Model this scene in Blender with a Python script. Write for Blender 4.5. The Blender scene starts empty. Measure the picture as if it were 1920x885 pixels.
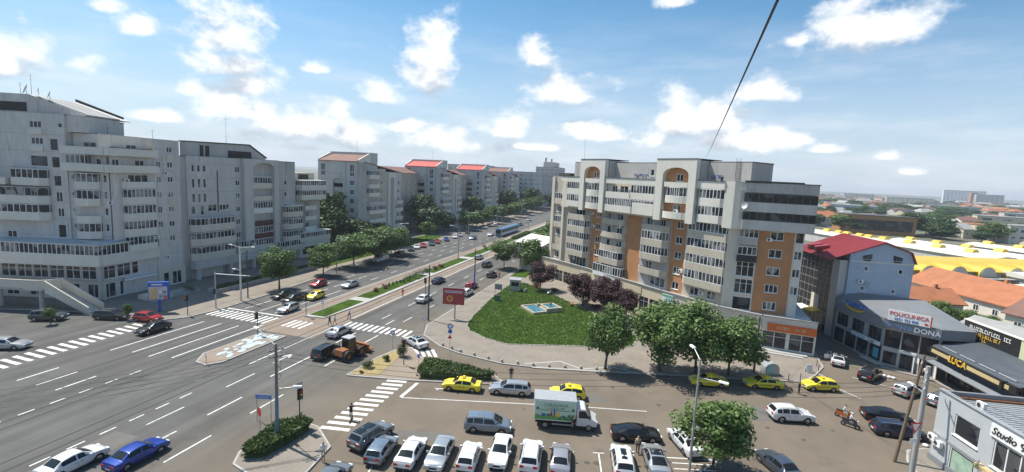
import bpy, bmesh, math, random
from mathutils import Vector, Matrix
rnd = random.Random(7)
R = math.radians
S = bpy.context.scene
C = S.collection

# ---------------------------------------------------------------- camera
# world frame: +Y runs along the avenue, +X to the right of it, metres, street level z = 0
CAM_H = 25.0
F_PX, PITCH, ROLL, YAW = 898.0, 0.1255, -0.04707, 0.28784      # for a 1920 x 885 picture
_fw = Vector((-math.sin(YAW)*math.cos(PITCH), math.cos(YAW)*math.cos(PITCH), -math.sin(PITCH)))
_r0 = Vector((math.cos(YAW), math.sin(YAW), 0)); _d0 = _fw.cross(_r0)
_r = _r0*math.cos(ROLL) + _d0*math.sin(ROLL)
_d = _d0*math.cos(ROLL) - _r0*math.sin(ROLL)
cam_data = bpy.data.cameras.new('camera'); cam = bpy.data.objects.new('camera', cam_data); C.objects.link(cam)
cam_data.sensor_width = 36.0; cam_data.lens = F_PX/1920*36.0; cam_data.clip_start = 0.1; cam_data.clip_end = 20000
m3 = Matrix((_r, -_d, -_fw)).transposed()
cam.matrix_world = Matrix.Translation((0, 0, CAM_H)) @ m3.to_4x4()
S.camera = cam

def ray(px, py):
    return (_r*((px-960)/F_PX) + _d*((py-442.5)/F_PX) + _fw)
def G(px, py, z=0.0):
    """surveyed spot: the place at height z that is seen at this spot of the photograph"""
    d = ray(px, py); t = (z-CAM_H)/d.z
    return Vector((d.x*t, d.y*t, z))
def GX(px, py, dist):
    """the place seen there at this horizontal distance"""
    d = ray(px, py); t = dist/math.hypot(d.x, d.y)
    return Vector((d.x*t, d.y*t, CAM_H+d.z*t))

# ---------------------------------------------------------------- light and exposure
SUN_AZ = Vector((-0.974, 0.225)).normalized(); SUN_EL = R(60)
sun_d = bpy.data.lights.new('sun', 'SUN'); sun = bpy.data.objects.new('sun', sun_d); C.objects.link(sun)
sun_d.energy = 4.1; sun_d.angle = R(0.53); sun_d.color = (1.0, 0.945, 0.86)
to_sun = Vector((SUN_AZ.x*math.cos(SUN_EL), SUN_AZ.y*math.cos(SUN_EL), math.sin(SUN_EL)))
sun.rotation_euler = to_sun.to_track_quat('Z', 'Y').to_euler(); sun.location = to_sun*200
S.view_settings.view_transform = 'Standard'; S.view_settings.look = 'None'
S.view_settings.gamma = 1.0; S.view_settings.exposure = 0.72; S.view_settings.use_curve_mapping = False
S.cycles.max_bounces = 6; S.cycles.diffuse_bounces = 3; S.cycles.glossy_bounces = 3
S.cycles.transmission_bounces = 4; S.cycles.transparent_max_bounces = 8; S.cycles.volume_bounces = 0
S.cycles.use_denoising = True; S.cycles.caustics_reflective = False; S.cycles.caustics_refractive = False

# ---------------------------------------------------------------- sky with fair-weather cumulus
W = bpy.data.worlds.new('World'); S.world = W; W.use_nodes = True
wt = W.node_tree; wt.nodes.clear()
def wn(t, **k):
    n = wt.nodes.new(t)
    for a, b in k.items(): setattr(n, a, b)
    return n
def wl(a, b): wt.links.new(a, b)
def wmath(op, a, b=None, c=None):
    n = wn('ShaderNodeMath', operation=op)
    for i, v in enumerate((a, b, c)):
        if v is None: continue
        if isinstance(v, (int, float)): n.inputs[i].default_value = v
        else: wl(v, n.inputs[i])
    return n.outputs[0]
sky = wn('ShaderNodeTexSky', sky_type='NISHITA', sun_disc=False, sun_elevation=SUN_EL,
         sun_rotation=math.atan2(SUN_AZ.x, SUN_AZ.y), air_density=1.0, dust_density=1.2, ozone_density=1.6, altitude=60)
tc = wn('ShaderNodeTexCoord')
sep = wn('ShaderNodeSeparateXYZ'); wl(tc.outputs['Generated'], sep.inputs[0])
az = wmath('ARCTAN2', sep.outputs[0], sep.outputs[1]); el = wmath('ARCSINE', sep.outputs[2])
comb = wn('ShaderNodeCombineXYZ'); wl(az, comb.inputs[0]); wl(el, comb.inputs[1])
noi = wn('ShaderNodeTexNoise'); noi.inputs['Scale'].default_value = 13; noi.inputs['Detail'].default_value = 9; noi.inputs['Roughness'].default_value = 0.62
mapn = wn('ShaderNodeMapping'); mapn.inputs['Scale'].default_value = (1, 1, 1.5); wl(tc.outputs['Generated'], mapn.inputs[0]); wl(mapn.outputs[0], noi.inputs['Vector'])
def azel(px, py):
    d = ray(px, py).normalized(); return math.atan2(d.x, d.y), math.asin(d.z)
# cumulus seen: centre and half width / half height in picture pixels
CLOUDS = [(425,50,92,75),(440,118,80,30),(812,118,58,72),(790,95,40,40),(1625,48,150,62),(1500,72,40,16),(155,115,46,22),(258,45,42,22),(205,5,45,20),
 (717,176,62,24),(1008,103,40,27),(1065,173,84,32),(1425,170,66,24),(590,126,30,13),(360,165,36,18),(475,160,62,26),(60,90,60,45),(10,110,45,40),
 (1270,215,60,45),(1330,225,110,36),(1400,262,120,22),(660,240,60,40),(480,205,120,32),(560,235,160,40),(300,215,50,14),(760,238,40,14),(945,238,60,26),
 (1215,258,50,18),(1550,278,40,10),(1660,293,28,8),(1100,248,90,18),(820,262,120,22),(1265,3,40,14),(640,205,36,26),(1710,322,36,7),(1490,262,40,12),(1000,275,60,8),(560,275,70,8)]
acc = None; acc2 = None
for i_, (cx_, cy_, w_, h_) in enumerate(CLOUDS):
    a0, e0 = azel(cx_, cy_+h_*.3); a1, _ = azel(cx_+w_, cy_); _, e1 = azel(cx_, cy_-h_)
    ia, ie = 1/max(abs(a1-a0), .012), 1/max(abs(e1-e0)*1.25, .012)
    def field(up):
        n = wn('ShaderNodeVectorMath', operation='MULTIPLY_ADD'); wl(comb.outputs[0], n.inputs[0])
        n.inputs[1].default_value = (ia, ie, 0); n.inputs[2].default_value = (-a0*ia, -(e0-up)*ie, 0)
        q = wn('ShaderNodeVectorMath', operation='MULTIPLY'); wl(n.outputs[0], q.inputs[0]); q.inputs[1].default_value = (-1, -2.2, 0)       # flat base
        x = wn('ShaderNodeVectorMath', operation='MAXIMUM'); wl(n.outputs[0], x.inputs[0]); wl(q.outputs[0], x.inputs[1])
        l = wn('ShaderNodeVectorMath', operation='LENGTH'); wl(x.outputs[0], l.inputs[0]); return l.outputs['Value']
    v = field(0); acc = v if acc is None else wmath('SMOOTH_MIN', acc, v, 0.3)
    if h_ >= 24:
        v = field(.035); acc2 = v if acc2 is None else wmath('SMOOTH_MIN', acc2, v, 0.3)
# the same fair-weather field goes on over the rest of the sky
big = wn('ShaderNodeTexNoise'); big.inputs['Scale'].default_value = 3.2; big.inputs['Detail'].default_value = 3; wl(mapn.outputs[0], big.inputs['Vector'])
outside = wmath('GREATER_THAN', wmath('ABSOLUTE', wmath('ADD', az, YAW)), 1.05)
rest = wmath('MULTIPLY', wmath('SUBTRACT', big.outputs['Fac'], 0.50), 6.0)
rest = wmath('MULTIPLY', rest, outside)
core = wmath('MAXIMUM', wmath('SUBTRACT', 1.08, acc), wmath('SUBTRACT', rest, 0.6))
dens = wmath('ADD', core, wmath('MULTIPLY', wmath('SUBTRACT', noi.outputs['Fac'], 0.5), 2.9))
mr = wn('ShaderNodeMapRange', interpolation_type='SMOOTHSTEP'); wl(dens, mr.inputs[0])
mr.inputs[1].default_value = -0.02; mr.inputs[2].default_value = 0.82; mr.inputs[3].default_value = 0; mr.inputs[4].default_value = 0.93
# thin veil towards the horizon
veil = wn('ShaderNodeMapRange', interpolation_type='SMOOTHSTEP'); wl(el, veil.inputs[0])
veil.inputs[1].default_value = 0.34; veil.inputs[2].default_value = -0.02; veil.inputs[3].default_value = 0.0; veil.inputs[4].default_value = 0.8
bgc = wn('ShaderNodeMix', data_type='RGBA'); wl(veil.outputs[0], bgc.inputs[0]); 
tint = wn('ShaderNodeMix', data_type='RGBA', blend_type='MULTIPLY'); tint.inputs[0].default_value = 1.0
wl(sky.outputs[0], tint.inputs[6]); tint.inputs[7].default_value = (0.62, 0.97, 1.08, 1)
wl(tint.outputs[2], bgc.inputs[6]); bgc.inputs[7].default_value = (5.4, 5.9, 6.9, 1)
noi2 = wn('ShaderNodeTexNoise'); noi2.inputs['Scale'].default_value = 15; noi2.inputs['Detail'].default_value = 5; noi2.inputs['Roughness'].default_value = 0.58
off = wn('ShaderNodeVectorMath', operation='ADD'); off.inputs[1].default_value = (-.018, .004, .024); wl(mapn.outputs[0], off.inputs[0]); wl(off.outputs[0], noi2.inputs['Vector'])
shade = wn('ShaderNodeMapRange', interpolation_type='SMOOTHSTEP'); wl(wmath('ADD', wmath('MULTIPLY', wmath('SUBTRACT', acc, acc2), 1.3), wmath('MULTIPLY', wmath('SUBTRACT', noi2.outputs['Fac'], noi.outputs['Fac']), 2.6)), shade.inputs[0])
shade.inputs[1].default_value = -0.35; shade.inputs[2].default_value = 0.75; shade.inputs[3].default_value = 0; shade.inputs[4].default_value = 1
cc = wn('ShaderNodeMix', data_type='RGBA'); wl(shade.outputs[0], cc.inputs[0])
cc.inputs[6].default_value = (8.3, 8.4, 8.5, 1); cc.inputs[7].default_value = (4.0, 4.5, 5.2, 1)
# thin broken layer low in the sky
lay = wn('ShaderNodeTexNoise'); lay.inputs['Scale'].default_value = 4.0; lay.inputs['Detail'].default_value = 7; lay.inputs['Roughness'].default_value = .6
lmap = wn('ShaderNodeMapping'); lmap.inputs['Scale'].default_value = (1, 1, 5.0); wl(tc.outputs['Generated'], lmap.inputs[0]); wl(lmap.outputs[0], lay.inputs['Vector'])
lr = wn('ShaderNodeMapRange', interpolation_type='SMOOTHSTEP'); wl(lay.outputs['Fac'], lr.inputs[0]); lr.inputs[1].default_value = .40; lr.inputs[2].default_value = .72; lr.inputs[4].default_value = .42
lb_ = wn('ShaderNodeMapRange', interpolation_type='SMOOTHSTEP'); wl(el, lb_.inputs[0]); lb_.inputs[1].default_value = .36; lb_.inputs[2].default_value = .10
lmix = wn('ShaderNodeMix', data_type='RGBA'); wl(wmath('MULTIPLY', lr.outputs[0], lb_.outputs[0]), lmix.inputs[0]); wl(bgc.outputs[2], lmix.inputs[6]); lmix.inputs[7].default_value = (7.2, 7.5, 8.0, 1)
mixc = wn('ShaderNodeMix', data_type='RGBA'); wl(mr.outputs[0], mixc.inputs[0]); wl(lmix.outputs[2], mixc.inputs[6]); wl(cc.outputs[2], mixc.inputs[7])
bg = wn('ShaderNodeBackground'); wl(mixc.outputs[2], bg.inputs[0]); bg.inputs[1].default_value = 0.083
wo = wn('ShaderNodeOutputWorld'); wl(bg.outputs[0], wo.inputs[0])
W.cycles.sampling_method = 'MANUAL'; W.cycles.sample_map_resolution = 256

# ---------------------------------------------------------------- materials
def mat(name, col, rough=0.85, var=0.0, scale=1.0, metal=0.0, bump=0.0, var2=0.0, scale2=8.0, stretch=(1,1,1), spec=None, rand=0.0, dirt=None, tiles=None):
    """procedural material: colour broken up by two sizes of noise, optional per-object shift"""
    m = bpy.data.materials.new(name); m.use_nodes = True; t = m.node_tree
    b = t.nodes['Principled BSDF']; b.inputs['Roughness'].default_value = rough; b.inputs['Metallic'].default_value = metal
    if spec is not None: b.inputs['Specular IOR Level'].default_value = spec
    c4 = (*col, 1)
    m.diffuse_color = c4
    src = None
    def N(ty, **k):
        n = t.nodes.new(ty)
        for a, q in k.items(): setattr(n, a, q)
        return n
    if var or var2 or bump or dirt:
        co = N('ShaderNodeNewGeometry'); mp = N('ShaderNodeMapping'); mp.inputs['Scale'].default_value = stretch
        t.links.new(co.outputs['Position'], mp.inputs[0])
        cur = None
        for v, s, dt in ((var, scale, 5), (var2, scale2, 3)):
            if not v: continue
            n = N('ShaderNodeTexNoise'); n.inputs['Scale'].default_value = s; n.inputs['Detail'].default_value = dt; n.inputs['Roughness'].default_value = .6
            t.links.new(mp.outputs[0], n.inputs['Vector'])
            r = N('ShaderNodeMapRange'); r.inputs[1].default_value = .3; r.inputs[2].default_value = .7; r.inputs[3].default_value = 1-v; r.inputs[4].default_value = 1+v
            t.links.new(n.outputs['Fac'], r.inputs[0])
            mx = N('ShaderNodeVectorMath', operation='SCALE'); t.links.new(r.outputs[0], mx.inputs['Scale'])
            if cur is None: mx.inputs[0].default_value = col
            else: t.links.new(cur, mx.inputs[0])
            cur = mx.outputs[0]; last = n
        if dirt:
            dcol, ds, thr = dirt
            n = N('ShaderNodeTexNoise'); n.inputs['Scale'].default_value = ds; n.inputs['Detail'].default_value = 6; n.inputs['Roughness'].default_value = .65
            t.links.new(mp.outputs[0], n.inputs['Vector'])
            r = N('ShaderNodeMapRange', interpolation_type='SMOOTHSTEP'); r.inputs[1].default_value = thr; r.inputs[2].default_value = thr+.14; t.links.new(n.outputs['Fac'], r.inputs[0])
            mx = N('ShaderNodeMix', data_type='RGBA'); t.links.new(r.outputs[0], mx.inputs[0])
            if cur is None: mx.inputs[6].default_value = c4
            else: t.links.new(cur, mx.inputs[6])
            mx.inputs[7].default_value = (*dcol, 1); cur = mx.outputs[2]; last = n
        src = cur
        if bump:
            bp = N('ShaderNodeBump'); bp.inputs['Strength'].default_value = bump; bp.inputs['Distance'].default_value = .03
            t.links.new(last.outputs['Fac'], bp.inputs['Height']); t.links.new(bp.outputs[0], b.inputs['Normal'])
    if rand:
        oi = N('ShaderNodeObjectInfo'); r = N('ShaderNodeMapRange'); r.inputs[3].default_value = 1-rand; r.inputs[4].default_value = 1+rand
        t.links.new(oi.outputs['Random'], r.inputs[0])
        mx = N('ShaderNodeVectorMath', operation='SCALE'); t.links.new(r.outputs[0], mx.inputs['Scale'])
        if src is None: mx.inputs[0].default_value = col
        else: t.links.new(src, mx.inputs[0])
        src = mx.outputs[0]
    if src is None: b.inputs['Base Color'].default_value = c4
    else: t.links.new(src, b.inputs['Base Color'])
    return m
def glass(name, dark, light, rough=0.06, thr=0.55):
    """window glass: each pane shows either the dark room or a pale curtain behind it"""
    m = bpy.data.materials.new(name); m.use_nodes = True; t = m.node_tree; b = t.nodes['Principled BSDF']
    b.inputs['Roughness'].default_value = rough; b.inputs['Specular IOR Level'].default_value = .4
    g = t.nodes.new('ShaderNodeNewGeometry'); n = t.nodes.new('ShaderNodeTexVoronoi'); n.inputs['Scale'].default_value = .8
    t.links.new(g.outputs['Position'], n.inputs['Vector'])
    sp = t.nodes.new('ShaderNodeSeparateColor'); t.links.new(n.outputs['Color'], sp.inputs[0])
    r = t.nodes.new('ShaderNodeMapRange'); r.inputs[1].default_value = thr; r.inputs[2].default_value = 1.0; t.links.new(sp.outputs[0], r.inputs[0])
    mx = t.nodes.new('ShaderNodeMix'); mx.data_type = 'RGBA'; t.links.new(r.outputs[0], mx.inputs[0])
    mx.inputs[6].default_value = (*dark, 1); mx.inputs[7].default_value = (*light, 1); t.links.new(mx.outputs[2], b.inputs['Base Color'])
    return m
def paint(name, col, rough=.25, coat=.6, metal=.0):
    m = mat(name, col, rough, metal=metal); b = m.node_tree.nodes['Principled BSDF']; b.inputs['Coat Weight'].default_value = coat; b.inputs['Coat Roughness'].default_value = .05
    return m
M = {}
M['ground'] = mat('town_ground', (.13,.125,.09), .95, .35, .02, var2=.25, scale2=.3, dirt=((.07,.10,.035), .012, .52))
M['asphalt'] = mat('asphalt', (.108,.106,.100), .95, .14, .16, var2=.12, scale2=14, bump=.15, spec=.15, dirt=((.088,.086,.082), .22, .55))
def dusty(m, x0, x1, k):
    """road dust: the asphalt turns paler and browner from x0 to x1 with a ragged edge"""
    t = m.node_tree; b = t.nodes['Principled BSDF']; src = b.inputs['Base Color'].links[0].from_socket
    g = t.nodes.new('ShaderNodeNewGeometry'); sp = t.nodes.new('ShaderNodeSeparateXYZ'); t.links.new(g.outputs['Position'], sp.inputs[0])
    n = t.nodes.new('ShaderNodeTexNoise'); n.inputs['Scale'].default_value = .12; n.inputs['Detail'].default_value = 5; t.links.new(g.outputs['Position'], n.inputs['Vector'])
    a = t.nodes.new('ShaderNodeMath'); a.operation = 'MULTIPLY_ADD'; a.inputs[1].default_value = 14; t.links.new(n.outputs['Fac'], a.inputs[0]); t.links.new(sp.outputs[0], a.inputs[2])
    r = t.nodes.new('ShaderNodeMapRange'); r.interpolation_type = 'SMOOTHSTEP'; r.inputs[1].default_value = x0+7; r.inputs[2].default_value = x1+7; t.links.new(a.outputs[0], r.inputs[0])
    v = t.nodes.new('ShaderNodeVectorMath'); v.operation = 'MULTIPLY'; v.inputs[1].default_value = k; t.links.new(src, v.inputs[0])
    # wheel tracks worn along the lanes of the avenue
    mp = t.nodes.new('ShaderNodeMapping'); mp.inputs['Scale'].default_value = (.75,.018,1); t.links.new(g.outputs['Position'], mp.inputs[0]); n2 = t.nodes.new('ShaderNodeTexNoise'); n2.inputs['Scale'].default_value = 1.0; n2.inputs['Detail'].default_value = 3; t.links.new(mp.outputs[0], n2.inputs['Vector'])
    r2 = t.nodes.new('ShaderNodeMapRange'); r2.inputs[1].default_value = .35; r2.inputs[2].default_value = .65; r2.inputs[3].default_value = .84; r2.inputs[4].default_value = 1.14; t.links.new(n2.outputs['Fac'], r2.inputs[0])
    v2 = t.nodes.new('ShaderNodeVectorMath'); v2.operation = 'SCALE'; t.links.new(src, v2.inputs[0]); t.links.new(r2.outputs[0], v2.inputs['Scale'])
    mx = t.nodes.new('ShaderNodeMix'); mx.data_type = 'RGBA'; t.links.new(r.outputs[0], mx.inputs[0]); t.links.new(v2.outputs[0], mx.inputs[6]); t.links.new(v.outputs[0], mx.inputs[7]); t.links.new(mx.outputs[2], b.inputs['Base Color'])
dusty(M['asphalt'], -44, -26, (1.50,1.27,1.05))
M['asphalt2'] = mat('asphalt_patch', (.128,.120,.108), .95, .12, .3, var2=.08, scale2=10)
M['dark_asphalt_and_shade'] = mat('dark_asphalt_and_shade', (.10,.097,.092), .9, .15, .3, var2=.08, scale2=10)  # tar and covers, also the alley ground with its shade painted in
M['pave'] = mat('paving', (.235,.205,.172), .95, .12, .35, var2=.12, scale2=6, spec=.15, dirt=((.18,.158,.135), .5, .56))
M['pave_warm'] = mat('warm_paving', (.25,.20,.155), .95, .14, .3, var2=.10, scale2=6)
M['trambed'] = mat('tram_bed', (.225,.175,.135), .95, .14, .3, var2=.12, scale2=5)
M['kerb'] = mat('kerb_stone', (.36,.35,.33), .85, .12, .8, var2=.1, scale2=9)
M['white_line'] = mat('road_paint', (.62,.61,.58), .75, .14, 1.2, dirt=((.30,.29,.27), 2.2, .54))
M['rail'] = mat('rail_groove', (.03,.028,.026), .8)
M['grass'] = mat('lawn_grass', (.045,.080,.013), 1.0, .38, .4, var2=.5, scale2=3.0, spec=.05, dirt=((.095,.095,.035), .22, .62), bump=.6)
M['drygrass'] = mat('dry_grass', (.30,.23,.10), .95, .2, 2)
M['concrete'] = mat('concrete_wall', (.53,.51,.48), .9, .12, .35, var2=.07, scale2=3, stretch=(1,1,.22), dirt=((.38,.365,.34), .7, .57))
M['concrete_d'] = mat('weathered_concrete', (.45,.43,.405), .9, .14, .4, var2=.08, scale2=3, stretch=(1,1,.18), dirt=((.31,.295,.27), .8, .55))
M['concrete_l'] = mat('light_concrete', (.60,.57,.535), .9, .13, .4, var2=.08, scale2=3, stretch=(1,1,.18), dirt=((.43,.41,.38), .8, .55))
M['joint'] = mat('panel_joint', (.23,.22,.21), .95)
M['plaster'] = mat('pale_plaster', (.63,.57,.475), .88, .07, .4, var2=.05, scale2=4, stretch=(1,1,.25), dirt=((.45,.43,.39), .6, .62))
M['plaster_w'] = mat('white_plaster', (.69,.65,.57), .85, .06, .4, var2=.04, scale2=4, stretch=(1,1,.3), dirt=((.53,.51,.46), .6, .64))
M['render_tan'] = mat('tan_render', (.50,.44,.35), .9, .10, .4, var2=.07, scale2=4, stretch=(1,1,.25), dirt=((.34,.305,.255), .6, .60))
M['brick'] = mat('orange_brick_cladding', (.47,.225,.10), .85, .10, .6, var2=.10, scale2=7, dirt=((.38,.18,.08), .5, .62))
M['bitumen'] = mat('roof_bitumen', (.075,.073,.07), .9, .2, .4)
M['roof_grey'] = mat('grey_roof', (.30,.30,.29), .8, .15, .3)
M['dark'] = mat('recess_shade', (.035,.033,.03), .9)  # dark tone painting the shade inside openings onto flat panels
M['frame'] = mat('white_window_frame', (.74,.74,.72), .55, .05, 1.0)
M['frame_d'] = mat('dark_window_frame', (.08,.075,.07), .5)
M['alu'] = mat('grey_aluminium_frame', (.42,.42,.42), .45, metal=.3)
M['glass'] = glass('window_glass', (.025,.03,.036), (.30,.30,.28), thr=.5)
M['glass_d'] = glass('dark_window_glass', (.018,.022,.027), (.10,.105,.11), thr=.6)
M['metal'] = mat('galvanised_steel', (.42,.43,.43), .5, .08, 2, metal=.4)
M['metal_d'] = mat('dark_metal', (.06,.062,.065), .5, metal=.2)
M['pole'] = mat('concrete_pole', (.36,.345,.32), .85, .12, 1.0)
M['wood_pole'] = mat('wooden_pole', (.16,.115,.075), .9, .2, 3)
M['bark'] = mat('bark', (.10,.075,.055), .95, .25, 5)
M['rooftile_o'] = mat('orange_roof_tile', (.36,.135,.06), .8, .15, .5, var2=.1, scale2=5, dirt=((.26,.10,.055), .4, .6))
M['rooftile_r'] = mat('red_roof_metal', (.30,.045,.055), .5, .10, .3, var2=.05, scale2=4)
M['rooftile_b'] = mat('brown_roof_tile', (.20,.105,.08), .8, .15, .5, var2=.1, scale2=5)
M['skin'] = mat('skin', (.50,.31,.22), .6)
M['tyre'] = mat('tyre_rubber', (.02,.02,.02), .8)
M['rim'] = mat('wheel_rim', (.45,.45,.46), .3, metal=.8)
M['carglass'] = mat('car_glass', (.012,.014,.016), .05, spec=.5)
M['lamp_w'] = mat('headlight_lens', (.75,.77,.80), .1)
M['lamp_r'] = mat('taillight_lens', (.42,.015,.012), .15)
M['plastic'] = mat('black_plastic', (.022,.022,.023), .6)
M['plate'] = mat('number_plate', (.75,.75,.73), .5)
M['white'] = mat('white_paint', (.78,.78,.76), .5, .04, 2)
M['red'] = mat('red_paint', (.55,.03,.025), .45)
M['blue'] = mat('blue_paint', (.03,.10,.42), .45)
M['yellow'] = mat('yellow_paint', (.80,.48,.02), .45)
M['black'] = mat('black_paint', (.02,.02,.02), .5)
def foliage(name, c1, c2, c3):
    m = bpy.data.materials.new(name); m.use_nodes = True; t = m.node_tree; b = t.nodes['Principled BSDF']
    g = t.nodes.new('ShaderNodeNewGeometry'); r = t.nodes.new('ShaderNodeValToRGB'); e = r.color_ramp.elements
    e[0].color = (*c1, 1); e[1].color = (*c3, 1); k = e.new(.5); k.color = (*c2, 1)
    t.links.new(g.outputs['Random Per Island'], r.inputs[0]); t.links.new(r.outputs[0], b.inputs['Base Color'])
    b.inputs['Roughness'].default_value = .55; b.inputs['Specular IOR Level'].default_value = .35
    tr = t.nodes.new('ShaderNodeBsdfTranslucent'); t.links.new(r.outputs[0], tr.inputs[0]); ms = t.nodes.new('ShaderNodeMixShader'); ms.inputs[0].default_value = .2
    t.links.new(b.outputs[0], ms.inputs[1]); t.links.new(tr.outputs[0], ms.inputs[2]); t.links.new(ms.outputs[0], t.nodes['Material Output'].inputs[0])
    return m
M['leaf'] = foliage('leaf_green', (.055,.105,.022), (.085,.15,.034), (.14,.215,.06))
M['leaf_d'] = foliage('leaf_dark_green', (.034,.066,.02), (.05,.092,.027), (.072,.12,.038))
M['leaf_y'] = foliage('leaf_fresh_green', (.06,.115,.02), (.10,.175,.038), (.18,.25,.085))
M['leaf_p'] = foliage('leaf_purple', (.035,.012,.018), (.055,.02,.026), (.085,.035,.035))
M['hedge'] = foliage('hedge_leaf', (.04,.075,.015), (.065,.11,.025), (.10,.14,.045))
M['flower'] = foliage('red_shrub_leaf', (.25,.05,.05), (.16,.06,.05), (.30,.10,.10))

# ---------------------------------------------------------------- mesh helpers
class MB:
    def __init__(s): s.v = []; s.f = []; s.mi = []
    def poly(s, pts, mi=0):
        n = len(s.v); s.v += [tuple(p) for p in pts]; s.f.append(tuple(range(n, n+len(pts)))); s.mi.append(mi); return s
    def box(s, x0, x1, y0, y1, z0, z1, mi=0):
        n = len(s.v)
        s.v += [(x0,y0,z0),(x1,y0,z0),(x1,y1,z0),(x0,y1,z0),(x0,y0,z1),(x1,y0,z1),(x1,y1,z1),(x0,y1,z1)]
        for q in ((3,2,1,0),(4,5,6,7),(0,1,5,4),(1,2,6,5),(2,3,7,6),(3,0,4,7)): s.f.append(tuple(n+i for i in q)); s.mi.append(mi)
        return s
    def prism(s, pts, z0, z1, mi=0, top=None):
        """upright prism over a plan outline (counter-clockwise)"""
        a = sum(pts[i][0]*pts[(i+1)%len(pts)][1]-pts[(i+1)%len(pts)][0]*pts[i][1] for i in range(len(pts)))
        if a < 0: pts = pts[::-1]
        n = len(s.v); k = len(pts)
        s.v += [(p[0],p[1],z0) for p in pts]+[(p[0],p[1],z1) for p in pts]
        s.f.append(tuple(range(n+k-1, n-1, -1))); s.mi.append(mi)
        s.f.append(tuple(range(n+k, n+2*k))); s.mi.append(mi if top is None else top)
        for i in range(k):
            j = (i+1) % k; s.f.append((n+i, n+j, n+k+j, n+k+i)); s.mi.append(mi)
        return s
    def extr(s, prof, axis, a, b, mi=0):
        """profile (two coords) pushed along axis 0/1/2 from a to b"""
        def P(p, t):
            return (t,p[0],p[1]) if axis == 0 else ((p[0],t,p[1]) if axis == 1 else (p[0],p[1],t))
        n = len(s.v); k = len(prof); s.v += [P(p,a) for p in prof]+[P(p,b) for p in prof]
        s.f.append(tuple(range(n+k-1, n-1, -1))); s.f.append(tuple(range(n+k, n+2*k))); s.mi += [mi, mi]
        for i in range(k):
            j = (i+1) % k; s.f.append((n+i, n+j, n+k+j, n+k+i)); s.mi.append(mi)
        return s
    def tube(s, p, q, r0, r1=None, n=8, mi=0, cap=True):
        p = Vector(p); q = Vector(q); r1 = r0 if r1 is None else r1
        d = (q-p).normalized(); a = d.orthogonal().normalized(); b = d.cross(a); k = len(s.v)
        for c, r in ((p, r0), (q, r1)):
            for i in range(n):
                t = 2*math.pi*i/n; s.v.append(tuple(c+a*(math.cos(t)*r)+b*(math.sin(t)*r)))
        for i in range(n):
            j = (i+1) % n; s.f.append((k+i, k+j, k+n+j, k+n+i)); s.mi.append(mi)
        if cap:
            s.f.append(tuple(range(k+n-1, k-1, -1))); s.f.append(tuple(range(k+n, k+2*n))); s.mi += [mi, mi]
        return s
    def path(s, pts, r, n=6, mi=0):
        for a, b in zip(pts, pts[1:]): s.tube(a, b, r, r, n, mi, cap=True)
        return s
    def ball(s, c, r, n=8, m=5, mi=0, sz=1.0):
        k = len(s.v)
        for j in range(m+1):
            ph = math.pi*j/m
            for i in range(n):
                t = 2*math.pi*i/n; s.v.append((c[0]+r*math.sin(ph)*math.cos(t), c[1]+r*math.sin(ph)*math.sin(t), c[2]+r*sz*math.cos(ph)))
        for j in range(m):
            for i in range(n):
                i2 = (i+1) % n; s.f.append((k+j*n+i, k+(j+1)*n+i, k+(j+1)*n+i2, k+j*n+i2)); s.mi.append(mi)
        return s
    def mesh(s, name, mats, smooth=False, sharp=None):
        me = bpy.data.meshes.new(name); me.from_pydata(s.v, [], s.f); mats = mats if isinstance(mats, (list, tuple)) else [mats]
        for m in mats: me.materials.append(M[m] if isinstance(m, str) else m)
        if any(s.mi): me.polygons.foreach_set('material_index', s.mi)
        if smooth:
            me.polygons.foreach_set('use_smooth', [True]*len(s.f))
            if sharp: me.set_sharp_from_angle(angle=R(sharp))
        me.update(); return me
KIDS = {}
def ob(name, me, parent=None, loc=(0,0,0), rz=0.0, kind=None):
    o = bpy.data.objects.new(name, me); C.objects.link(o); o.location = loc; o.rotation_euler = (0,0,rz)
    if parent is not None: o.parent = parent; KIDS.setdefault(parent.name, []).append(o)
    if kind: o['kind'] = kind
    return o
def thing(name, label, cat, loc=(0,0,0), rz=0.0, group=None):
    o = bpy.data.objects.new(name, None); C.objects.link(o); o.location = loc; o.rotation_euler = (0,0,rz); o.empty_display_size = .3
    return tag(o, label, cat, group)
def tag(o, label, cat, group=None):
    o['label'] = label; o['category'] = cat
    if group: o['group'] = group
    return o
def copy_tree(o, parent=None):
    c = o.copy(); C.objects.link(c); c.parent = parent
    if parent is not None: KIDS.setdefault(parent.name, []).append(c)
    for ch in KIDS.get(o.name, ()): copy_tree(ch, c)
    return c
def structure(name, me): return ob(name, me, kind='structure')
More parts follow.
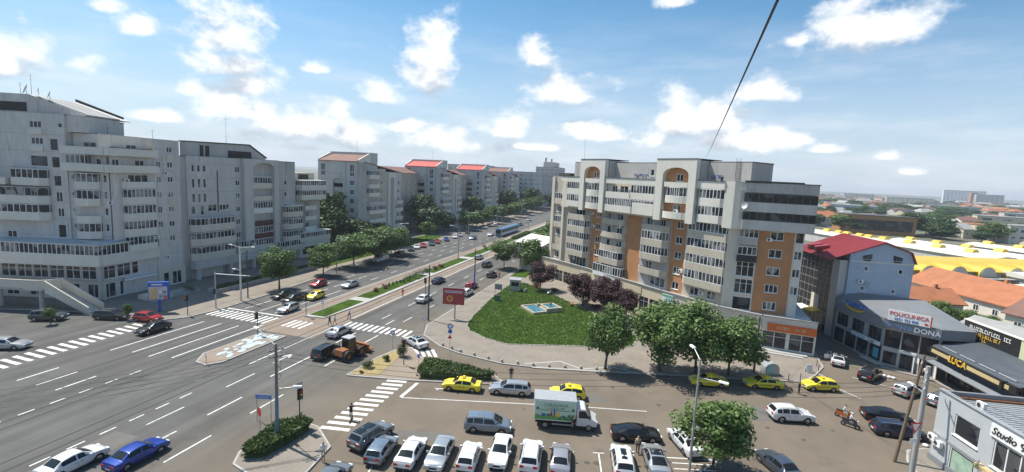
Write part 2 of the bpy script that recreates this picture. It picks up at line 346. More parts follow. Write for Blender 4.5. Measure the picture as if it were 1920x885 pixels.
# ---------------------------------------------------------------- ground, roads, pavements
structure('ground', MB().poly([(-9000,-3000,-.05),(9000,-3000,-.05),(9000,12000,-.05),(-9000,12000,-.05)]).mesh('ground', 'ground'))
road = structure('road', MB().poly([(-190,-30,0),(75,-30,0),(75,140,0),(-190,140,0)]).poly([(-78,140,0),(-31,140,0),(-40,900,0),(-88,900,0)]).mesh('road', 'asphalt'))
def slab(name, pts, mat_, z0=-.04, z1=.13, kerb=None, parent=None):
    """raised pavement with a row of kerb stones round it"""
    o = ob(name, MB().prism(pts, z0, z1).mesh(name, mat_), parent, kind=None if parent else 'structure')
    if kerb:
        n = len(pts); a = sum(pts[i][0]*pts[(i+1)%n][1]-pts[(i+1)%n][0]*pts[i][1] for i in range(n))
        q = pts if a > 0 else pts[::-1]; mb = MB()
        for i in range(n):
            p0 = Vector(q[i][:2]); p1 = Vector(q[(i+1)%n][:2]); d = (p1-p0); L = d.length
            if L < .05 or L > 260 or max(abs(p0.x), abs(p1.x)) > 130 or max(p0.y, p1.y) > 420: continue
            d /= L; nn = Vector((d.y, -d.x)); k = max(1, int(L/1.2)); 
            if k > 90: k = 90
            for j in range(k):
                a0 = p0+d*(L*j/k+.008); a1 = p0+d*(L*(j+1)/k-.008); dz = rnd.uniform(-.006, .006)
                mb.prism([a0-nn*.12, a0+nn*.06, a1+nn*.06, a1-nn*.12], -.03, z1+.012+dz)
        ob('kerb', mb.mesh('kerb', 'kerb'), o, kind='stuff')
    return o
slab('pavement', [(-76,52),(-72.5,53.5),(-70.2,56.5),(-69.6,62),(-70,75),(-71.5,88),(-75,97),(-75.5,180),(-77,300),(-82,700),(-170,700),(-170,36),(-140,38),(-105,45.5),(-92,50.5),(-82,53)], 'pave', kerb=True)
plaza = slab('plaza_pavement', [(-28,61),(-24.6,59.7),(-18,58.5),(-13.7,59),(-5.6,61.1),(3.2,63.7),(9.9,65.5),(17.5,67.5),(20.2,68.4),(22.5,71.5),(24.6,75.5),(25.4,82),(26,140),(-20,170),(-30,420),(-38,420),(-34.3,140),(-34.2,69),(-32.5,64.5)], 'pave', kerb=True)
slab('pavement', [(31.2,88.5),(33.2,79.2),(38.2,76),(39.5,70),(41,60),(75,50),(75,140),(31.2,140)], 'pave', kerb=True)
slab('pavement', [(24.6,51.5),(25.5,53.6),(27.5,54.8),(31,55),(38,54),(75,48),(75,20),(26,20),(24.2,45)], 'pave', kerb=True)
slab('pavement', [(-31.9,29.2),(-32.9,30.8),(-32.9,35.6),(-31.6,36.9),(-29.4,36.6),(-26.2,34.2),(-25.6,30.5),(-26.2,28.6),(-29,28.4)], 'pave', kerb=True)
isl = slab('traffic_island', [(-34.2,47.6),(-33.9,54),(-32.9,58.2),(-31.5,59),(-29.2,56.6),(-26.6,55.2),(-17.6,54.6),(-16.2,53.4),(-16.4,52.2),(-26.2,49.3),(-30.2,48.4)], 'pave_warm', kerb=True)
ob('dry_grass', MB().prism([(-33.9,47.9),(-33.6,53.8),(-32.8,57.6),(-31.3,55.2),(-30.6,49)], .10, .16).mesh('dry_grass', 'drygrass'), isl, kind='stuff')
isl2 = slab('traffic_island', [(-53.3,43.8),(-51.4,43.5),(-50.4,45),(-50.3,55.7),(-54.6,55.2),(-54.9,46.2)], 'pave_warm', kerb=True)
mb = MB()                                            # worn pale-blue paint on the tram island
for k in range(70):
    x = rnd.uniform(-54.2,-51); y = rnd.gauss(51, 2.6); r = rnd.uniform(.12,.55)
    if not 45 < y < 55: continue
    mb.poly([(x+r*rnd.uniform(.5,1)*math.cos(t*.785), y+1.6*r*rnd.uniform(.5,1)*math.sin(t*.785), .146+k*.00015) for t in range(8)])
ob('worn_blue_paint', mb.mesh('worn_blue_paint', mat('worn_blue_paint', (.42,.50,.56), .85, .12, 2)), isl2, kind='stuff')
lawn = slab('lawn', [(-28.3,71.6),(-29.1,76.1),(-30.4,89.6),(-30.6,104),(-28.2,107),(-20,99.5),(-8.8,87.5),(-1,77),(-1.6,72.8),(-3.6,70.9),(-11.2,68.7),(-19.4,65.7),(-23.2,66.8),(-26.8,69.2)], 'grass', z0=.05, z1=.19, kerb=True)
slab('lawn', [(-33.4,112),(-33.4,150),(-29.5,150),(-29,112)], 'grass', z0=.05, z1=.17, kerb=True)
slab('lawn', [(-77.5,100),(-78,170),(-86,170),(-86,122),(-82,100)], 'grass', z0=.05, z1=.17)
# tram bed, rails, median
ob('tram_bed', MB().poly([(-57.6,56.5,.004),(-46.6,56.5,.004),(-46.6,140,.004),(-57.6,140,.004)]).poly([(-57.6,140,.004),(-46.6,140,.004),(-53.6,700,.004),(-64.6,700,.004)]).mesh('tram_bed', 'trambed'), road)
for x in (-56.5, -55.06, -48.85, -47.42):
    ob('rail', MB().box(x-.085, x+.085, -30, 140, -.01, .009).mesh('rail', 'rail'), road)
median = slab('median', [(-54.7,64.6),(-51.1,65.1),(-50.3,75),(-50.2,140),(-55,600),(-60,600),(-54.6,140)], 'kerb', z1=.16)
for y0, y1 in ((65.2,76.5),(78.5,103),(106,129),(132,161),(165,250)):
    x1 = -50.5 - .01*max(0, y1-140)
    ob('grass_strip', MB().prism([(-54.4,y0+.4),(-51.3 if y0 < 70 else -51.2,y0+.4),(-51.2,y1),(-54.4,y1)], .1, .20).mesh('grass_strip', 'grass'), median, kind='stuff')
# painted markings
def line(mb, x0, y0, x1, y1, w=.14, z=.008):
    p = Vector((x0,y0)); q = Vector((x1,y1)); d = (q-p).normalized(); n = Vector((-d.y, d.x))*w/2
    mb.poly([(*(p-n), z), (*(q-n), z), (*(q+n), z), (*(p+n), z)])
def mark(name, segs, w=.14, z=.008):
    mb = MB()
    for s in segs: line(mb, *s[:4], s[4] if len(s) > 4 else w, z)
    o = ob(name, mb.mesh(name, 'white_line'), road); return o
for x, d0, d1 in ((-66.4,42.6,56.2),(-63.3,43.2,56.5),(-60.2,43.0,56.8)): mark('lane_line', [(x,d0,x,d1)], .2)
mark('edge_line', [(-57.3,43.8,-57.3,58.6)], .22)
for x in (-65.9,-62.75,-59.7): mark('lane_line', [(x,32.8,x,36.7)], .2)
for x in (-65.9,-62.75,-59.7): mark('lane_line', [(x,18,x,24),(x,6,x,12)], .2)
mark('dashed_line', [(-56.85,y,-56.85,y+1.3) for y in [5.2+2.55*k for k in range(14)]], .16)
mark('dashed_line', [(-46.5,y,-46.5,y+1.4) for y in [5.6+2.55*k for k in range(13)]], .16)
mark('lane_line', [(-44.4,31.2,-44.4,35.0),(-44.4,40,-44.4,44)], .14)
mark('lane_line', [(-40.9,y,-40.9,y+4.2) for y in (11,19,27.2,34.6)], .17); mark('lane_line', [(-37.4,y,-37.4,y+4.5) for y in (11.5,19.5,27.5,36.4)], .17)
mark('edge_line', [(-47.2,46,-47.2,62),(-47.2,67,-47.2,140)], .2); mark('lane_line', [(-42.1,44,-42.1,51.3),(-42.35,56.5,-42.35,61.3)], .2)
mark('lane_line', [(-38.4,49,-38.4,52.4),(-38.7,56.8,-38.7,61.7)], .2)
mark('arrow', [(-44.8,47.2,-44.8,50.2,.18),(-45.3,49.4,-44.8,50.6,.2),(-44.3,49.4,-44.8,50.6,.2),(-40.4,66.6,-40.4,69.4,.18)], .2)
for x in (-42.6,-38.6): mark('dashed_line', [(x-.012*max(0,y-120),y,x-.012*max(0,y-120),y+3) for y in range(69,330,9)], .16)
for x in (-66.6,-63.5,-60.4): mark('dashed_line', [(x-.018*max(0,y-90),y,x-.018*max(0,y-90),y+3) for y in range(84,330,9)], .17)
mark('lane_line', [(-66.6,64.2,-66.6,80),(-63.4,64.2,-63.4,82),(-60.3,64.2,-60.3,82)], .17); mark('edge_line', [(-57.9,63.6,-57.9,140)], .18)
mark('stop_line', [(-69.2,63.2,-57.9,63.4,.4)])
mark('zebra_crossing', [(-74.3,y,-70.9 if y < 44 else -71.3,y-.1) for y in [33.4+1.18*k for k in range(16)]] + [(-74.3,y,-71,y) for y in [9+1.18*k for k in range(20)]], .55)
mark('zebra_crossing', [(x,59.0,x+.05,62.4) for x in [-69.2+1.02*k for k in range(12)]], .5)
mark('zebra_crossing', [(x,59.3,x,62.6) for x in (-54.4,-53.4,-52.4,-51.3)], .48, .012)
mark('zebra_crossing', [(x,62.6,x-.1,65.6) for x in [-46.0+1.0*k for k in range(12)]], .5)
mark('zebra_crossing', [(-29.3+.02*k,36.8+1.05*k,-26.4-.03*k,37.3+1.05*k) for k in range(12)], .52)
mark('zebra_crossing', [(-30.9+.75*k,58.9+.25*k,-29.2+.75*k,56.6+.25*k) for k in range(4)] , .45)
mark('stop_line', [(-25.4,49.1,-25.4,45.2,.4)]); mark('centre_line', [(-25.3,45.1,-13.5,48.5),(-13.5,48.5,-6.1,50.6),(-6.1,50.6,.9,52.3)], .13)
mark('arrow', [(-22.8,48.6,-21.2,49.1,.16),(-22.4,48.4,-22.9,48.7,.16)])
mark('zigzag_line', [(-15,59.6,-10.8,62.4),(-10.8,62.4,-7.6,60.9),(-7.6,60.9,-4,63.2),(-4,63.2,-.5,62.5),(-13.8,58.8,-5.6,60.9),(-5.6,60.9,3,63.4)], .13, .142)
ux, uy = .966, .26                                   # parking bays in front: row direction
def bay(k): return (-22.0+2.78*ux*k, 37.0+2.78*uy*k*1.03)
mark('parking_bays', sum([[(bay(k)[0],bay(k)[1],bay(k)[0]+1.35,bay(k)[1]-6.6), (bay(k)[0]-.5*ux,bay(k)[1]-.5*uy,bay(k)[0]+.5*ux,bay(k)[1]+.5*uy)] for k in range(9)], []), .13)
mark('hatched_area', [(2.2,43.6,7.2,45.0),(3,43.0,7.0,44.1),(3.4,42.2,7.0,43.2),(3.8,41.3,7.0,42.2),(7.3,45.0,3.6,39.6)], .14)
mark('edge_line', [(24.6,70.5,21.5,75.4),(22.2,70.8,25.8,65.8)], .12); mark('parking_bays', [(27.4,73.2,31.6,71.2),(35.2,70.5,37.6,71.2),(37.6,71.2,38.4,66.0)], .12)
mark('parking_bays', [(-69.9,y,-75.2,y+1.6) for y in range(100,170,6)], .13)
# tar-filled cracks, asphalt repairs and manhole covers
mb = MB()
for k in range(42):
    x = rnd.uniform(-75,25); y = rnd.uniform(18,66); a = rnd.uniform(0,6.28); p = Vector((x,y))
    for j in range(rnd.randint(4,10)):
        a += rnd.uniform(-.5,.5); q = p+Vector((math.cos(a),math.sin(a)))*rnd.uniform(.4,1.0)
        line(mb, p.x, p.y, q.x, q.y, .035, .0035); p = q
ob('crack', mb.mesh('crack', 'dark_asphalt_and_shade'), road, kind='stuff')
for pts in ([(-62,15),(-58.5,15),(-58.5,26),(-62,26)],[(-12,52.2),(-4,54.4),(-3.4,52.8),(-11.4,50.7)],[(8,57),(16,59.4),(17,56),(9,53.6)],[(-24,38.6),(-17,40.4),(-16.6,39),(-23.6,37.2)],[(-45.8,20),(-43,20),(-43,29.5),(-45.8,29.5)]):
    ob('asphalt_repair', MB().poly([(*p,.003) for p in pts]).mesh('asphalt_repair', 'asphalt2'), road)
for x, y, r in ((8.6,47.0,.55),(13.5,57.0,.5),(-53,36.4,.4),(-48.6,40.2,.45),(-12,44,.35),(-68,41.2,.4)):
    ob('manhole_cover', MB().prism([(x+r*math.cos(t*.3927),y+r*math.sin(t*.3927)) for t in range(16)], -.01, .01).mesh('manhole_cover', 'dark_asphalt_and_shade'), road)
ob('drain_grate', MB().box(9.6,10.7,48.6,49.5,-.01,.011).mesh('drain_grate','metal_d'), road)
# parking strip of the far avenue and the alley between the blocks on the right
structure('alley', MB().poly([(25.6,80,.004),(31,88.7,.004),(31,140,.004),(26.2,140,.004)]).mesh('alley','dark_asphalt_and_shade'))  # the shade of the alley is put into this darker ground colour

mb = MB(); g_ = random.Random(9)                      # oil stains in the bays and wheel-worn patches
for k_ in range(46):
    if k_ < 22: x = bay(g_.uniform(0,8.5))[0]+g_.uniform(.6,2); y = 37+.29*(x+22)-g_.uniform(1,5)
    else: x = g_.uniform(-24,22); y = g_.uniform(44,60)
    r_ = g_.uniform(.15,.5); mb.poly([(x+r_*g_.uniform(.6,1)*math.cos(t*.63),y+r_*g_.uniform(.5,.9)*math.sin(t*.63),.0042+.00005*k_) for t in range(10)])
ob('oil_stain', mb.mesh('oil_stain', mat('oil_stain',(.085,.075,.063),.8,.2,3,spec=.2)), road, kind='stuff')
# ---------------------------------------------------------------- building kit
_wm = {}
def win_meshes(w, h, n, style, frame='frame', gl='glass'):
    k = (round(w,2), round(h,2), n, style, frame, gl)
    if k not in _wm:
        f = MB(); t = .095; d = .09
        f.box(-w/2, w/2, 0, d, -h/2, -h/2+t).box(-w/2, w/2, 0, d, h/2-t, h/2)
        f.box(-w/2, -w/2+t, 0, d, -h/2+t, h/2-t).box(w/2-t, w/2, 0, d, -h/2+t, h/2-t)
        for i in range(1, n):
            x = -w/2+w*i/n; f.box(x-.05, x+.05, .002, d, -h/2+t, h/2-t)
        if style == 't': f.box(-w/2+t, w/2-t, .004, d-.01, h*.18-.03, h*.18+.03)
        p = MB()
        for i in range(n):
            x0 = -w/2+w*i/n; x1 = -w/2+w*(i+1)/n; p.poly([(x0,.06,-h/2),(x1,.06,-h/2),(x1,.06,h/2),(x0,.06,h/2)])
        s = MB().box(-w/2-.06, w/2+.06, -.16, .0, -h/2-.06, -h/2-.001)
        _wm[k] = (f.mesh('window', frame), p.mesh('pane', gl), s.mesh('sill', frame))
    return _wm[k]
class Wing:
    """a facade seen from outside: u to the right along it, y into the house, z up"""
    def __init__(s, root, A, ang, k=1.0):
        s.root = root; s.a = R(ang); s.A = Vector((A[0], A[1], 0)) - Vector((root.location.x, root.location.y, 0)); s.k = k; s.c = math.cos(s.a); s.s = math.sin(s.a)
    def P(s, u, y, z=0): return (s.A.x+u*s.c-y*s.s, s.A.y+u*s.s+y*s.c, z)
    def put(s, name, mb, mats, parent=None, smooth=False, kind=None, label=None):
        me = mb.mesh(name, mats, smooth, 35 if smooth else None)
        if parent is not None: o = ob(name, me, parent, kind=kind)
        else: o = ob(name, me, s.root, s.P(0,0,0), s.a, kind)
        if label: o['label'] = label
        return o
    def window(s, u, z, w, h, n=2, style='', y=.10, frame='frame', gl='glass', sill=True):
        f, p, si = win_meshes(w, h, n, style, frame, gl)
        o = ob('window', f, s.root, s.P(u, y, z), s.a); ob('pane', p, o)
        if sill: ob('sill', si, o)
        return o
    def wall(s, u0, u1, z0, z1, wins=(), mat_='concrete', y=0.0, th=.16, name='wall', frame='frame', gl='glass', sill=True):
        us = {u0, u1}; zs = {z0, z1}; hs = []
        for q in wins:
            u, z, w, h = q[:4]; hs.append((u-w/2, u+w/2, z-h/2, z+h/2)); us |= {u-w/2, u+w/2}; zs |= {z-h/2, z+h/2}
        us = sorted(x for x in us if u0 <= x <= u1); zs = sorted(x for x in zs if z0 <= x <= z1); mb = MB()
        for a, b in zip(us, us[1:]):
            run = None
            for c, d in zip(zs, zs[1:]):
                um, zm = (a+b)/2, (c+d)/2
                if any(h[0] < um < h[1] and h[2] < zm < h[3] for h in hs):
                    if run is not None: mb.poly([(a,y,run),(b,y,run),(b,y,c),(a,y,c)]); run = None
                elif run is None: run = c
            if run is not None: mb.poly([(a,y,run),(b,y,run),(b,y,z1),(a,y,z1)])
        for a, b, c, d in hs:
            Y = y+th
            mb.poly([(a,y,c),(a,Y,c),(a,Y,d),(a,y,d)]).poly([(b,y,c),(b,y,d),(b,Y,d),(b,Y,c)]).poly([(a,y,c),(b,y,c),(b,Y,c),(a,Y,c)]).poly([(a,y,d),(a,Y,d),(b,Y,d),(b,y,d)])
        Y = y+th+.02
        mb.poly([(u0,y,z0),(u0,y,z1),(u0,Y,z1),(u0,Y,z0)]).poly([(u1,y,z0),(u1,Y,z0),(u1,Y,z1),(u1,y,z1)]).poly([(u0,y,z1),(u1,y,z1),(u1,Y,z1),(u0,Y,z1)]).poly([(u0,y,z0),(u0,Y,z0),(u1,Y,z0),(u1,y,z0)])
        o = s.put(name, mb, mat_)
        if mat_ in ('concrete','concrete_d','concrete_l') and z1-z0 > 6 and u1-u0 > 3.5:
            jb = MB(); z = z0+2.9
            while z < z1-1:
                cut = sorted((h[0]-.12, h[1]+.12) for h in hs if h[2]-.12 < z < h[3]+.12); a = u0+.05
                for c0, c1 in cut+[(u1-.05, u1)]:
                    if c0-a > .3: jb.box(a, c0, y-.004, y-.001, z-.02, z+.02)
                    a = max(a, c1)
                z += 2.9
            if jb.f: s.put('panel_joint', jb, 'joint', parent=o, kind='stuff')
        for q in wins:
            st = q[5] if len(q) > 5 else ''; n = q[4] if len(q) > 4 else 2
            s.window(q[0], q[1], q[2]-.01, q[3]-.01, n, st, y+.06, frame, gl, sill)
        return o
    def body(s, u0, u1, y0, y1, z0, z1, mat_='concrete', name='core', cap=None, par=.0):
        o = s.put(name, MB().box(u0, u1, y0, y1, z0, z1), mat_)
        if cap:
            c = s.put('roof', MB().box(u0-.06, u1+.06, y0-.06, y1+.06, z1+.003, z1+.16), cap)
        return o
    def balcony(s, u0, u1, zf, d=1.2, ch=.0, curve=False, par=1.0, drop=.22, top=2.6, glazed=True, mat_='render_tan', y=0.0, frame='frame', gl='glass', step=.72, pane_mat=None, sides=True, awning=False):
        if curve: pts = [(u0+(u1-u0)*(.5-.5*math.cos(math.pi*i/8)), y-.35*d-(d*.65)*math.sin(math.pi*i/8)) for i in range(9)]; pts = [(u0,y)]+pts+[(u1,y)]
        elif ch: pts = [(u0,y),(u0,y-.3*d),(u0+ch,y-d),(u1-ch,y-d),(u1,y-.3*d),(u1,y)]
        else: pts = [(u0,y),(u0,y-d),(u1,y-d),(u1,y)]
        mb = MB().prism(pts, zf-drop, zf); um = (u0+u1)/2
        inn = [(p[0]+(.10 if p[0] < um-.01 else -.10 if p[0] > um+.01 else 0), p[1]+(.11 if p[1] < y-.01 else 0)) for p in pts]
        for i in range(len(pts)-1): mb.prism([pts[i], pts[i+1], inn[i+1], inn[i]], zf+.001, zf+par)
        o = s.put('balcony', mb, mat_)
        if glazed:
            f = MB(); g = MB(); z0 = zf+par+.002; z1 = zf+top
            for i in range(len(pts)-1):
                p = Vector(pts[i]); q = Vector(pts[i+1]); L = (q-p).length
                if L < .25: continue
                dd = (q-p)/L; nn = Vector((-dd.y, dd.x))*-1
                if nn.y > 0: nn = -nn
                if abs(dd.x) < .1: nn = Vector((-1 if p.x < um else 1, 0))
                n = max(1, round(L/step))
                def bar(a, b, za, zb, t=.05):
                    A = p+dd*a; B = p+dd*b; f.prism([A+nn*-.01, B+nn*-.01, B-nn*.08, A-nn*.08], za, zb)
                bar(0, L, z0, z0+.1); bar(0, L, z1-.11, z1)
                for j in range(n+1):
                    c = L*j/n; w = .065 if j % 2 == 0 else .045; bar(max(0,c-w), min(L,c+w), z0+.1, z1-.11)
                for j in range(n):
                    a = p+dd*(L*j/n)-nn*.045; b = p+dd*(L*(j+1)/n)-nn*.045; g.poly([(a.x,a.y,z0),(b.x,b.y,z0),(b.x,b.y,z1),(a.x,a.y,z1)])
            fo = s.put('glazing_frame', f, frame, parent=o); s.put('pane', g, gl, parent=o)
            if awning: s.put('canopy', MB().prism([(pts[0][0]-.1,y)]+[(p[0],p[1]-.25) for p in pts[1:-1]]+[(pts[-1][0]+.1,y)], z1+.01, z1+.09), 'frame', parent=o)
        return o
    def arch(s, u0, u1, z0, z1, i0, i1, spring, rise, y0, y1, mat_='plaster_w'):
        mb = MB().box(u0, i0, y0, y1, z0, z1).box(i1, u1, y0, y1, z0, z1); n = 14
        cv = [((i0+i1)/2-(i1-i0)/2*math.cos(math.pi*i/n), spring+rise*math.sin(math.pi*i/n)**.85) for i in range(n+1)]
        for a, b in zip(cv, cv[1:]): mb.extr([(a[0],a[1]),(b[0],b[1]),(b[0],z1),(a[0],z1)], 1, y0, y1)
        return s.put('arch_frame', mb, mat_)
    def ac(s, u, z, y=-.35):
        o = s.put('air_conditioner', MB().box(u-.4, u+.4, y, y+.3, z-.28, z+.28), 'white'); 
        s.put('fan_grille', MB().prism([(u+.2*math.cos(t*.628)-.1, 0+.2*math.sin(t*.628)) for t in range(10)], 0, .01), 'metal_d', parent=o).matrix_local = Matrix.Translation((0,y-.011,z)) @ Matrix.Rotation(R(90),4,'X')
        return o
def dish(root, p, r=.45, aim=(-.5,-.8,.35)):
    o = ob('satellite_dish', MB().tube((0,0,0),(0,0,.7),.04).mesh('satellite_dish','metal'), root, p)
    d = Vector(aim).normalized(); mb = MB(); a = d.orthogonal().normalized(); b = d.cross(a); c = Vector((0,0,.85)); n = 14
    rings = [(0,0),(.5,.06),(1,.22)]; V = [[c+(a*math.cos(6.283*i/n)+b*math.sin(6.283*i/n))*(r*q)+d*(r*h) for i in range(n)] for q, h in rings]
    for k in (0,1):
        for i in range(n): j = (i+1) % n; mb.poly([V[k][i],V[k][j],V[k+1][j],V[k+1][i]])
    ob('bowl', mb.mesh('bowl','metal'), o); return o
def antenna(root, p, h=4): return ob('antenna', MB().tube((0,0,0),(0,0,h),.035,.015,5).box(-.5,.5,-.015,.015,h*.85,h*.85+.03).box(-.35,.35,-.015,.015,h*.7,h*.7+.03).mesh('antenna','metal_d'), root, p)
def evaluated(o):
    """finished mesh of a text or modifier object, worked out in a scratch scene"""
    sc = bpy.data.scenes.new('scratch'); sc.collection.objects.link(o); vl = sc.view_layers[0]; vl.update(); dg = vl.depsgraph; dg.update()
    me = bpy.data.meshes.new_from_object(o.evaluated_get(dg)); bpy.data.scenes.remove(sc); bpy.data.objects.remove(o); return me
def letters(w, text, u, z, size, mat_, y=-.05, name='lettering', parent=None, depth=.02, align='CENTER', shear=0.0, sx=1.0):
    cu = bpy.data.curves.new(name, 'FONT'); cu.body = text; cu.size = size; cu.extrude = depth; cu.align_x = align; cu.align_y = 'CENTER'; cu.shear = shear; cu.resolution_u = 3
    t = bpy.data.objects.new(name, cu); me = evaluated(t)
    me.transform(Matrix.Translation((u,y,z)) @ Matrix.Rotation(R(90),4,'X') @ Matrix.Diagonal((sx,1,1,1))); me.materials.clear(); me.materials.append(M[mat_])
    if isinstance(w, Wing):
        return ob(name, me, parent) if parent is not None else ob(name, me, w.root, w.P(0,0,0), w.a)
    return ob(name, me, w)

def scribble(w, u0, u1, z, h, mat_, y, parent, seed=1, name='lettering'):
    """sign writing too small to read in the picture: letter-sized blocks"""
    g = random.Random(seed); mb = MB(); u = u0
    while u < u1-h*.4:
        b = h*g.uniform(.35,.75)
        if g.random() < .16: u += h*.4; continue
        t = h*.16; k_ = g.randint(0,3); q = min(b, u1-u)
        mb.box(u,u+t,y-.02,y,z-h/2,z+h/2)
        if k_ != 1: mb.box(u+t,u+q,y-.02,y,z+h/2-t,z+h/2)
        if k_ != 2: mb.box(u+t,u+q,y-.02,y,z-h/2,z-h/2+t)
        if k_ == 3: mb.box(u+q-t,u+q,y-.021,y-.001,z-h/2,z+h/2)
        u += b+h*.2
    return w.put(name, mb, mat_, parent=parent, kind='stuff') if isinstance(w, Wing) else ob(name, mb.mesh(name, mat_), w, kind='stuff')
# ---------------------------------------------------------------- big brick and plaster block with two arches
r1 = thing('apartment_block', 'long orange brick and pale plaster apartment block with two tall arches behind the lawn', 'apartment block', (0,98,0))
K = .97
w = Wing(r1, (-27.7,119.1), -40.6)
FL = [4.85,7.65,10.45,13.25,16.05,18.9,21.7]
k = lambda *a: [x*K for x in a] if len(a) > 1 else a[0]*K
w.body(k(9.7), k(55.3), .19, 13, .1, 24.5, 'concrete', cap='bitumen')
def fw(u, ww=1.35, fl=(0,1,2,3,4), h=1.35, n=2): return [(k(u), FL[i]+1.5, ww, h, n) for i in fl]
w.wall(k(9.7), k(19.6), 5, 18.3, [(k(15.5), FL[4]+1.3, 3.2, 2.0, 3), (k(15.5), FL[0]+1.35, 5.5, 2.2, 5)], 'render_tan', gl='glass_d')
w.wall(k(19.6), k(23), 5, 18.3, fw(21.7), 'brick')
w.wall(k(23), k(30.4), 5, 18.3, [(k(25.2), FL[i]+1.15, 1.1, 2.1, 1) for i in (2,3,4)]+[(k(28.4), FL[i]+1.4, 1.6, 1.5, 2) for i in (2,3,4)], 'concrete_d')
w.wall(k(30.4), k(34.6), 5, 18.3, [], 'brick')
w.wall(k(34.6), k(42), 5, 18.3, [(k(36.5), FL[4]+1.35, 1.5, 1.6, 2), (k(39.8), FL[4]+1.35, 1.2, 1.5, 2), (k(37), FL[1]+1.35, 1.6, 1.6, 2), (k(39.5), FL[0]+1.3, 3.5, 1.8, 3)], 'concrete_d')
w.wall(k(42), k(45.4), 5, 18.3, fw(43.8, 1.5), 'brick')
w.wall(k(45.4), k(55.3), 5, 18.3, [(k(48), FL[0]+1.4, 1.8, 1.5, 2), (k(51.5), FL[0]+1.4, 1.6, 1.4, 2)], 'render_tan')
B = dict(d=1.25, ch=.9)
for i in (1,2,3): w.balcony(k(11.6), k(19.4), FL[i], **B)
w.balcony(k(11.6), k(19.4), FL[4], glazed=False, **B)
for i in (2,3,4): w.balcony(k(23.2), k(30.2), FL[i], d=1.2, curve=True, glazed=False)
w.balcony(k(23.2), k(30.2), FL[1], d=1.2, ch=.6); w.balcony(k(22.6), k(31), FL[0], d=1.5, mat_='frame', par=.5, top=2.3)
for i in (2,3): w.balcony(k(34.8), k(41.8), FL[i], **B)
for i in (1,4): w.balcony(k(34.8), k(41.8), FL[i], glazed=False, **B)
for i in (1,2,3,4): w.balcony(k(45.6), k(55), FL[i], awning=(i == 4), **B)
# upper storeys, built out
w.put('upper_storeys', MB().box(k(9.7), k(55.2), -.9, .18, 18.25, 24.5), 'plaster')
YU = -.9
for i in (5,6): w.balcony(k(11.6), k(16.9), FL[i], d=.8, ch=.5, mat_='plaster_w', y=YU)
w.wall(k(25.1), k(39.1), 18.3, 24.5, [(k(27.3), FL[6]+1.3, 1.5, 1.9, 2), (k(30), FL[6]+1.3, 2.2, 1.9, 2)], 'plaster', y=YU-.18, gl='glass_d')
w.balcony(k(25.3), k(32.4), FL[6], d=.9, glazed=False, mat_='plaster_w', y=YU-.18); w.balcony(k(32.4), k(39), FL[6], d=.9, ch=.3, mat_='plaster_w', y=YU-.18)
w.balcony(k(25.3), k(33), FL[5], d=.9, mat_='plaster_w', y=YU-.18, step=.5); w.balcony(k(33), k(39), FL[5], d=.9, ch=.3, mat_='plaster_w', y=YU-.18, par=1.9, top=2.5)
for i in (5,6): w.balcony(k(47.9), k(53.3), FL[i], d=.9, ch=.6, mat_='plaster_w', y=YU)
for a0, a1, dy, z1 in ((9.7,17.1,.8,25.4),(25.1,39.1,1.1,25.5),(47.9,53.3,.9,25.6)):
    w.put('parapet', MB().box(k(a0), k(a1), YU-dy, YU-dy+.2, 24.35, z1), 'plaster_w'); w.put('parapet_cap', MB().box(k(a0), k(a1), YU-dy-.1, YU-dy+.3, z1+.02, z1+.12), 'bitumen')
w.put('corner_wall', MB().prism([(k(53.3),YU+.02),(k(53.3),YU-.75),(k(55.0),YU-.65),(k(56.4),-.55),(k(56.4),.5)], 18.2, 25.7), 'plaster_w')
for a0, a1, i0, i1 in ((17.2,25.1,18.6,23.7),(39.1,47.9,40.7,46.4)):
    w.put('tower_core', MB().box(k(a0)+.02, k(a1)-.02, YU-.12, 4.5, 18.3, 29.05), 'concrete_d')
    w.wall(k(i0)-.05, k(i1)+.05, 18.3, 28.6, [(k((i0+i1)/2)+.2, 26.0, 1.5, 1.3, 2), (k((i0+i1)/2), FL[5]+1.3, 1.7, 2.0, 2)], 'brick', y=YU-.32)
    w.arch(k(a0), k(a1), 18.15, 29.2, k(i0), k(i1), 26.3, 1.45, YU-1.35, YU-.32)
    w.put('parapet_cap', MB().box(k(a0)-.05, k(a1)+.05, YU-1.42, 4.6, 29.22, 29.34), 'bitumen')
    if a0 < 20: w.balcony(k(i0+.1), k(i1-.1), FL[5], d=.95, curve=True, mat_='plaster_w', y=YU-.35)
    else: w.balcony(k(i0+.1), k(i1-.1), FL[5], d=1.2, curve=True, glazed=False, mat_='plaster_w', y=YU-.35)
    w.balcony(k(i0+.3), k(i1-.3), FL[6], d=.95, curve=True, mat_='plaster_w', y=YU-.35, step=.6)
    w.put('band', MB().box(k(i0+.3), k(i1-.3), YU-1.2, YU-.36, 24.32, 25.2), 'plaster_w')
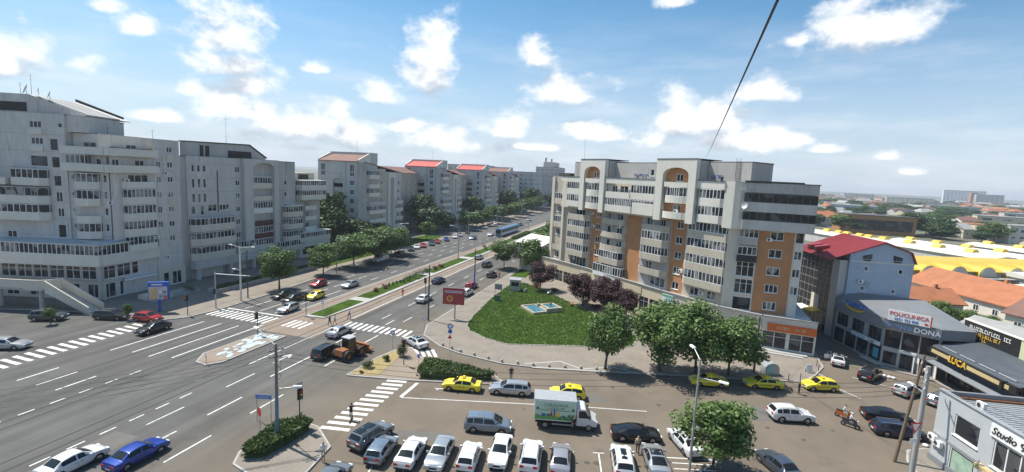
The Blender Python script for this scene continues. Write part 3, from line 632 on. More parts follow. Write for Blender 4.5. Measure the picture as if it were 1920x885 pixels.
# lift houses on the roof
w.wall(k(11.2), k(17.1), 24.7, 28.7, [(k(14.8), 25.8, .8, 1.2, 1)], 'concrete_d', y=1.0, gl='glass_d'); w.body(k(11.2), k(17.1), 1.19, 7, 24.7, 28.7, 'concrete_d', 'roof_house', 'bitumen')
w.wall(k(25.1), k(39.1), 24.7, 28.6, [(k(35.6), 26.8, .9, 1.3, 1), (k(38.2), 26.7, .8, .8, 1)], 'concrete_d', y=.6, gl='glass_d'); w.body(k(25.1), k(39.1), .79, 7.5, 24.7, 28.6, 'concrete_d', 'roof_house', 'bitumen')
w.wall(k(47.9), k(56), 24.7, 28.8, [(k(50.8), 26.0, .7, 1.0, 1)], 'concrete_d', y=.9, gl='glass_d'); w.body(k(47.9), k(56), 1.09, 7, 24.7, 28.8, 'concrete_d', 'roof_house', 'bitumen')
mb = MB()
for u in (53.3, 54.0): mb.tube((k(u),.8,24.8),(k(u),.8,29.5),.03)
for i in range(11): mb.tube((k(53.3),.8,25+.4*i),(k(54),.8,25+.4*i),.02)
w.put('ladder', mb, 'metal_d')
M['spray'] = mat('blue_spray_paint', (.06,.13,.32), .8)
for u0, z0, W_ in ((31.2,25.9,3.6),(49.2,26.1,1.8)):
    mb = MB(); g = random.Random(3)
    for i in range(7):
        u = k(u0)+W_*i/7; r = .35
        pts = [(u+r*math.cos(t*.7+i)*.8, .57, z0+r*math.sin(t*.7+i*2)+.25) for t in range(7)]
        for a, b in zip(pts, pts[1:]): mb.tube(a, b, .05, .05, 5)
    w.put('graffiti', mb, 'spray')
# slim tower at the avenue end
w.wall(k(3.5), k(9.7), 5, 25.3, [(k(6.3), FL[i]+1.4, 2.3, 1.5, 3) for i in (0,2,3,4,5)], 'render_tan', y=1.0); w.body(k(3.5), k(9.7), 1.19, 11, .1, 25.3, 'render_tan', cap='bitumen')
for i in (1,3,5): w.balcony(k(4.6), k(8.2), FL[i], d=.7, y=1.0, glazed=(i != 1), ch=.3)
w.put('roof_cap', MB().box(k(4.6), k(9.0), 1.3, 9, 25.5, 26.2), 'bitumen')
w.put('pier', MB().box(k(3.2), k(4.2), .6, 1.0, 5, 25.2).box(k(9.0), k(9.7), -.5, .98, 5, 24.4), 'plaster')
for i in (5,6): w.balcony(k(8.4), k(10.6), FL[i]-.4, d=1.0, y=.6, glazed=False, mat_='plaster')
for u, z, y in ((20.4,14.8,-.33),(29.0,15.6,-.9),(40.4,20.4,-1.65),(44.3,20.1,-2.3),(19.9,17.6,-.33),(44.9,9.3,-.33),(49.8,6.3,-.33),(14.2,6.6,-.33)): w.ac(k(u), z, y)
# end section turned to the side street
w2 = Wing(r1, (12.1,83.9), -4)
w2.body(.1, k(10.6), .19, 16, .1, 24.4, 'concrete', cap='bitumen')
w2.wall(-.5, k(4.1), 5, 18.3, [(k(2.55), FL[i]+1.35, 2.7, 2.4, 3, 't') for i in (1,2)]+[(k(2.55), FL[0]+1.3, 2.8, 2.2, 1)], 'plaster', gl='glass_d')
for i, m_ in ((3,'plastic'),(4,'concrete_d')): w2.balcony(k(1.1), k(4.0), FL[i], d=.5, mat_=m_, par=.9, top=2.3)
w2.wall(k(4.1), k(9.2), 5, 18.3, [(k(6.7), FL[i]+1.45, 1.9, 1.35, 3 if i in (0,1) else 2) for i in (0,1,2,3,4)], 'brick', y=-.12)
w2.wall(k(9.2), k(10.6), 5, 18.3, [(k(9.95), FL[i]+1.45, 1.1, 1.35, 2) for i in (1,2,3)]+[(k(9.95), FL[4]+1.4, 1.2, 1.7, 1)], 'plaster_w')
w2.put('upper_storeys', MB().box(.6, k(11.3), -1.0, .18, 18.25, 24.4).box(k(10.6), k(11.3), .18, 15, 18.25, 24.4), 'concrete')
for i in (5,6): w2.balcony(1.2, k(11.5), FL[i]-.3, d=.55, mat_='concrete', y=-1.0, par=1.25, top=2.65, frame='frame_d', gl='glass_d', step=.95)
w2.put('parapet', MB().box(1.2, k(11.5), -1.55, -1.35, 24.15, 25.6), 'concrete_d'); w2.put('parapet_cap', MB().box(1.1, k(9.4), -1.65, -.8, 25.62, 25.95).box(k(9.4), k(11.6), -1.65, -.8, 25.61, 25.75), 'bitumen')
w2.ac(k(5.6), 16.9, -.47); dish(r1, w2.P(1.3,-1.9,21.2), .5)
antenna(r1, w.P(k(12),3,28.8), 5.5)
# podium with shops
pod = [(-28.7,118),(-15,107.3),(2.3,91.1),(11.4,83.6),(17.3,80.8),(24.6,80.0),(25.4,95),(-20,140),(-33,127)]
ob('podium', MB().prism([(p[0],p[1]-98) for p in [(-28.4,118.5),(-14.8,107.8),(2.6,91.6),(11.6,84.1),(17.4,81.2),(24.3,80.4),(25.2,95),(-20,140),(-32.6,127)]], .1, 5.0).mesh('podium', ['concrete','bitumen']), r1)
M['sign_o'] = mat('orange_sign', (.60,.13,.02), .5); M['sign_g'] = mat('green_sign', (.08,.42,.18), .5); M['sign_t'] = mat('teal_lettering', (.03,.26,.34), .5)
M['beige'] = mat('beige_fascia', (.62,.53,.37), .7, .06, .5)
for i in range(5):
    a = Vector(pod[i]); b = Vector(pod[i+1]); L = (b-a).length; wp = Wing(r1, a, math.degrees(math.atan2(b.y-a.y, b.x-a.x)))
    n = max(2, int(L/2.6)); fas = 'plaster_w' if i == 4 else 'beige' if i < 2 else 'plaster'
    wp.wall(0, L, .12, 5.25, [((j+.5)*L/n, 1.75, L/n-.3, 2.7, 2, 't') for j in range(n)], fas, y=-.25, th=.2, gl='glass_d', frame='frame' if i > 2 else 'alu', sill=False)
    wp.put('cornice', MB().box(-.1, L+.1, -.45, .1, 5.27, 5.4), 'roof_grey')
    if i == 1: wp.put('sign_panel', MB().box(L*.45, L*.8, -.36, -.27, 3.5, 4.7), 'beige')
    if i == 2:
        p_ = wp.put('sign_panel', MB().box(L*.05, L*.25, -.40, -.27, 3.4, 4.9), 'frame'); letters(wp, 'NA', L*.19, 4.0, 1.1, 'sign_t', -.42, parent=p_)
        wp.put('sign_stripe', MB().box(L*.05, L*.25, -.44, -.41, 4.55, 4.8), 'sign_g', parent=p_)
        p_ = wp.put('sign_panel', MB().box(L*.5, L*.78, -.40, -.27, 3.4, 5.0), 'beige'); scribble(wp, L*.52, L*.76, 4.3, .8, 'sign_t', -.42, p_, 4)
    if i == 4:
        p_ = wp.put('sign_panel', MB().box(.8, L-.05, -.55, -.27, 3.2, 4.35), 'sign_o'); scribble(wp, L*.28, L*.52, 3.8, .38, 'beige', -.57, p_, 5); scribble(wp, L*.62, L*.82, 3.8, .38, 'beige', -.57, p_, 6)
        wp.put('step', MB().box(.2, L-1, -1.6, -.28, .13, .3).box(.6,L-1.6,-2.4,-1.61,.131,.22), 'kerb')
wv = Wing(r1, (-33.2,124.2), -30)                      # conservatory on the podium roof at the avenue end
wv.balcony(.2, 9.5, 5.3, d=3.0, mat_='plaster', par=.9, top=2.5, step=1.0); wv.put('canopy', MB().extr([(-3.5,7.6),(-3.5,7.7),(2.5,9.5),(2.5,9.4)], 0, 0, 9.8), 'plaster_w')
wv.put('wing', MB().box(0,10,-1.5,8,.1,5.3), 'plaster')
# ---------------------------------------------------------------- corner block on the left with the shop podium
l1 = thing('apartment_block', 'tall grey concrete apartment block with rounded balconies above a glazed shop podium and outside stair', 'apartment block', (-92,60,0))
F1 = [8.2,11.05,13.9,16.8,19.7,22.5,25.4]
wa = Wing(l1, (-91,0), 90)
wa.body(61.2, 73, .39, 15, .1, 26.5, 'concrete_l', cap='bitumen'); wa.body(61, 73, 1.6, 15, 26.7, 28.6, 'concrete_l', 'top_storey', 'bitumen')
wa.wall(67.9, 73, 3.7, 28.7, [(71.0, F1[i]+1.4, 1.15, 1.15, 2) for i in range(7)]+[(68.75, F1[i]+1.4, .95, 1.3, 2) for i in range(1,6)], 'concrete_l', y=.2)
wa.wall(67.9, 73.4, .14, 3.7, [(71.6,1.6,2.0,2.6,2),(69.4,1.6,1.2,2.6,1)], 'plaster', y=.15, gl='glass_d')
wa.put('panel', MB().box(70.35, 71.65, .1, .19, 8.2, 8.7).box(70.35,71.65,.1,.19,10.4,11.6).box(70.35,71.65,.1,.19,13.3,14.5).box(70.35,71.65,.1,.19,16.2,17.4).box(70.35,71.65,.1,.19,24.6,25.9), 'plaster', kind='stuff')
wa.wall(60.3, 61.9, 8, 22.4, [], 'concrete_l', y=.2)
wa.wall(61.9, 67.9, 8, 22.4, [(64.9, F1[4]+1.3, 3.6, 1.9, 3)], 'concrete_l', y=.2, gl='glass_d')
for i in (0,1,2,3): wa.balcony(61.9, 67.6, F1[i], d=1.0, ch=.3, mat_='plaster_w', y=.2)
wa.balcony(61.9, 67.6, F1[4], d=1.0, ch=.3, mat_='plaster_w', y=.2, glazed=False)
for i, gz in ((5,False),(6,False)): wa.balcony(59.2, 68.0, F1[i], d=1.2, mat_='plaster_w', y=.2, glazed=gz, par=1.1)
wa.wall(60.3, 67.9, 22.45, 25.3, [(61.2,F1[5]+1.4,1.2,1.4,2),(65.3,F1[5]+1.3,1.7,1.6,2)], 'concrete_l', y=.22, gl='glass_d')
wa.wall(59.5, 66.6, 25.5, 28.8, [(64.8,26.7,1.8,1.2,2)], 'plaster_w', y=1.4, gl='glass_d'); wa.wall(66.6, 73, 26.6, 28.7, [], 'concrete_l', y=1.4)
wb = Wing(l1, (-116.4,51.1), 20)
wb.body(0, 19.5, .39, 14, .1, 31.6, 'concrete_l', cap='bitumen'); wb.body(19.5, 25.8, .8, 12, .1, 26.4, 'concrete_l', cap='bitumen')
wb.wall(0, 19.5, 8, 31.8, [(14.8,29.9,2.0,1.2,3),(14.9,27.1,2.0,1.2,3),(15.0,23.7,2.9,1.9,1),(17.6,26.6,1.4,2.1,1),(17.7,23.6,1.4,2.0,1),(17.8,20.4,1.3,1.9,1),(17.9,17.6,1.1,1.8,2),(18.0,14.9,1.1,1.6,2),(18.0,11.6,1.4,2.4,1),(9.6,10.8,1.6,1.2,2),(18.8,29.9,.8,.8,1)], 'concrete_l', y=.2, gl='glass_d', sill=False)
for z in (28.7,25.9): wb.put('balcony_panel', MB().box(13.8,15.9,-.05,.19,z-.55,z+.45), 'plaster_w')
for i in (2,3): wb.balcony(4.5, 16.6, F1[i]-.2, d=1.5, ch=1.0, mat_='plaster_w', y=.2, par=1.1, step=1.0, frame='alu' if i == 3 else 'frame')
wb.balcony(10.5, 16.6, F1[4], d=1.3, ch=.8, mat_='plaster_w', y=.2, step=.9); wb.balcony(0, 10.4, F1[4], d=1.3, mat_='plaster_w', y=.2, glazed=False)
wb.balcony(-3, 4.4, F1[2]-.2, d=1.3, mat_='plaster_w', y=.2); wb.balcony(-3, 4.4, F1[3]-.2, d=1.3, mat_='plaster_w', y=.2)
wb.wall(19.5, 26.2, 8, 22.4, [(20.1,F1[i]+1.5,.5,.8,1) for i in range(1,5)]+[(25.5,F1[i]+1.4,.7,1.4,1) for i in range(1,5)], 'concrete_l', y=.4)
for i in (1,2,3,4): wb.balcony(20.6, 24.8, F1[i]-.3, d=1.5, ch=1.2, mat_='plaster_w', y=.4, glazed=(i != 2), step=.8)
wb.balcony(19.6, 26.6, F1[5], d=1.6, mat_='plaster_w', y=.4, par=1.1, glazed=False); wb.balcony(19.6, 26.6, F1[6], d=1.6, mat_='plaster_w', y=.4, par=1.1, glazed=False)
wb.balcony(20.2, 23.4, F1[5], d=1.4, mat_='plaster_w', y=.5, par=1.12, top=2.6, step=.8)
wb.wall(19.5, 25.9, 22.45, 25.3, [(24.6,23.8,.9,1.5,1)], 'concrete_l', y=.42, gl='glass_d'); wb.wall(19.6, 26.3, 25.5, 28.8, [(22.4,26.8,2.2,1.2,2),(24.6,27,.9,1.4,1)], 'plaster_w', y=1.6, gl='glass_d'); wb.body(19.6,26,1.8,12,26.6,28.6,'concrete','top_storey','bitumen')
# stepped top with its slanting roof
wb.put('top_storey', MB().extr([(0,31.8),(22.3,31.8),(22.3,31.9),(13,35.0),(0,35.1)], 1, 1.4, 12), 'concrete_l')
wb.put('slanting_roof', MB().extr([(14,34.75),(22.4,31.92),(22.4,32.02),(14,34.85)], 1, 1.6, 9), 'roof_grey')
wb.put('opening_shade', MB().box(5,12.6,1.3,1.39,32.1,33.6), 'dark'); wb.put('roof_rim', MB().extr([(14.5,34.9),(22.8,32.1),(22.8,32.5),(14.5,35.4)], 1, 9.1, 9.5), 'bitumen')  # flat dark panel on the wall, an opening's shade put into its colour
wb.put('top_wing', MB().box(19.4,22.3,.6,9,28.9,31.7), 'concrete_l'); 
for u, r_ in ((12.2,.9),(14.2,.4),(16.0,.65)): dish(l1, wb.P(u,2,34.3 if u > 15 else 35.0), r_)
antenna(l1, wb.P(12.6,2.5,35.1), 3.6); antenna(l1, wb.P(10.8,2.5,35.1), 2)
antenna(l1, wb.P(24.5,3,28.8), 1.6); antenna(l1, wa.P(62,3,28.8), 2.4); antenna(l1, wa.P(70,3,28.8), 1.8)
wb.put('downpipe', MB().box(4.6,4.75,.08,.19,22,31), 'metal_d')
wa.ac(62.6,20.9,-.4); wa.ac(69.7,6.0,-.2); wa.ac(70,22.3,-.15); wa.ac(59.8,17,-.15); wa.ac(67,10.2,-1.1)
# podium
wp = Wing(l1, (-114.9,49.4), 17)
wp.put('podium', MB().prism([(-6,1.1),(25.2,1.1),(27.0,12.2),(24,16),(-6,16)], .14, 6.2), 'concrete_l')
wp.wall(-6, 26, .15, 3.5, [(u,1.7,2.2,2.4,2) for u in (1,4,7,10,14,17,20.5,24)], 'plaster', y=.8, gl='glass_d', sill=False)
wp.wall(-6, 26, 3.5, 6.3, [(u,4.9,2.55,2.3,2,'t') for u in [-4+2.75*j for j in range(11)]], 'alu', y=.6, gl='glass_d', sill=False)
wp.balcony(-6, 26.1, 6.4, d=1.3, mat_='plaster_w', y=1.0, par=1.7, top=3.5, drop=.15, step=.78, frame='frame')
wp.put('terrace_roof', MB().extr([(-.5,9.95),(-.5,10.05),(7.5,10.5),(7.5,10.4)], 0, 6, 26.3), mat('pale_blue_roof_sheet', (.42,.47,.52), .45, .05, 1))
wpx = Wing(l1, (-90.0,57.0), 96)
wpx.wall(.2, 10.9, 3.5, 6.3, [(1.8+2.75*j,4.9,2.5,2.3,2,'t') for j in range(3)], 'concrete_l', y=.5, gl='glass_d', sill=False); wpx.wall(.2, 10.9, .15, 3.5, [(2,1.6,2.4,2.6,2),(5,1.6,2.2,2.6,2),(8.6,1.5,2.6,2.7,2)], 'concrete_l', y=.8, gl='dark' if False else 'glass_d', sill=False)
wpx.balcony(.35, 11.2, 6.4, d=1.2, mat_='plaster_w', y=1.0, par=1.7, top=3.5, drop=.15, step=.78)
wpx.put('sign_fascia', MB().box(4.4,10.8,.2,.48,2.75,3.45), 'white'); wpx.put('sign_stripe', MB().box(4.4,10.8,.17,.199,3.2,3.3), 'blue'); wpx.put('terrace_roof', MB().extr([(-.4,9.95),(-.4,10.05),(5,10.4),(5,10.3)], 0, .4, 11), 'concrete')
# raised walkway and outside stair
wk = Wing(l1, (-108,45.4), 14)
mb = MB().box(-12,17,0,3.4,3.5,3.72); wk.put('walkway', mb, 'concrete_l')
pts = [(-12,0),(14,0),(16.2,.2),(17.6,1),(18,2.2)]
mb = MB()
for a, b in zip(pts, pts[1:]): mb.prism([a, b, (b[0]-.05,b[1]+.2), (a[0],a[1]+.2)], 3.4, 5.1)
wk.put('walkway_parapet', mb, 'plaster')
mb = MB()
for i in range(20): mb.box(17.2+.34*i, 17.2+.34*(i+1), .3, 2.6, max(.15, 3.3-.17*i)-.18, 3.55-.17*i)
wk.put('stair_flight', mb, 'concrete_l')
wk.put('stair_parapet', MB().extr([(17.4,3.2),(24.4,-.1+.25),(24.4,1.2),(17.4,5.1)], 1, .05, .25), 'plaster')
wk.put('stair_parapet', MB().extr([(17.4,3.2),(24.4,.15),(24.4,1.2),(17.4,5.1)], 1, 2.7, 2.9), 'plaster')
for u in (-6,1,8,15): wk.put('column', MB().tube((u,1.7,.13),(u,1.7,3.5),.32,.32,12), 'concrete')
# ---------------------------------------------------------------- second block on the left
l2 = thing('apartment_block', 'grey concrete apartment block with one tall arched balcony bay beside the corner block', 'apartment block', (-92,97,0))
w = Wing(l2, (-92,0), 90); FB = [3.9+3.0*i for i in range(8)]
w.body(73.6, 106, .4, 14, .1, 25.7, 'concrete_d', cap='bitumen')
w.wall(73.4, 76, 3.6, 25.9, [(74.3, z, .45, 2.2, 1) for z in (22.5,18.5,14,9.5)], 'concrete_d', y=.6, gl='glass_d', sill=False)
w.wall(75.2, 88.7, 4, 25.9, [(u,z,.75,2.0 if z < 22 else 1.5,1) for u in (76.7,78,79.3) for z in (23.4,20.3,17.2)]+[(76.5,14.7,1.0,1.8,1),(78.6,14.6,.9,2.1,1),(81,15.0,2.2,1.6,2),(84,15,2.6,1.3,3)]+[(87.7,FB[i]+1.5,1.25,1.3,2) for i in range(1,7)], 'concrete', y=.2)
w.put('panel', MB().box(77.55,78.45,.1,.19,21.4,22.5), 'plaster_w')
for zf in (4.4,7.4,10.4): w.balcony(75.3, 86.4, zf, d=1.7, ch=1.4, mat_='plaster', y=.2, par=1.15, step=.95, top=2.65)
w.balcony(86.4, 91, 4.4, d=1.2, mat_='plaster', y=.2, par=1.15, step=.8)
w.put('downpipe', MB().box(82.3,82.45,.08,.19,14,23), 'metal_d')
w.arch(88.8, 99.4, 4.2, 26.0, 91.4, 97.9, 23.9, 1.3, -.7, .35, 'concrete')
w.wall(91.3, 98, 4.2, 25.6, [(96.3,FB[6]+1.5,1.2,1.3,2),(93,FB[6]+1.5,1.0,1.3,1)]+[(94.6,FB[i]+1.3,4.6,2.0,4) for i in (2,4,5)], 'concrete_d', y=.8, gl='glass_d')
M['dark_red'] = mat('dark_red_panel', (.10,.03,.025), .7)
for i, gz, m_ in ((0,True,'plaster'),(1,True,'dark_red'),(2,False,'dark_red'),(3,True,'frame'),(4,False,'plaster'),(5,True,'plaster')): w.balcony(91.5, 97.8, FB[i]+.3, d=.9, mat_=m_, y=.7, glazed=gz, step=.8, awning=(i == 5))
w.wall(99.4, 106, 4, 25.7, [(102.6,FB[i]+1.5,.9,1.3,1) for i in (3,4,5)], 'concrete_d', y=.2)
for zf in (5.4,8.6,11.8): w.balcony(101.2, 107.6, zf, d=1.6, ch=.6, mat_='plaster', y=.2, step=.8, awning=(zf > 11))
w.balcony(98.6, 107.6, 4.0-1.2, d=1.7, mat_='plaster', y=.2, par=1.2, step=.8, top=2.7)
w.put('band', MB().box(75.2,101,-1.6,.19,2.4,4.15), 'concrete')
w.wall(75.4, 106, .14, 3.0, [(80,1.4,6.2,2.5,1),(87,1.4,4.6,2.5,1),(94,1.4,5.6,2.5,3),(101.6,1.4,4,2.3,2)], 'concrete_d', y=.1, gl='glass_d', sill=False)
for u, s_ in ((80,6.0),(87,4.4)):                       # roller shutters
    mb = MB()
    for j in range(8): mb.box(u-s_/2,u+s_/2,-.02-.02*(j%2),.05,.2+.3*j,.48+.3*j)
    w.put('roller_shutter', mb, 'plaster_w', kind='stuff')
for u in (76,84,90.5,98): w.put('column', MB().box(u-.35,u+.35,-1.5,-.8,.13,2.4), 'concrete')
w.put('roof_house', MB().extr([(76.4,25.75),(97.4,25.75),(97.4,26.3),(92.4,29.1),(76.4,28.8)], 1, 1.5, 3.2), 'concrete_d'); w.put('roof_rim', MB().extr([(76.2,28.82),(92.4,29.12),(97.6,26.3),(97.8,26.5),(92.5,29.4),(76.2,29.0)], 1, 1.3, 3.4), 'bitumen')
w.put('opening_shade', MB().box(79.5,80.3,1.4,1.49,26,28.3), 'dark'); w.put('opening_shade', MB().box(80.8,81.7,1.4,1.49,26,28.3), 'dark'); w.put('opening_shade', MB().box(86.5,93,1.4,1.49,26,27.6), 'dark')  # three dark panels, painted as the shade of roof house openings
antenna(l2, w.P(87.5,3,29), 6.5)
w.body(106, 118, 2.2, 14, .1, 20.8, 'concrete_d', cap='roof_grey'); w.put('top_storey', MB().box(108,117.5,3.5,12,20.9,23), 'render_tan'); w.put('opening_shade', MB().box(111,115,3.4,3.49,21.2,22.6), 'dark')  # top storey gets a dark panel painted as a shaded opening
w.wall(106, 118, 6.6, 20.8, [(107,FB[i]+1.6,.7,1.2,1) for i in range(1,6)]+[(112.6,FB[i]+1.4,1.6,1.8,2) for i in (1,2,3)], 'concrete_d', y=2.0)
for zf in (15.9,18.6): w.balcony(108.2, 118, zf, d=2.2, mat_='plaster_w', y=2.0, step=.8, par=1.0, top=2.4, awning=(zf > 18))
for zf in (7.2,10.1,13.0): w.balcony(110.4, 114.8, zf, d=1.4, mat_='plaster_w', y=2.0, glazed=False, par=1.0)
w.put('wing', MB().box(106,118.2,-1.3,2.1,.14,4.4), 'plaster_w'); w.balcony(106, 118.3, 4.6, d=3.6, mat_='plaster_w', y=2.1, par=.9, step=.8, top=2.3, awning=True); w.put('shop_window', MB().box(107,117.5,-1.34,-1.29,1,3.0), 'glass_d')
for u, z in ((103,14.5),(91.8,5.2),(112,20),(90.2,6)): w.ac(u, z, -1.9 if u < 104 else 1.7)
# ---------------------------------------------------------------- the row of gabled blocks further up the avenue
def gabled_block(y0, roof, label, x0=-92.0, detail=True, L=27.5, H=27.0):
    r = thing('apartment_block', label, 'apartment block', (x0,y0+13,0), group='gabled blocks along the avenue')
    f = Wing(r, (x0-15.5,y0), 0); s = Wing(r, (x0,y0), 90); dH = H-27
    f.put('core', MB().box(.1,15.4,.4,11,.1,26.9+dH), 'concrete_d'); s.put('core', MB().box(3,L-.1,.4,15,.1,23.8+dH), 'concrete_d')
    fl = [1.2+2.95*i for i in range(9)]
    f.wall(0, 5, .1, 27+dH, [(1.9,fl[i]+1.3,1.6,1.7,2) for i in range(1,8)]+[(1.9,25,1.6,2.4,2)], 'concrete', y=.2, gl='glass_d')
    f.wall(10.6, 15.5, .1, 27+dH, [(13,fl[i]+1.3,1.6,1.7,2) for i in range(1,8)]+[(13,24.8,1.7,2.6,2)], 'concrete', y=.2, gl='glass_d')
    f.arch(5, 10.6, 2, 27+dH, 5.9, 9.7, 20.5, 1.0, 0, .5, 'concrete')
    f.wall(5.8, 9.8, 2, 22.5, [(7.8,fl[i]+1.4,2.6,1.7,3) for i in range(1,7)], 'concrete_d', y=1.2, gl='glass_d')
    f.window(6.8, 24.6, 1.0, 1.9, 1, '', -.03, gl='glass_d'); f.window(8.8, 24.6, 1.0, 1.9, 1, '', -.03, gl='glass_d')
    for i in range(2,7): f.balcony(6, 9.6, fl[i], d=.7, mat_='concrete', y=1.1, glazed=(i % 3 == 0))
    if detail: f.ac(6.2,23.3,-.3); f.ac(8.4,23.3,-.3)
    f.put('roof', MB().extr([(-.3,27+dH),(6.5,29.3+dH),(6.5,29.5+dH),(-.3,27.2+dH)], 0, .4, 15.1), roof)
    for u in (0,15.1): f.put('gable_wall', MB().extr([(.2,26.9+dH),(6.6,26.9+dH),(6.6,29.9+dH),(6.0,29.9+dH),(.2,27.7+dH)], 0, u, u+.4), 'plaster_w')
    f.put('roof_house', MB().box(0,15.5,6.6,11,26.9+dH,30.3+dH), 'concrete'); 
    s.wall(0, 4.2, .1, 27+dH, [(1.2,fl[i]+1.4,.7,.8,1) for i in range(2,9)]+[(3.1,fl[i]+1.4,.7,.8,1) for i in range(2,9)], 'concrete_d', y=.2, sill=False)
    s.wall(4.2, 16.5, .1, 25.2+dH, [(14.3,fl[i]+1.4,.8,1.4,1) for i in range(1,8)]+[(8,fl[i]+1.4,2.4,1.7,3) for i in range(1,7)], 'render_tan', y=.2)
    for i in range(1,8): s.balcony(5 if i > 4 else 5.2, 11 if i > 4 else 15, fl[i], d=1.2, mat_='plaster_w' if i != 4 else 'concrete', y=.2, glazed=(i in (7,5,3)), step=.75, awning=(i == 7))
    s.wall(16.5, L, .1, 24.2+dH, [(22.5+.2,fl[i]+1.4,1.0,1.5,1) for i in range(1,7)]+[(25.6,fl[i]+1.4,1.3,1.5,2) for i in range(1,7)], 'concrete', y=.2)
    s.arch(17.6, 22.4, 2, 23.9+dH, 18.6, 21.4, 21.3, 1.0, -.5, .3, 'plaster_w'); s.put('opening_shade', MB().box(18.6,21.4,.12,.19,12,22), 'concrete_d')  # darker concrete panel stands in for the shaded opening of the arch
    for i in range(1,5): s.balcony(22.4, 27.2, fl[i], d=1.1, mat_='plaster', y=.2, glazed=(i % 2 == 1), step=.8)
    s.put('shop_front', MB().box(3,L+.4,-1.8,.19,.12,4.3), 'plaster_w'); s.put('shop_window', MB().box(4,L,-1.84,-1.79,.8,3.2), 'glass_d')
    s.put('roof', MB().extr([(3,27+dH),(L,24+dH),(L,24.2+dH),(3,27.25+dH)], 1, 0, 9), roof); s.put('roof_rim', MB().extr([(12,25.9+dH),(L+.3,24.2+dH),(L+.3,24.7+dH),(12,28.3+dH)], 1, 9.05, 9.5), 'bitumen')
    s.put('link_block', MB().box(L-2,59,9,22,.1,24+dH), 'render_tan'); s.put('roof', MB().extr([(8.5,24+dH),(15.5,26.4+dH),(22.5,24+dH)], 0, L-2, 59), 'rooftile_b')
    for j in range(6):
        for i in range(1,7): s.window(L+2+j*5, fl[i]+1.4, 1.6, 1.5, 2, '', 8.95, sill=False)
    antenna(r, s.P(8,6,30), 5); return r
M['roof_bright'] = mat('bright_red_roof', (.50,.07,.055), .55, .08, .4)
gabled_block(134, 'rooftile_b', 'grey gabled apartment block with brown roof, first beyond the dark green trees')
gabled_block(191, 'roof_bright', 'pale gabled apartment block with red roof, second beyond the dark green trees')
gabled_block(248, 'roof_bright', 'red roofed gabled apartment block, third up the avenue', detail=False)
gabled_block(305, 'rooftile_b', 'brown roofed gabled apartment block, fourth and farthest of its row', x0=-95, detail=False)
def far_block(x, y, w_, d_, h, m_, label, rot=0, roof='roof_grey', nf=8, nw=5, stepped=False):
    r = thing('apartment_block', label, 'apartment block', (x,y,0), R(rot)); r.location = (x,y,0)
    f = Wing(r, (x,y), 0); f.A = Vector((0,0,0)); 
    f.put('wall', MB().box(0,w_,0,d_,.05,h), m_); f.put('roof', MB().box(-.2,w_+.2,-.2,d_+.2,h+.01,h+.4), roof)
    for j in range(nw):
        for i in range(nf): f.window((j+.5)*w_/nw, 2.2+(h-2.4)*(i+.3)/nf, w_/nw*.5, 1.5, 2, '', -.06, gl='glass_d', sill=False)
    g = Wing(r, (0,0), 90); g.A = Vector((w_,0,0))
    for j in range(max(2,int(d_/5))):
        n = max(2,int(d_/5))
        for i in range(nf): g.window((j+.5)*d_/n, 2.2+(h-2.4)*(i+.3)/nf, d_/n*.5, 1.5, 2, '', -.06, gl='glass_d', sill=False)
    if stepped:
        f.put('stair_tower', MB().box(w_*.3,w_*.75,2,d_-2,h,h+5), m_); f.put('spire', MB().box(w_*.35,w_*.42,3,4,h+5,h+9).box(w_*.6,w_*.66,3,4,h+5,h+8), 'concrete_d', kind='stuff')
    return r
far_block(-112,362,20,30,28,'concrete','grey apartment block beyond the gabled row along the avenue')
far_block(-112,398,20,34,26,'concrete_d','dark grey apartment block in the distant row along the avenue', roof='rooftile_b')
far_block(-110,440,22,30,34,'concrete','tall distant grey block with roof spires near the end of the avenue', stepped=True, nf=10)
far_block(-112,476,40,40,27,'plaster','pale distant block closing the view at the end of the avenue', nw=8)
far_block(-150,330,30,20,31,'concrete_d','distant grey block rising behind the gabled row')
far_block(-98,540,60,30,24,'plaster','long pale block at the far end of the avenue', nw=10, nf=7)
# ---------------------------------------------------------------- trees, shrubs, hedges
def leaf_cloud(g, pts, n, size, up=.35, flat=1.0):
    """n leaves spread through clumps pts = (centre, radius); every leaf a small bent quad of its own"""
    V = []; Fc = []
    tot = sum(r**2 for _, r in pts); 
    for c, r in pts:
        m = max(6, int(n*r*r/tot))
        for _ in range(m):
            d = Vector((g.gauss(0,1), g.gauss(0,1), g.gauss(0,1))).normalized(); rr = r*(g.random()**.38)
            p = c+Vector((d.x*rr, d.y*rr, d.z*rr*.85*flat)); nrm = (d+Vector((g.gauss(0,.6), g.gauss(0,.6), g.gauss(up,.6)))).normalized()
            a = nrm.orthogonal().normalized(); b = nrm.cross(a); t = g.random()*6.283; s = size*g.uniform(.6,1.35)
            u = a*math.cos(t)+b*math.sin(t); v = b*math.cos(t)-a*math.sin(t); k = len(V)
            V += [p-u*s*.6, p+v*s*.42-nrm*s*.08, p+u*s*.75-nrm*s*.12, p-v*s*.42-nrm*s*.08]; Fc.append((k,k+1,k+2,k+3))
    return V, Fc
def cloud_mesh(name, V, Fc, m_):
    me = bpy.data.meshes.new(name); me.from_pydata([tuple(p) for p in V], [], Fc); me.materials.append(M[m_]); me.update(); return me
_tm = {}
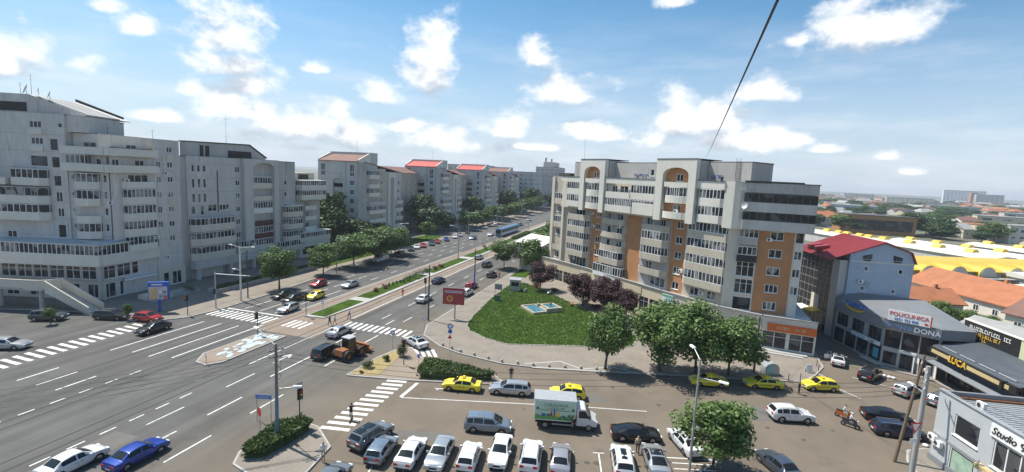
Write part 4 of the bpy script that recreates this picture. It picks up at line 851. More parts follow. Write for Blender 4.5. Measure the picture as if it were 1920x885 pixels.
def tree_meshes(kind, var, near):
    key = (kind, var, near)
    if key in _tm: return _tm[key]
    g = random.Random(hash((kind, var)) % 1000 if False else {'round':11,'plaza':23,'dark':37,'purple':53,'young':71}[kind]+var*101)
    # unit tree: height 1, crown radius given relative to height in place()
    th = {'round':.22,'plaza':.13,'dark':.10,'purple':.18,'young':.35}[kind]
    mb = MB(); top = Vector((g.uniform(-.03,.03), g.uniform(-.03,.03), th+.1))
    mb.tube((0,0,-.02),(top.x*.4,top.y*.4,th*.6),.032,.024,8).tube((top.x*.4,top.y*.4,th*.6),top,.024,.018,8)
    cl = []; nb = {'round':34,'plaza':38,'dark':44,'purple':28,'young':20}[kind]
    cz = (1+th)/2; hz = (1-th)/2
    for i in range(nb):
        d = Vector((g.gauss(0,1), g.gauss(0,1), g.gauss(0,.9))).normalized(); q = g.uniform(.35,.92)
        if kind == 'dark': sh = .55+.45*(1-abs(d.z))
        elif kind == 'plaza': sh = 1.0 if d.z < .2 else .85
        else: sh = 1.0
        r = g.uniform(.10,.19); c = Vector((d.x*q*.36*sh, d.y*q*.36*sh, cz+d.z*q*hz*.92)); c.z = max(c.z, th+.02); cl.append((c, r))
        if i % 3 == 0: mb.tube(top*(g.uniform(.75,1)), c*.9+top*.1, .011, .004, 5)
    n = (10500 if near else 3200)*(1.25 if kind == 'dark' else 1); n = int(n)
    V, Fc = leaf_cloud(g, cl, n, .028 if near else .05)
    leaf = {'round':'leaf','plaza':'leaf_y','dark':'leaf_d','purple':'leaf_p','young':'leaf'}[kind]
    _tm[key] = (mb.mesh('trunk','bark',True), cloud_mesh('crown', V, Fc, leaf)); return _tm[key]
NT = [0]
def tree(kind, x, y, h, r, label, near=False, group=None, name='tree', z=.1):
    NT[0] += 1; t, c = tree_meshes(kind, NT[0] % 4 if not near else NT[0] % 6, near)
    o = thing(name, label, 'tree', (x,y,z), NT[0]*2.1, group); s = (r/.40, r/.40, h*1.02)
    for nm, me in (('trunk',t),('crown',c)):
        q = ob(nm, me, o); q.scale = s if nm == 'crown' else (h*.8, h*.8, h)
    return o
def tree_px(kind, bx, by, topy, wpx, label, near=False, group=None, name='tree'):
    p = G(bx, by); dist = math.hypot(p.x, p.y); h = GX(bx, topy, dist).z; dep = ray(bx, by).normalized().dot(_fw)*(p-Vector((0,0,CAM_H))).length
    return tree(kind, p.x, p.y, max(2.5,h), wpx/2*dep/F_PX*1.02, label, near, group, name)
g1 = 'street trees in front of the left blocks'
tree_px('round',524,543,466,72,'round green street tree by the mast-arm traffic light',True,g1)
tree_px('round',606,517,455,62,'small round street tree near the white low wing of the second block',True,g1)
tree_px('round',664,500,436,92,'green street tree left of the white van',True,g1)
tree_px('round',706,488,424,90,'green street tree right behind the white van',True,g1)
tree_px('round',741,477,428,72,'street tree beside the first zebra of parked cars',True,g1)
g2 = 'dark trees between the left blocks'
tree('dark',-99,127,20,6.5,'tallest dark green tree in front of the brown roofed block',group=g2)
tree('dark',-93,124,13,7.0,'wide dark tree right of the second block',group=g2)
tree('dark',-88,129,10,5.5,'lower dark tree in front of the brown roofed block shops',group=g2)
tree('dark',-101,118,12,5,'dark tree half hidden behind the second block',group=g2)
tree('dark',-85,137,8.5,4.5,'bushy dark tree at the kerb before the brown roofed block',group=g2)
tree('dark',-93,182,16,8,'big dark tree in front of the first red roofed block',group=g2)
tree('dark',-86,176,12,6.5,'rounded dark tree left of the parked row of cars',group=g2)
tree('dark',-86,188,9,5.5,'low dark tree at the foot of the red roofed block',group=g2)
tree('dark',-93,240,15,7,'dark tree between the two red roofed blocks',group=g2)
tree('dark',-93,297,16,8,'dark tree before the fourth gabled block',group=g2)
g3 = 'small trees along the far left kerb'
for i, (y, x, h) in enumerate(((158,-79.5,6),(196,-80,7.5),(208,-79,7),(220,-80,7.5),(233,-80,8),(246,-80,8),(262,-81,8),(280,-81,9),(300,-82,9),(322,-82,9),(345,-84,10))):
    tree('round',x,y,h*1.1,h*.62,'small round kerbside tree, number %s of the far left row counted from the lawn' % ('one two three four five six seven eight nine ten eleven'.split()[i]),group=g3)
tree('dark',-92,352,17,10,'broad dark tree far up the avenue on its left side',group=g2); tree('dark',-78,372,14,9,'far dark tree where the avenue narrows',group=g2); tree('dark',-60,392,14,10,'far dark tree right of the avenue end',group=g2); tree('dark',-72,420,16,10,'farthest dark tree at the end of the avenue',group=g2)
g4 = 'trees on the right side of the avenue'
tree_px('round',945,503,452,60,'round green tree on the pavement corner of the avenue',True,g4)
for x, y, h, l in ((-29,118,8,'green tree behind the round corner tree'),(-28.5,127,8.5,'green tree in front of the conservatory'),(-31,136,8.5,'green tree beyond the conservatory'),(-31.5,147,9,'second green tree beyond the conservatory'),(-33,162,9,'third green tree beyond the conservatory'),(-34,180,9,'farthest green tree right of the avenue')): tree('round',x,y,h*1.1,h*.56,l,group=g4)
g5 = 'purple plum trees along the shop front'
for bx, by, ty, wp_, l in ((1012,545,489,58,'dark purple plum tree nearest the avenue'),(1092,575,507,66,'dark purple plum tree in the middle of the shop front'),(1136,592,520,70,'dark purple plum tree right of the fountain')): tree_px('purple',bx,by,ty,wp_,l,True,g5,'plum_tree')
tree_px('purple',1172,606,540,56,'dark purple plum tree at the green shop sign',True,g5,'plum_tree')
g6 = 'leafy trees at the kerb behind the taxis'
tree_px('plaza',1134,694,570,92,'leafy green tree at the lawn corner, leftmost of the taxi rank trees',True,g6)
tree_px('plaza',1236,697,558,138,'leafy green tree, second of the taxi rank trees',True,g6)
tree_px('plaza',1304,701,566,132,'leafy green tree behind the first taxi of the rank',True,g6)
tree_px('plaza',1366,706,584,124,'leafy green tree by the wooden pole, rightmost of the taxi rank trees',True,g6)
tree_px('plaza',1336,880,742,150,'dense green tree in the near car park beside the tall lamp post',True)
for bx, by, ty, wp_, l in ((1700,440,396,62,'green tree behind the brown office'),(1735,440,402,52,'brownish green tree beside the brown office'),(1766,442,404,56,'green tree left of the yellow house')): tree_px('dark',bx,by,ty,wp_,l)
for bx, by, ty, wp_, l in ((1762,606,565,60,'green tree behind the corner clinic'),(1806,612,578,50,'bushy green tree behind the black bakery sign'),(1905,640,610,60,'green tree above the black bakery wall'),(1850,616,592,44,'low green tree beside the orange roofed house')): tree_px('plaza',bx,by,ty,wp_,l,True)
def shrub(x, y, r, h, m_, label, z=.15, n=700, group=None, name='shrub'):
    g = random.Random(int(x*31+y*17)); cl = [(Vector((g.uniform(-.5,.5)*r, g.uniform(-.5,.5)*r, h*g.uniform(.25,.7))), r*g.uniform(.45,.65)) for _ in range(7)]
    o = thing(name, label, 'shrub', (x,y,z), 0, group); V, Fc = leaf_cloud(g, cl, n, .11, flat=h/r*.7)
    V = [Vector((p.x,p.y,max(.02,p.z))) for p in V]
    ob('foliage', cloud_mesh('foliage', V, Fc, m_), o); ob('stem', MB().tube((0,0,-.05),(0,0,h*.4),.05,.03,6).tube((0,0,h*.2),(r*.3,0,h*.5),.03,.015,5).mesh('stem','bark'), o); return o
def hedge(pts, h, m_, label, n, z=.13, size=.13):
    """clipped hedge filling a plan outline"""
    g = random.Random(len(pts)*7+int(h*100)); xs = [p[0] for p in pts]; ys = [p[1] for p in pts]
    def inside(x, y):
        c = False
        for i in range(len(pts)):
            a = pts[i]; b = pts[i-1]
            if (a[1] > y) != (b[1] > y) and x < (b[0]-a[0])*(y-a[1])/(b[1]-a[1])+a[0]: c = not c
        return c
    cx = sum(xs)/len(xs); cy = sum(ys)/len(ys); V = []; Fc = []; 
    while len(Fc) < n:
        x = g.uniform(min(xs),max(xs)); y = g.uniform(min(ys),max(ys))
        if not inside(x, y): continue
        hh = h*(.86+.14*math.sin(x*1.7)*math.cos(y*1.3)); e = min(1, 3*min(((x-a[0])**2+(y-a[1])**2)**.5 for a in pts)); zz = hh*(g.random()**.35)*(1 if g.random() < .9 else 1.12)
        p = Vector((x-cx,y-cy,max(.03,zz))); nrm = Vector((g.gauss(0,.7),g.gauss(0,.7),g.gauss(.5,.6))).normalized(); a = nrm.orthogonal().normalized(); b = nrm.cross(a); s = size*g.uniform(.6,1.4); k = len(V)
        V += [p-a*s, p+b*s*.6, p+a*s, p-b*s*.6]; Fc.append((k,k+1,k+2,k+3))
    o = thing('hedge', label, 'hedge', (cx,cy,z)); ob('foliage', cloud_mesh('foliage', V, Fc, m_), o)
    q = [((p[0]-cx)*.88,(p[1]-cy)*.88) for p in pts]; ob('twigs', MB().prism(q, -.03, h*.62).mesh('twigs', 'leaf_d'), o); return o
hedge([(-31.7,29.8),(-32.5,31),(-32.4,35.2),(-31.2,36.3),(-29.6,36.1),(-29.7,33.4),(-30.2,30.6)], 1.15, 'hedge', 'wide clipped hedge round the concrete pole at the near corner', 5200)
hedge([(-26.0,49.9),(-27.2,54.4),(-23.5,54.5),(-18,53.8),(-16.8,53.0),(-21,51.2)], 1.15, 'hedge', 'long clipped hedge on the island beside the left yellow taxi', 6500)
hedge([(-55.8+2,180),(-51.5,180),(-52,205),(-54.2,205)], .9, 'hedge', 'long clipped hedge on the far median', 2600, size=.2)
hedge([(-80.3,70.8),(-79.0,69.8),(-78.8,100),(-80,100)], .8, 'hedge', 'low hedge in the long planter before the second block', 4200, .55, .15)
hedge([(-79.6,83),(-78.9,83),(-78.85,92),(-79.6,92)], .55, 'flower', 'strip of red leaved plants in the long planter', 900, .9, .12)
hedge([(-113,43.6),(-98,46.6),(-97.6,45.6),(-112.6,42.6)], .9, 'leaf_d', 'dark low hedge below the raised walkway', 2400)
shrub(-30.9,55.4,.95,2.0,'hedge','tall round shrub on the small traffic island',n=1400)
shrub(-33.1,50.5,.75,1.1,'leaf_d','dark round shrub at the near tip of the small traffic island',n=800); shrub(-32.2,53.4,.6,.9,'hedge','small green shrub in the middle of the small traffic island'); 
shrub(-34.0+1.2,48.6,.3,.4,'hedge','tiny shrub at the tip of the dry grass',n=200)
gm = 'shrubs on the median'
for i, (x, y, r_, h, m_, l) in enumerate(((-52.4,96,1.3,1.7,'leaf_d','dark green median shrub nearest the crossing'),(-52.6,99,1.5,2.0,'leaf_d','biggest dark green median shrub'),(-52.4,102.4,1.4,1.8,'leaf_d','dark green median shrub, third in its clump'),(-53,106,1.2,1.6,'leaf_d','dark green median shrub, last in its clump'),
  (-53.2,84,.8,1.0,'flower','red leaved median shrub near the crossing'),(-53.0,87,.8,1.1,'flower','second red leaved median shrub near the crossing'),(-52.8,110,1,1.3,'flower','red leaved median shrub beyond the dark clump'),(-52.8,113.5,1,1.2,'flower','farther red leaved median shrub beyond the dark clump'),(-53.4,149,1.1,1.8,'leaf_d','dark shrub on the far median'),(-53.8,160,1.3,2.4,'leaf','tall round shrub on the far median'))): shrub(x, y, r_, h, m_, l, group=gm)
for i in range(5): shrub(-53.4+.2*i,89.2+1.2*i,.35,.9,'leaf_d','small upright conifer on the median, %s of five' % ('first','second','third','fourth','last')[i],n=200,group='small conifers on the median')
shrub(-25.5,107.5,1.6,1.7,'leaf_y','yellow green shrub left of the purple trees',n=1500); shrub(-24.4,103.6,1.3,1.1,'flower','reddish shrub at the far lawn edge',n=900); shrub(-20.2,101.6,1.2,1.1,'leaf_p','dark purple low shrub under the plum trees',n=900); shrub(-12.4,94.6,1.3,1.0,'leaf_p','low purple shrub at the lawn edge',n=900)
shrub(-9.3,91.4,1.2,1.0,'leaf_p','low purple shrub near the shop pavement',n=900); shrub(-28.4,100.5,1.0,1.4,'hedge','green shrub near the avenue pavement',n=900)
tree_px('young',95,608,580,22,'young leafy tree by the left kerb',False,None,'young_tree'); tree_px('young',240,600,575,0.1+18,'young tree in front of the podium',False,None,'young_tree')
shrub(-83.5,68.0,1.3,1.5,'leaf','leafy bush at the planter before the second block',n=900)
# planter wall and steps before the left blocks
pl = thing('planter', 'long low pale concrete planter before the second block', 'planter', (-79.5,85,.12))
for nm, x0, x1, y0, y1 in (('front_wall',-78.7,-78.4,69.4,100.5),('rear_wall',-80.8,-80.5,69.4,100.5),('end_wall',-80.49,-78.71,69.4,69.7),('end_wall',-80.49,-78.71,100.2,100.5)): ob(nm, MB().box(x0+79.5,x1+79.5,y0-85,y1-85,0,.75).mesh(nm,'kerb'), pl)
ob('soil', MB().box(-.98,.78,-15.2,15.1,.02,.45).mesh('soil','drygrass'), pl)
st = thing('steps', 'three broad concrete steps beside the blue billboard', 'steps', (-84.5,67,.13))
for i in range(3): ob('step', MB().box(-1.2-.4*i+.9,1.8-.4*i,-3.2,2.6,.18*i,.18*(i+1)).mesh('step','kerb'), st)
ob('side_wall', MB().box(-2,1.9,-6.5,-3.25,0,.8).mesh('side_wall','plaster'), st)

# grass blades over the big lawn, ragged at the kerb
_lp = [(-28.3,71.6),(-29.1,76.1),(-30.4,89.6),(-30.6,104),(-28.2,107),(-20,99.5),(-8.8,87.5),(-1,77),(-1.6,72.8),(-3.6,70.9),(-11.2,68.7),(-19.4,65.7),(-23.2,66.8),(-26.8,69.2)]
def _in(x, y):
    c = False
    for i in range(len(_lp)):
        a = _lp[i]; b = _lp[i-1]
        if (a[1] > y) != (b[1] > y) and x < (b[0]-a[0])*(y-a[1])/(b[1]-a[1])+a[0]: c = not c
    return c
g = random.Random(77); V = []; Fc = []
while len(Fc) < 34000:
    x = g.uniform(-30.7,-1); y = g.uniform(65.6,107)
    if not _in(x, y) or (-23.5 < x < -15.5 and 81 < y < 90 and abs(x+19.4)+abs(y-85.2) < 4.6): continue
    if math.sin(x*.9+2*math.sin(y*.31))*math.cos(y*.7+x*.2) > .6 and g.random() < .3: continue
    h = g.uniform(.05,.13); t = g.random()*6.283; w_ = g.uniform(.05,.11); k_ = len(V); d = Vector((math.cos(t),math.sin(t),0)); q = Vector((x,y,.188)); ln = Vector((g.gauss(0,.05),g.gauss(0,.05),h))
    V += [q-d*w_, q+d*w_, q+ln+d*w_*.5, q+ln-d*w_*.5]; Fc.append((k_,k_+1,k_+2,k_+3))
M['blade'] = foliage('grass_blade', (.075,.135,.018), (.12,.205,.034), (.18,.25,.07))
ob('grass_blades', cloud_mesh('grass_blades', V, Fc, 'blade'), lawn, kind='stuff')
# ---------------------------------------------------------------- vehicles
def lerp_tab(tab, x):
    if x <= tab[0][0]: return tab[0][1]
    for (a, va), (b, vb) in zip(tab, tab[1:]):
        if x <= b: return va+(vb-va)*(x-a)/(b-a)
    return tab[-1][1]
KIND = {  # top line front to rear, rear window span, windscreen span, half width, belt height, roof half width, wheel radius, wheel positions, ground clearance
 'sedan': ([(-2.25,.76),(-2.17,.98),(-1.66,1.03),(-1.02,1.37),(-.35,1.45),(.3,1.42),(1.08,1.0),(1.8,.89),(2.14,.75),(2.25,.60)], (-1.66,-1.02), (.3,1.08), .88, .93, .60, .31, (-1.34,1.36), .22),
 'hatch': ([(-2.02,.80),(-1.98,1.0),(-1.58,1.38),(-.9,1.49),(.2,1.46),(.95,1.02),(1.62,.90),(1.92,.76),(2.02,.6)], (-1.96,-1.58), (.2,.95), .86, .95, .61, .31, (-1.24,1.26), .22),
 'wagon': ([(-2.42,.78),(-2.38,1.0),(-1.98,1.40),(-1.0,1.48),(.35,1.45),(1.15,1.0),(1.95,.88),(2.3,.75),(2.42,.6)], (-2.36,-1.98), (.35,1.15), .91, .94, .62, .32, (-1.42,1.46), .21),
 'suv':   ([(-2.25,.92),(-2.2,1.12),(-1.82,1.55),(-.9,1.66),(.3,1.62),(1.0,1.14),(1.8,1.02),(2.15,.86),(2.25,.65)], (-2.18,-1.82), (.3,1.0), .93, 1.06, .66, .36, (-1.34,1.36), .28),
 'mpv':   ([(-2.3,.9),(-2.26,1.05),(-2.02,1.55),(-1,1.65),(.5,1.58),(1.42,1.05),(1.95,.93),(2.2,.8),(2.3,.62)], (-2.25,-2.02), (.5,1.42), .90, 1.0, .66, .32, (-1.36,1.40), .22),
 'coupe': ([(-2.4,.78),(-2.3,.98),(-1.8,1.04),(-.75,1.35),(-.1,1.40),(.4,1.36),(1.2,.95),(2.0,.86),(2.3,.72),(2.4,.58)], (-1.8,-.75), (.4,1.2), .93, .92, .60, .34, (-1.42,1.46), .18),
 'van':   ([(-2.8,2.25),(-2.76,2.38),(-2.2,2.48),(1.0,2.44),(1.35,2.22),(2.05,1.28),(2.55,1.08),(2.77,.88),(2.8,.7)], None, (1.35,2.05), .98, 1.22, .84, .35, (-1.75,1.75), .28)}
_cm = {}
def car_meshes(kind):
    if kind in _cm: return _cm[kind]
    top, rw, ws, W_, belt, wr, wrad, wx, clr = KIND[kind]; x0, x1 = top[0][0], top[-1][0]
    xs = set(a for a, _ in top)
    for q in wx: xs |= {q+d*(wrad+.06) for d in (-1.02,-.86,-.5,0,.5,.86,1.02)}
    xs |= {x0+.35, 0.0}; xs = sorted(xs)
    cab0 = rw[0] if rw else x0+.05
    def W(x): e = min(x-x0, x1-x); return W_*(.86+.14*min(1, max(0,e)/.55)**.6)
    def cab(x): return cab0 <= x <= ws[1]
    def wt(x):
        t = lerp_tab(top, x); 
        if not cab(x): return W(x)*.86
        roof = max(v for _, v in top); f = min(1, max(0, (t-belt)/(roof-belt))); return W(x)*.86*(1-f)+wr*f
    def bl(x): return min(belt, lerp_tab(top, x)-.05)
    def zb(x):
        z = clr+(.10 if min(x-x0,x1-x) < .15 else 0)
        for q in wx:
            d = abs(x-q); rr = wrad+.07
            if d < rr: z = max(z, wrad+math.sqrt(rr*rr-d*d))
        return z
    def sec(x):
        b = bl(x); t = lerp_tab(top, x); z = zb(x); w = W(x)
        return [(w*.93,z),(w*1.0,max(min(.5,b*.6),z+.015)),(w*1.005,max(b-.22,z+.03)),(w*.965,max(b,z+.045)),(wt(x),max(t-.055,b+.012)),(wt(x)*.62,max(t-.008,b+.02)),(0,max(t,b+.022))]
    mb = MB(); rows = []
    for x in xs:
        s = sec(x); k = len(mb.v); mb.v += [(x,p[0],p[1]) for p in s]+[(x,-p[0],p[1]) for p in s[:-1][::-1]]; rows.append(k)
    n = 13
    for a, b in zip(rows, rows[1:]):
        for j in range(n-1): mb.f.append((a+j, a+j+1, b+j+1, b+j)); mb.mi.append(0)
    mb.f.append(tuple(rows[0]+j for j in range(n))); mb.f.append(tuple(rows[-1]+j for j in range(n-1,-1,-1))); mb.mi += [0,0]
    body = mb.mesh('body', 'white', True, 38)
    parts = []
    def sidewin(xa, xb, sgn):
        m = MB(); N = 6
        for i in range(N):
            q = []
            for x in (xa+(xb-xa)*i/N, xa+(xb-xa)*(i+1)/N):
                s = sec(x); lo = s[3]; hi = s[4]; e = max(0, hi[1]-lo[1])
                q.append([(x, sgn*(lo[0]+(hi[0]-lo[0])*t+.012), lo[1]+e*t) for t in (.10, .86)])
            pts = [q[0][0],q[1][0],q[1][1],q[0][1]]; m.poly(pts if sgn < 0 else pts[::-1])
        return m.mesh('side_window','carglass',True)
    ra = rw[1] if rw else ws[0]-.9
    rb = (rw[0]*.35+rw[1]*.65) if rw else ws[0]-.85
    mid = (rb+ws[1])/2-.05
    spans = [(rb+.08, mid-.05),(mid+.05, ws[1]-.24)] if kind != 'van' else [(ws[0]-.85, ws[1]-.3)]
    if kind in ('wagon','mpv','suv'): spans = [(rb+.1, rb+.1+(mid-rb)*.34),(rb+.18+(mid-rb)*.34, mid-.05),(mid+.05, ws[1]-.24)]
    for sgn in (1,-1):
        for a, b in spans: parts.append(('side_window', sidewin(a, b, sgn)))
    def topwin(xa, xb, name, off):
        m = MB(); fr = [-.9,-.55,0,.55,.9]; N = 3
        def pt(x, f): 
            s = sec(x); w4 = s[4]; w6 = s[6]; a = abs(f); return Vector((x, f*w4[0]*.97, w4[1]+(w6[1]-w4[1])*(1-a*a)))
        for i in range(N):
            xa_, xb_ = xa+(xb-xa)*(.07+.86*i/N), xa+(xb-xa)*(.07+.86*(i+1)/N)
            for f0, f1 in zip(fr, fr[1:]):
                q = [pt(xa_,f0),pt(xb_,f0),pt(xb_,f1),pt(xa_,f1)]; nn = (q[1]-q[0]).cross(q[3]-q[0]).normalized(); nn = nn if nn.z > 0 else -nn
                m.poly([p+nn*.016 for p in q])
        return m.mesh(name,'carglass',True)
    parts.append(('windscreen', topwin(ws[0], ws[1], 'windscreen', 1)))
    if rw: parts.append(('rear_window', topwin(rw[0], rw[1], 'rear_window', -1)))
    b0 = bl(x1-.1); zf = lerp_tab(top, x1-.1)
    for sgn in (1,-1):
        y = W_*.62*sgn
        parts.append(('headlight', MB().extr([(y-.19,zf-.16),(y+.19,zf-.14),(y+.21,zf-.02),(y-.15,zf-.04)], 0, x1-.30, x1-.012).mesh('headlight','lamp_w')))
        zr = lerp_tab(top, x0+.05)-.1; parts.append(('taillight', MB().extr([(y-.15,zr-.2),(y+.20,zr-.22),(y+.20,zr+.02),(y-.15,zr-.02)], 0, x0-.012, x0+.25).mesh('taillight','lamp_r')))
        s = sec(ws[1]-.3); parts.append(('mirror', MB().box(ws[1]-.42,ws[1]-.26,min(sgn*(s[3][0]-.02),sgn*(s[3][0]+.19)),max(sgn*(s[3][0]-.02),sgn*(s[3][0]+.19)),s[3][1]-.02,s[3][1]+.13).mesh('mirror','white')))
    parts.append(('grille', MB().box(x1-.15,x1+.012,-W_*.35,W_*.35,.40,min(.62,zf-.18)).mesh('grille','plastic')))
    parts.append(('number_plate', MB().box(x1+.0,x1+.022,-.26,.26,.30,.39).mesh('number_plate','plate'))); zr = lerp_tab(top, x0)-.1
    parts.append(('number_plate', MB().box(x0-.018,x0+.02,-.26,.26,min(zr-.22,.7),min(zr-.11,.81)).mesh('number_plate','plate')))
    parts.append(('bumper', MB().box(x0-.008,x0+.1,-W_*.8,W_*.8,clr+.06,clr+.22).mesh('bumper','plastic')))
    parts.append(('chassis', MB().box(x0+.2,x1-.2,-W_*.72,W_*.72,clr-.04,clr+.35).mesh('chassis','plastic')))
    dm = MB()                                          # door gaps and handles
    for sgn in (1,-1):
        for xx in ([mid, rb+.12, ws[1]-.12] if kind != 'van' else [ws[0]-.9, ws[1]-.2]):
            w_ = W(xx)*1.006; dm.box(xx-.009,xx+.009,min(sgn*w_,sgn*(w_-.03)),max(sgn*w_,sgn*(w_-.03)),clr+.18,bl(xx)-.2)
        for xx in ([mid-.18, ws[1]-.95] if kind != 'van' else [ws[0]-.75]):
            w_ = W(xx)*1.02; dm.box(xx-.1,xx+.08,min(sgn*w_,sgn*(w_-.05)),max(sgn*w_,sgn*(w_-.05)),bl(xx)-.2,bl(xx)-.165)
        dm.box(x0+.5+wrad,x1-.5-wrad,min(sgn*W_*.99,sgn*W_*.9),max(sgn*W_*.99,sgn*W_*.9),clr-.03,clr+.07)
    parts.append(('door_trim', dm.mesh('door_trim','plastic')))
    if kind in ('wagon','mpv','suv'):
        for sgn in (1,-1):
            a = sec(ra+.1); b = sec(ws[0]-.1); parts.append(('roof_rail', MB().tube((ra+.1,sgn*(a[4][0]-.08),a[4][1]+.10),(ws[0]-.1,sgn*(b[4][0]-.08),b[4][1]+.10),.022,.022,6).mesh('roof_rail','metal')))
    tw = MB(); n = 16; pr = [(wrad*.62,.10),(wrad*.9,.11),(wrad,.07),(wrad,-.07),(wrad*.9,-.11),(wrad*.62,-.10)]
    for i in range(n):
        a, b = 6.2832*i/n, 6.2832*(i+1)/n
        for p, q in zip(pr, pr[1:]): tw.poly([(p[0]*math.cos(a),p[1],p[0]*math.sin(a)),(q[0]*math.cos(a),q[1],q[0]*math.sin(a)),(q[0]*math.cos(b),q[1],q[0]*math.sin(b)),(p[0]*math.cos(b),p[1],p[0]*math.sin(b))])
    rm = MB(); rm.tube((0,-.085,0),(0,.085,0),wrad*.63,wrad*.63,14)
    for i in range(5):
        a = 6.2832*i/5; rm.extr([(math.cos(a)*.05-math.sin(a)*.03,math.sin(a)*.05+math.cos(a)*.03),(math.cos(a)*wrad*.6-math.sin(a)*.03,math.sin(a)*wrad*.6+math.cos(a)*.03),(math.cos(a)*wrad*.6+math.sin(a)*.03,math.sin(a)*wrad*.6-math.cos(a)*.03),(math.cos(a)*.05+math.sin(a)*.03,math.sin(a)*.05-math.cos(a)*.03)], 1, -.1, .1)
    _cm[kind] = (body, parts, tw.mesh('wheel','tyre',True,40), rm.mesh('rim','rim'), wx, wrad, W_); return _cm[kind]
def setmat(o, m_):
    o.material_slots[0].link = 'OBJECT'; o.material_slots[0].material = M[m_]
for n_, c_, mt in (('c_white',(.64,.64,.635),0),('c_silver',(.46,.47,.48),.55),('c_grey',(.20,.215,.23),.5),('c_dgrey',(.07,.075,.082),.4),('c_black',(.012,.012,.014),.1),('c_blue',(.012,.045,.30),.3),('c_dblue',(.02,.03,.065),.3),('c_red',(.36,.018,.018),.15),('c_yellow',(.82,.66,.03),0),('c_lilac',(.42,.40,.42),.5),('c_bgrey',(.22,.27,.32),.5),('c_slate',(.09,.115,.15),.5)):
    M[n_] = paint(n_, c_, .28, .7, mt)
def car(kind, col, x, y, hd, label, cat='car', group=None, roof=None, taxi=False, name='car', k=1.0, sunroof=False):
    body, parts, tw, rm, wx, wrad, W_ = car_meshes(kind); o = thing(name, label, cat, (x,y,.0), hd, group); o.scale = (k,k,k)
    b = ob('body', body, o); setmat(b, col)
    for nm, me in parts:
        q = ob(nm, me, o)
        if nm == 'mirror': setmat(q, col)
    for q in wx:
        for s in (1,-1):
            wv = ob('wheel', tw, o, (q, s*(W_-.13), wrad)); ob('rim', rm, wv)
    top, rw, ws = KIND[kind][:3]; zt = max(v for _, v in top)
    if roof or sunroof:
        a = (rw[1] if rw else -1)+.1; c = ws[0]-.05; wr = KIND[kind][5]*(.92 if roof else .68)
        if sunroof: a += .35
        m = MB(); N = 5
        for i in range(N):
            q = [a+(c-a)*i/N, a+(c-a)*(i+1)/N]; zz = [lerp_tab(top, t) for t in q]
            m.poly([(q[0],-wr,zz[0]-.018),(q[1],-wr,zz[1]-.018),(q[1],0,zz[1]+.012),(q[0],0,zz[0]+.012)]).poly([(q[0],0,zz[0]+.012),(q[1],0,zz[1]+.012),(q[1],wr,zz[1]-.018),(q[0],wr,zz[0]-.018)])
        ob('roof_panel', m.mesh('roof_panel','carglass',True), o)
    if taxi:
        ob('roof_sign', MB().box(-.35,-.05,-.30,.30,zt-.01,zt+.16).mesh('roof_sign','yellow'), o)
        m = MB()
        for s in (1,-1):
            for i in range(9): m.box(-.95+.2*i,-.85+.2*i,s*(W_+.004)-.004,s*(W_+.004)+.004,.60,.66)
        ob('checker_stripe', m.mesh('checker_stripe','black'), o, kind='stuff')
    return o
def car_px(kind, col, rear, front, label, **kw):
    """stand a car by the spots of its rear and front axle line on the ground"""
    a = G(*rear); b = G(*front); c = (a+b)/2; return car(kind, col, c.x, c.y, math.atan2(b.y-a.y, b.x-a.x), label, **kw)
UP = R(90); DN = R(-90)
gp = 'cars parked in the near bays'; ga = 'cars on the avenue'; gt = 'yellow taxis'; gf = 'cars parked along the far left kerb'
ba = R(102)                                            # bay direction
def bayspot(k, back): return (bay(k)[0]+1.38*ux+ .2*back, bay(k)[1]+1.38*uy-.98*back)
car('suv','c_grey',-23.4,36.4,R(78),'grey crossover with black roof nearest the crossing in the front row',group=gp,roof=True)
sp = lambda px, py: Vector(px) if isinstance(px, tuple) else G(px, py)
for kind, col, px, py, hd, l, kw in (
 ('hatch','c_bgrey',716,853,R(97),'blue grey hatchback, second from the left in the front row',{}),
 ('sedan','c_white',771,858,R(98),'white saloon, third from the left in the front row',{}),
 ('sedan','c_silver',825,860,R(-81),'silver saloon facing the camera, fourth from the left in the front row',{}),
 ('hatch','c_white',880,866,R(99),'white hatchback with black rear window, fifth in the front row',{}),
 ('sedan','c_white',938,856,R(-81),'white saloon facing the camera and sticking out of the front row',{}),
 ('suv','c_white',995,866,R(99),'white crossover with black rear window in the front row beside the truck',{}),
 ('sedan','c_lilac',1050,871,R(99),'pale lilac saloon at the right end of the packed front row',{}),
 ('suv','c_white',1166,876,R(100),'white crossover with black sunroof beside the empty bay',{'sunroof':True}),
 ('coupe','c_silver',1228,872,R(102),'silver saloon with black roof next to the hatched area',{'roof':True}),
 ('hatch','c_grey',622,910,R(95),'dark grey car cut by the bottom edge of the picture',{})):
    p = sp(px, py); car(kind, col, p.x, p.y, hd, l, group=gp, **kw)
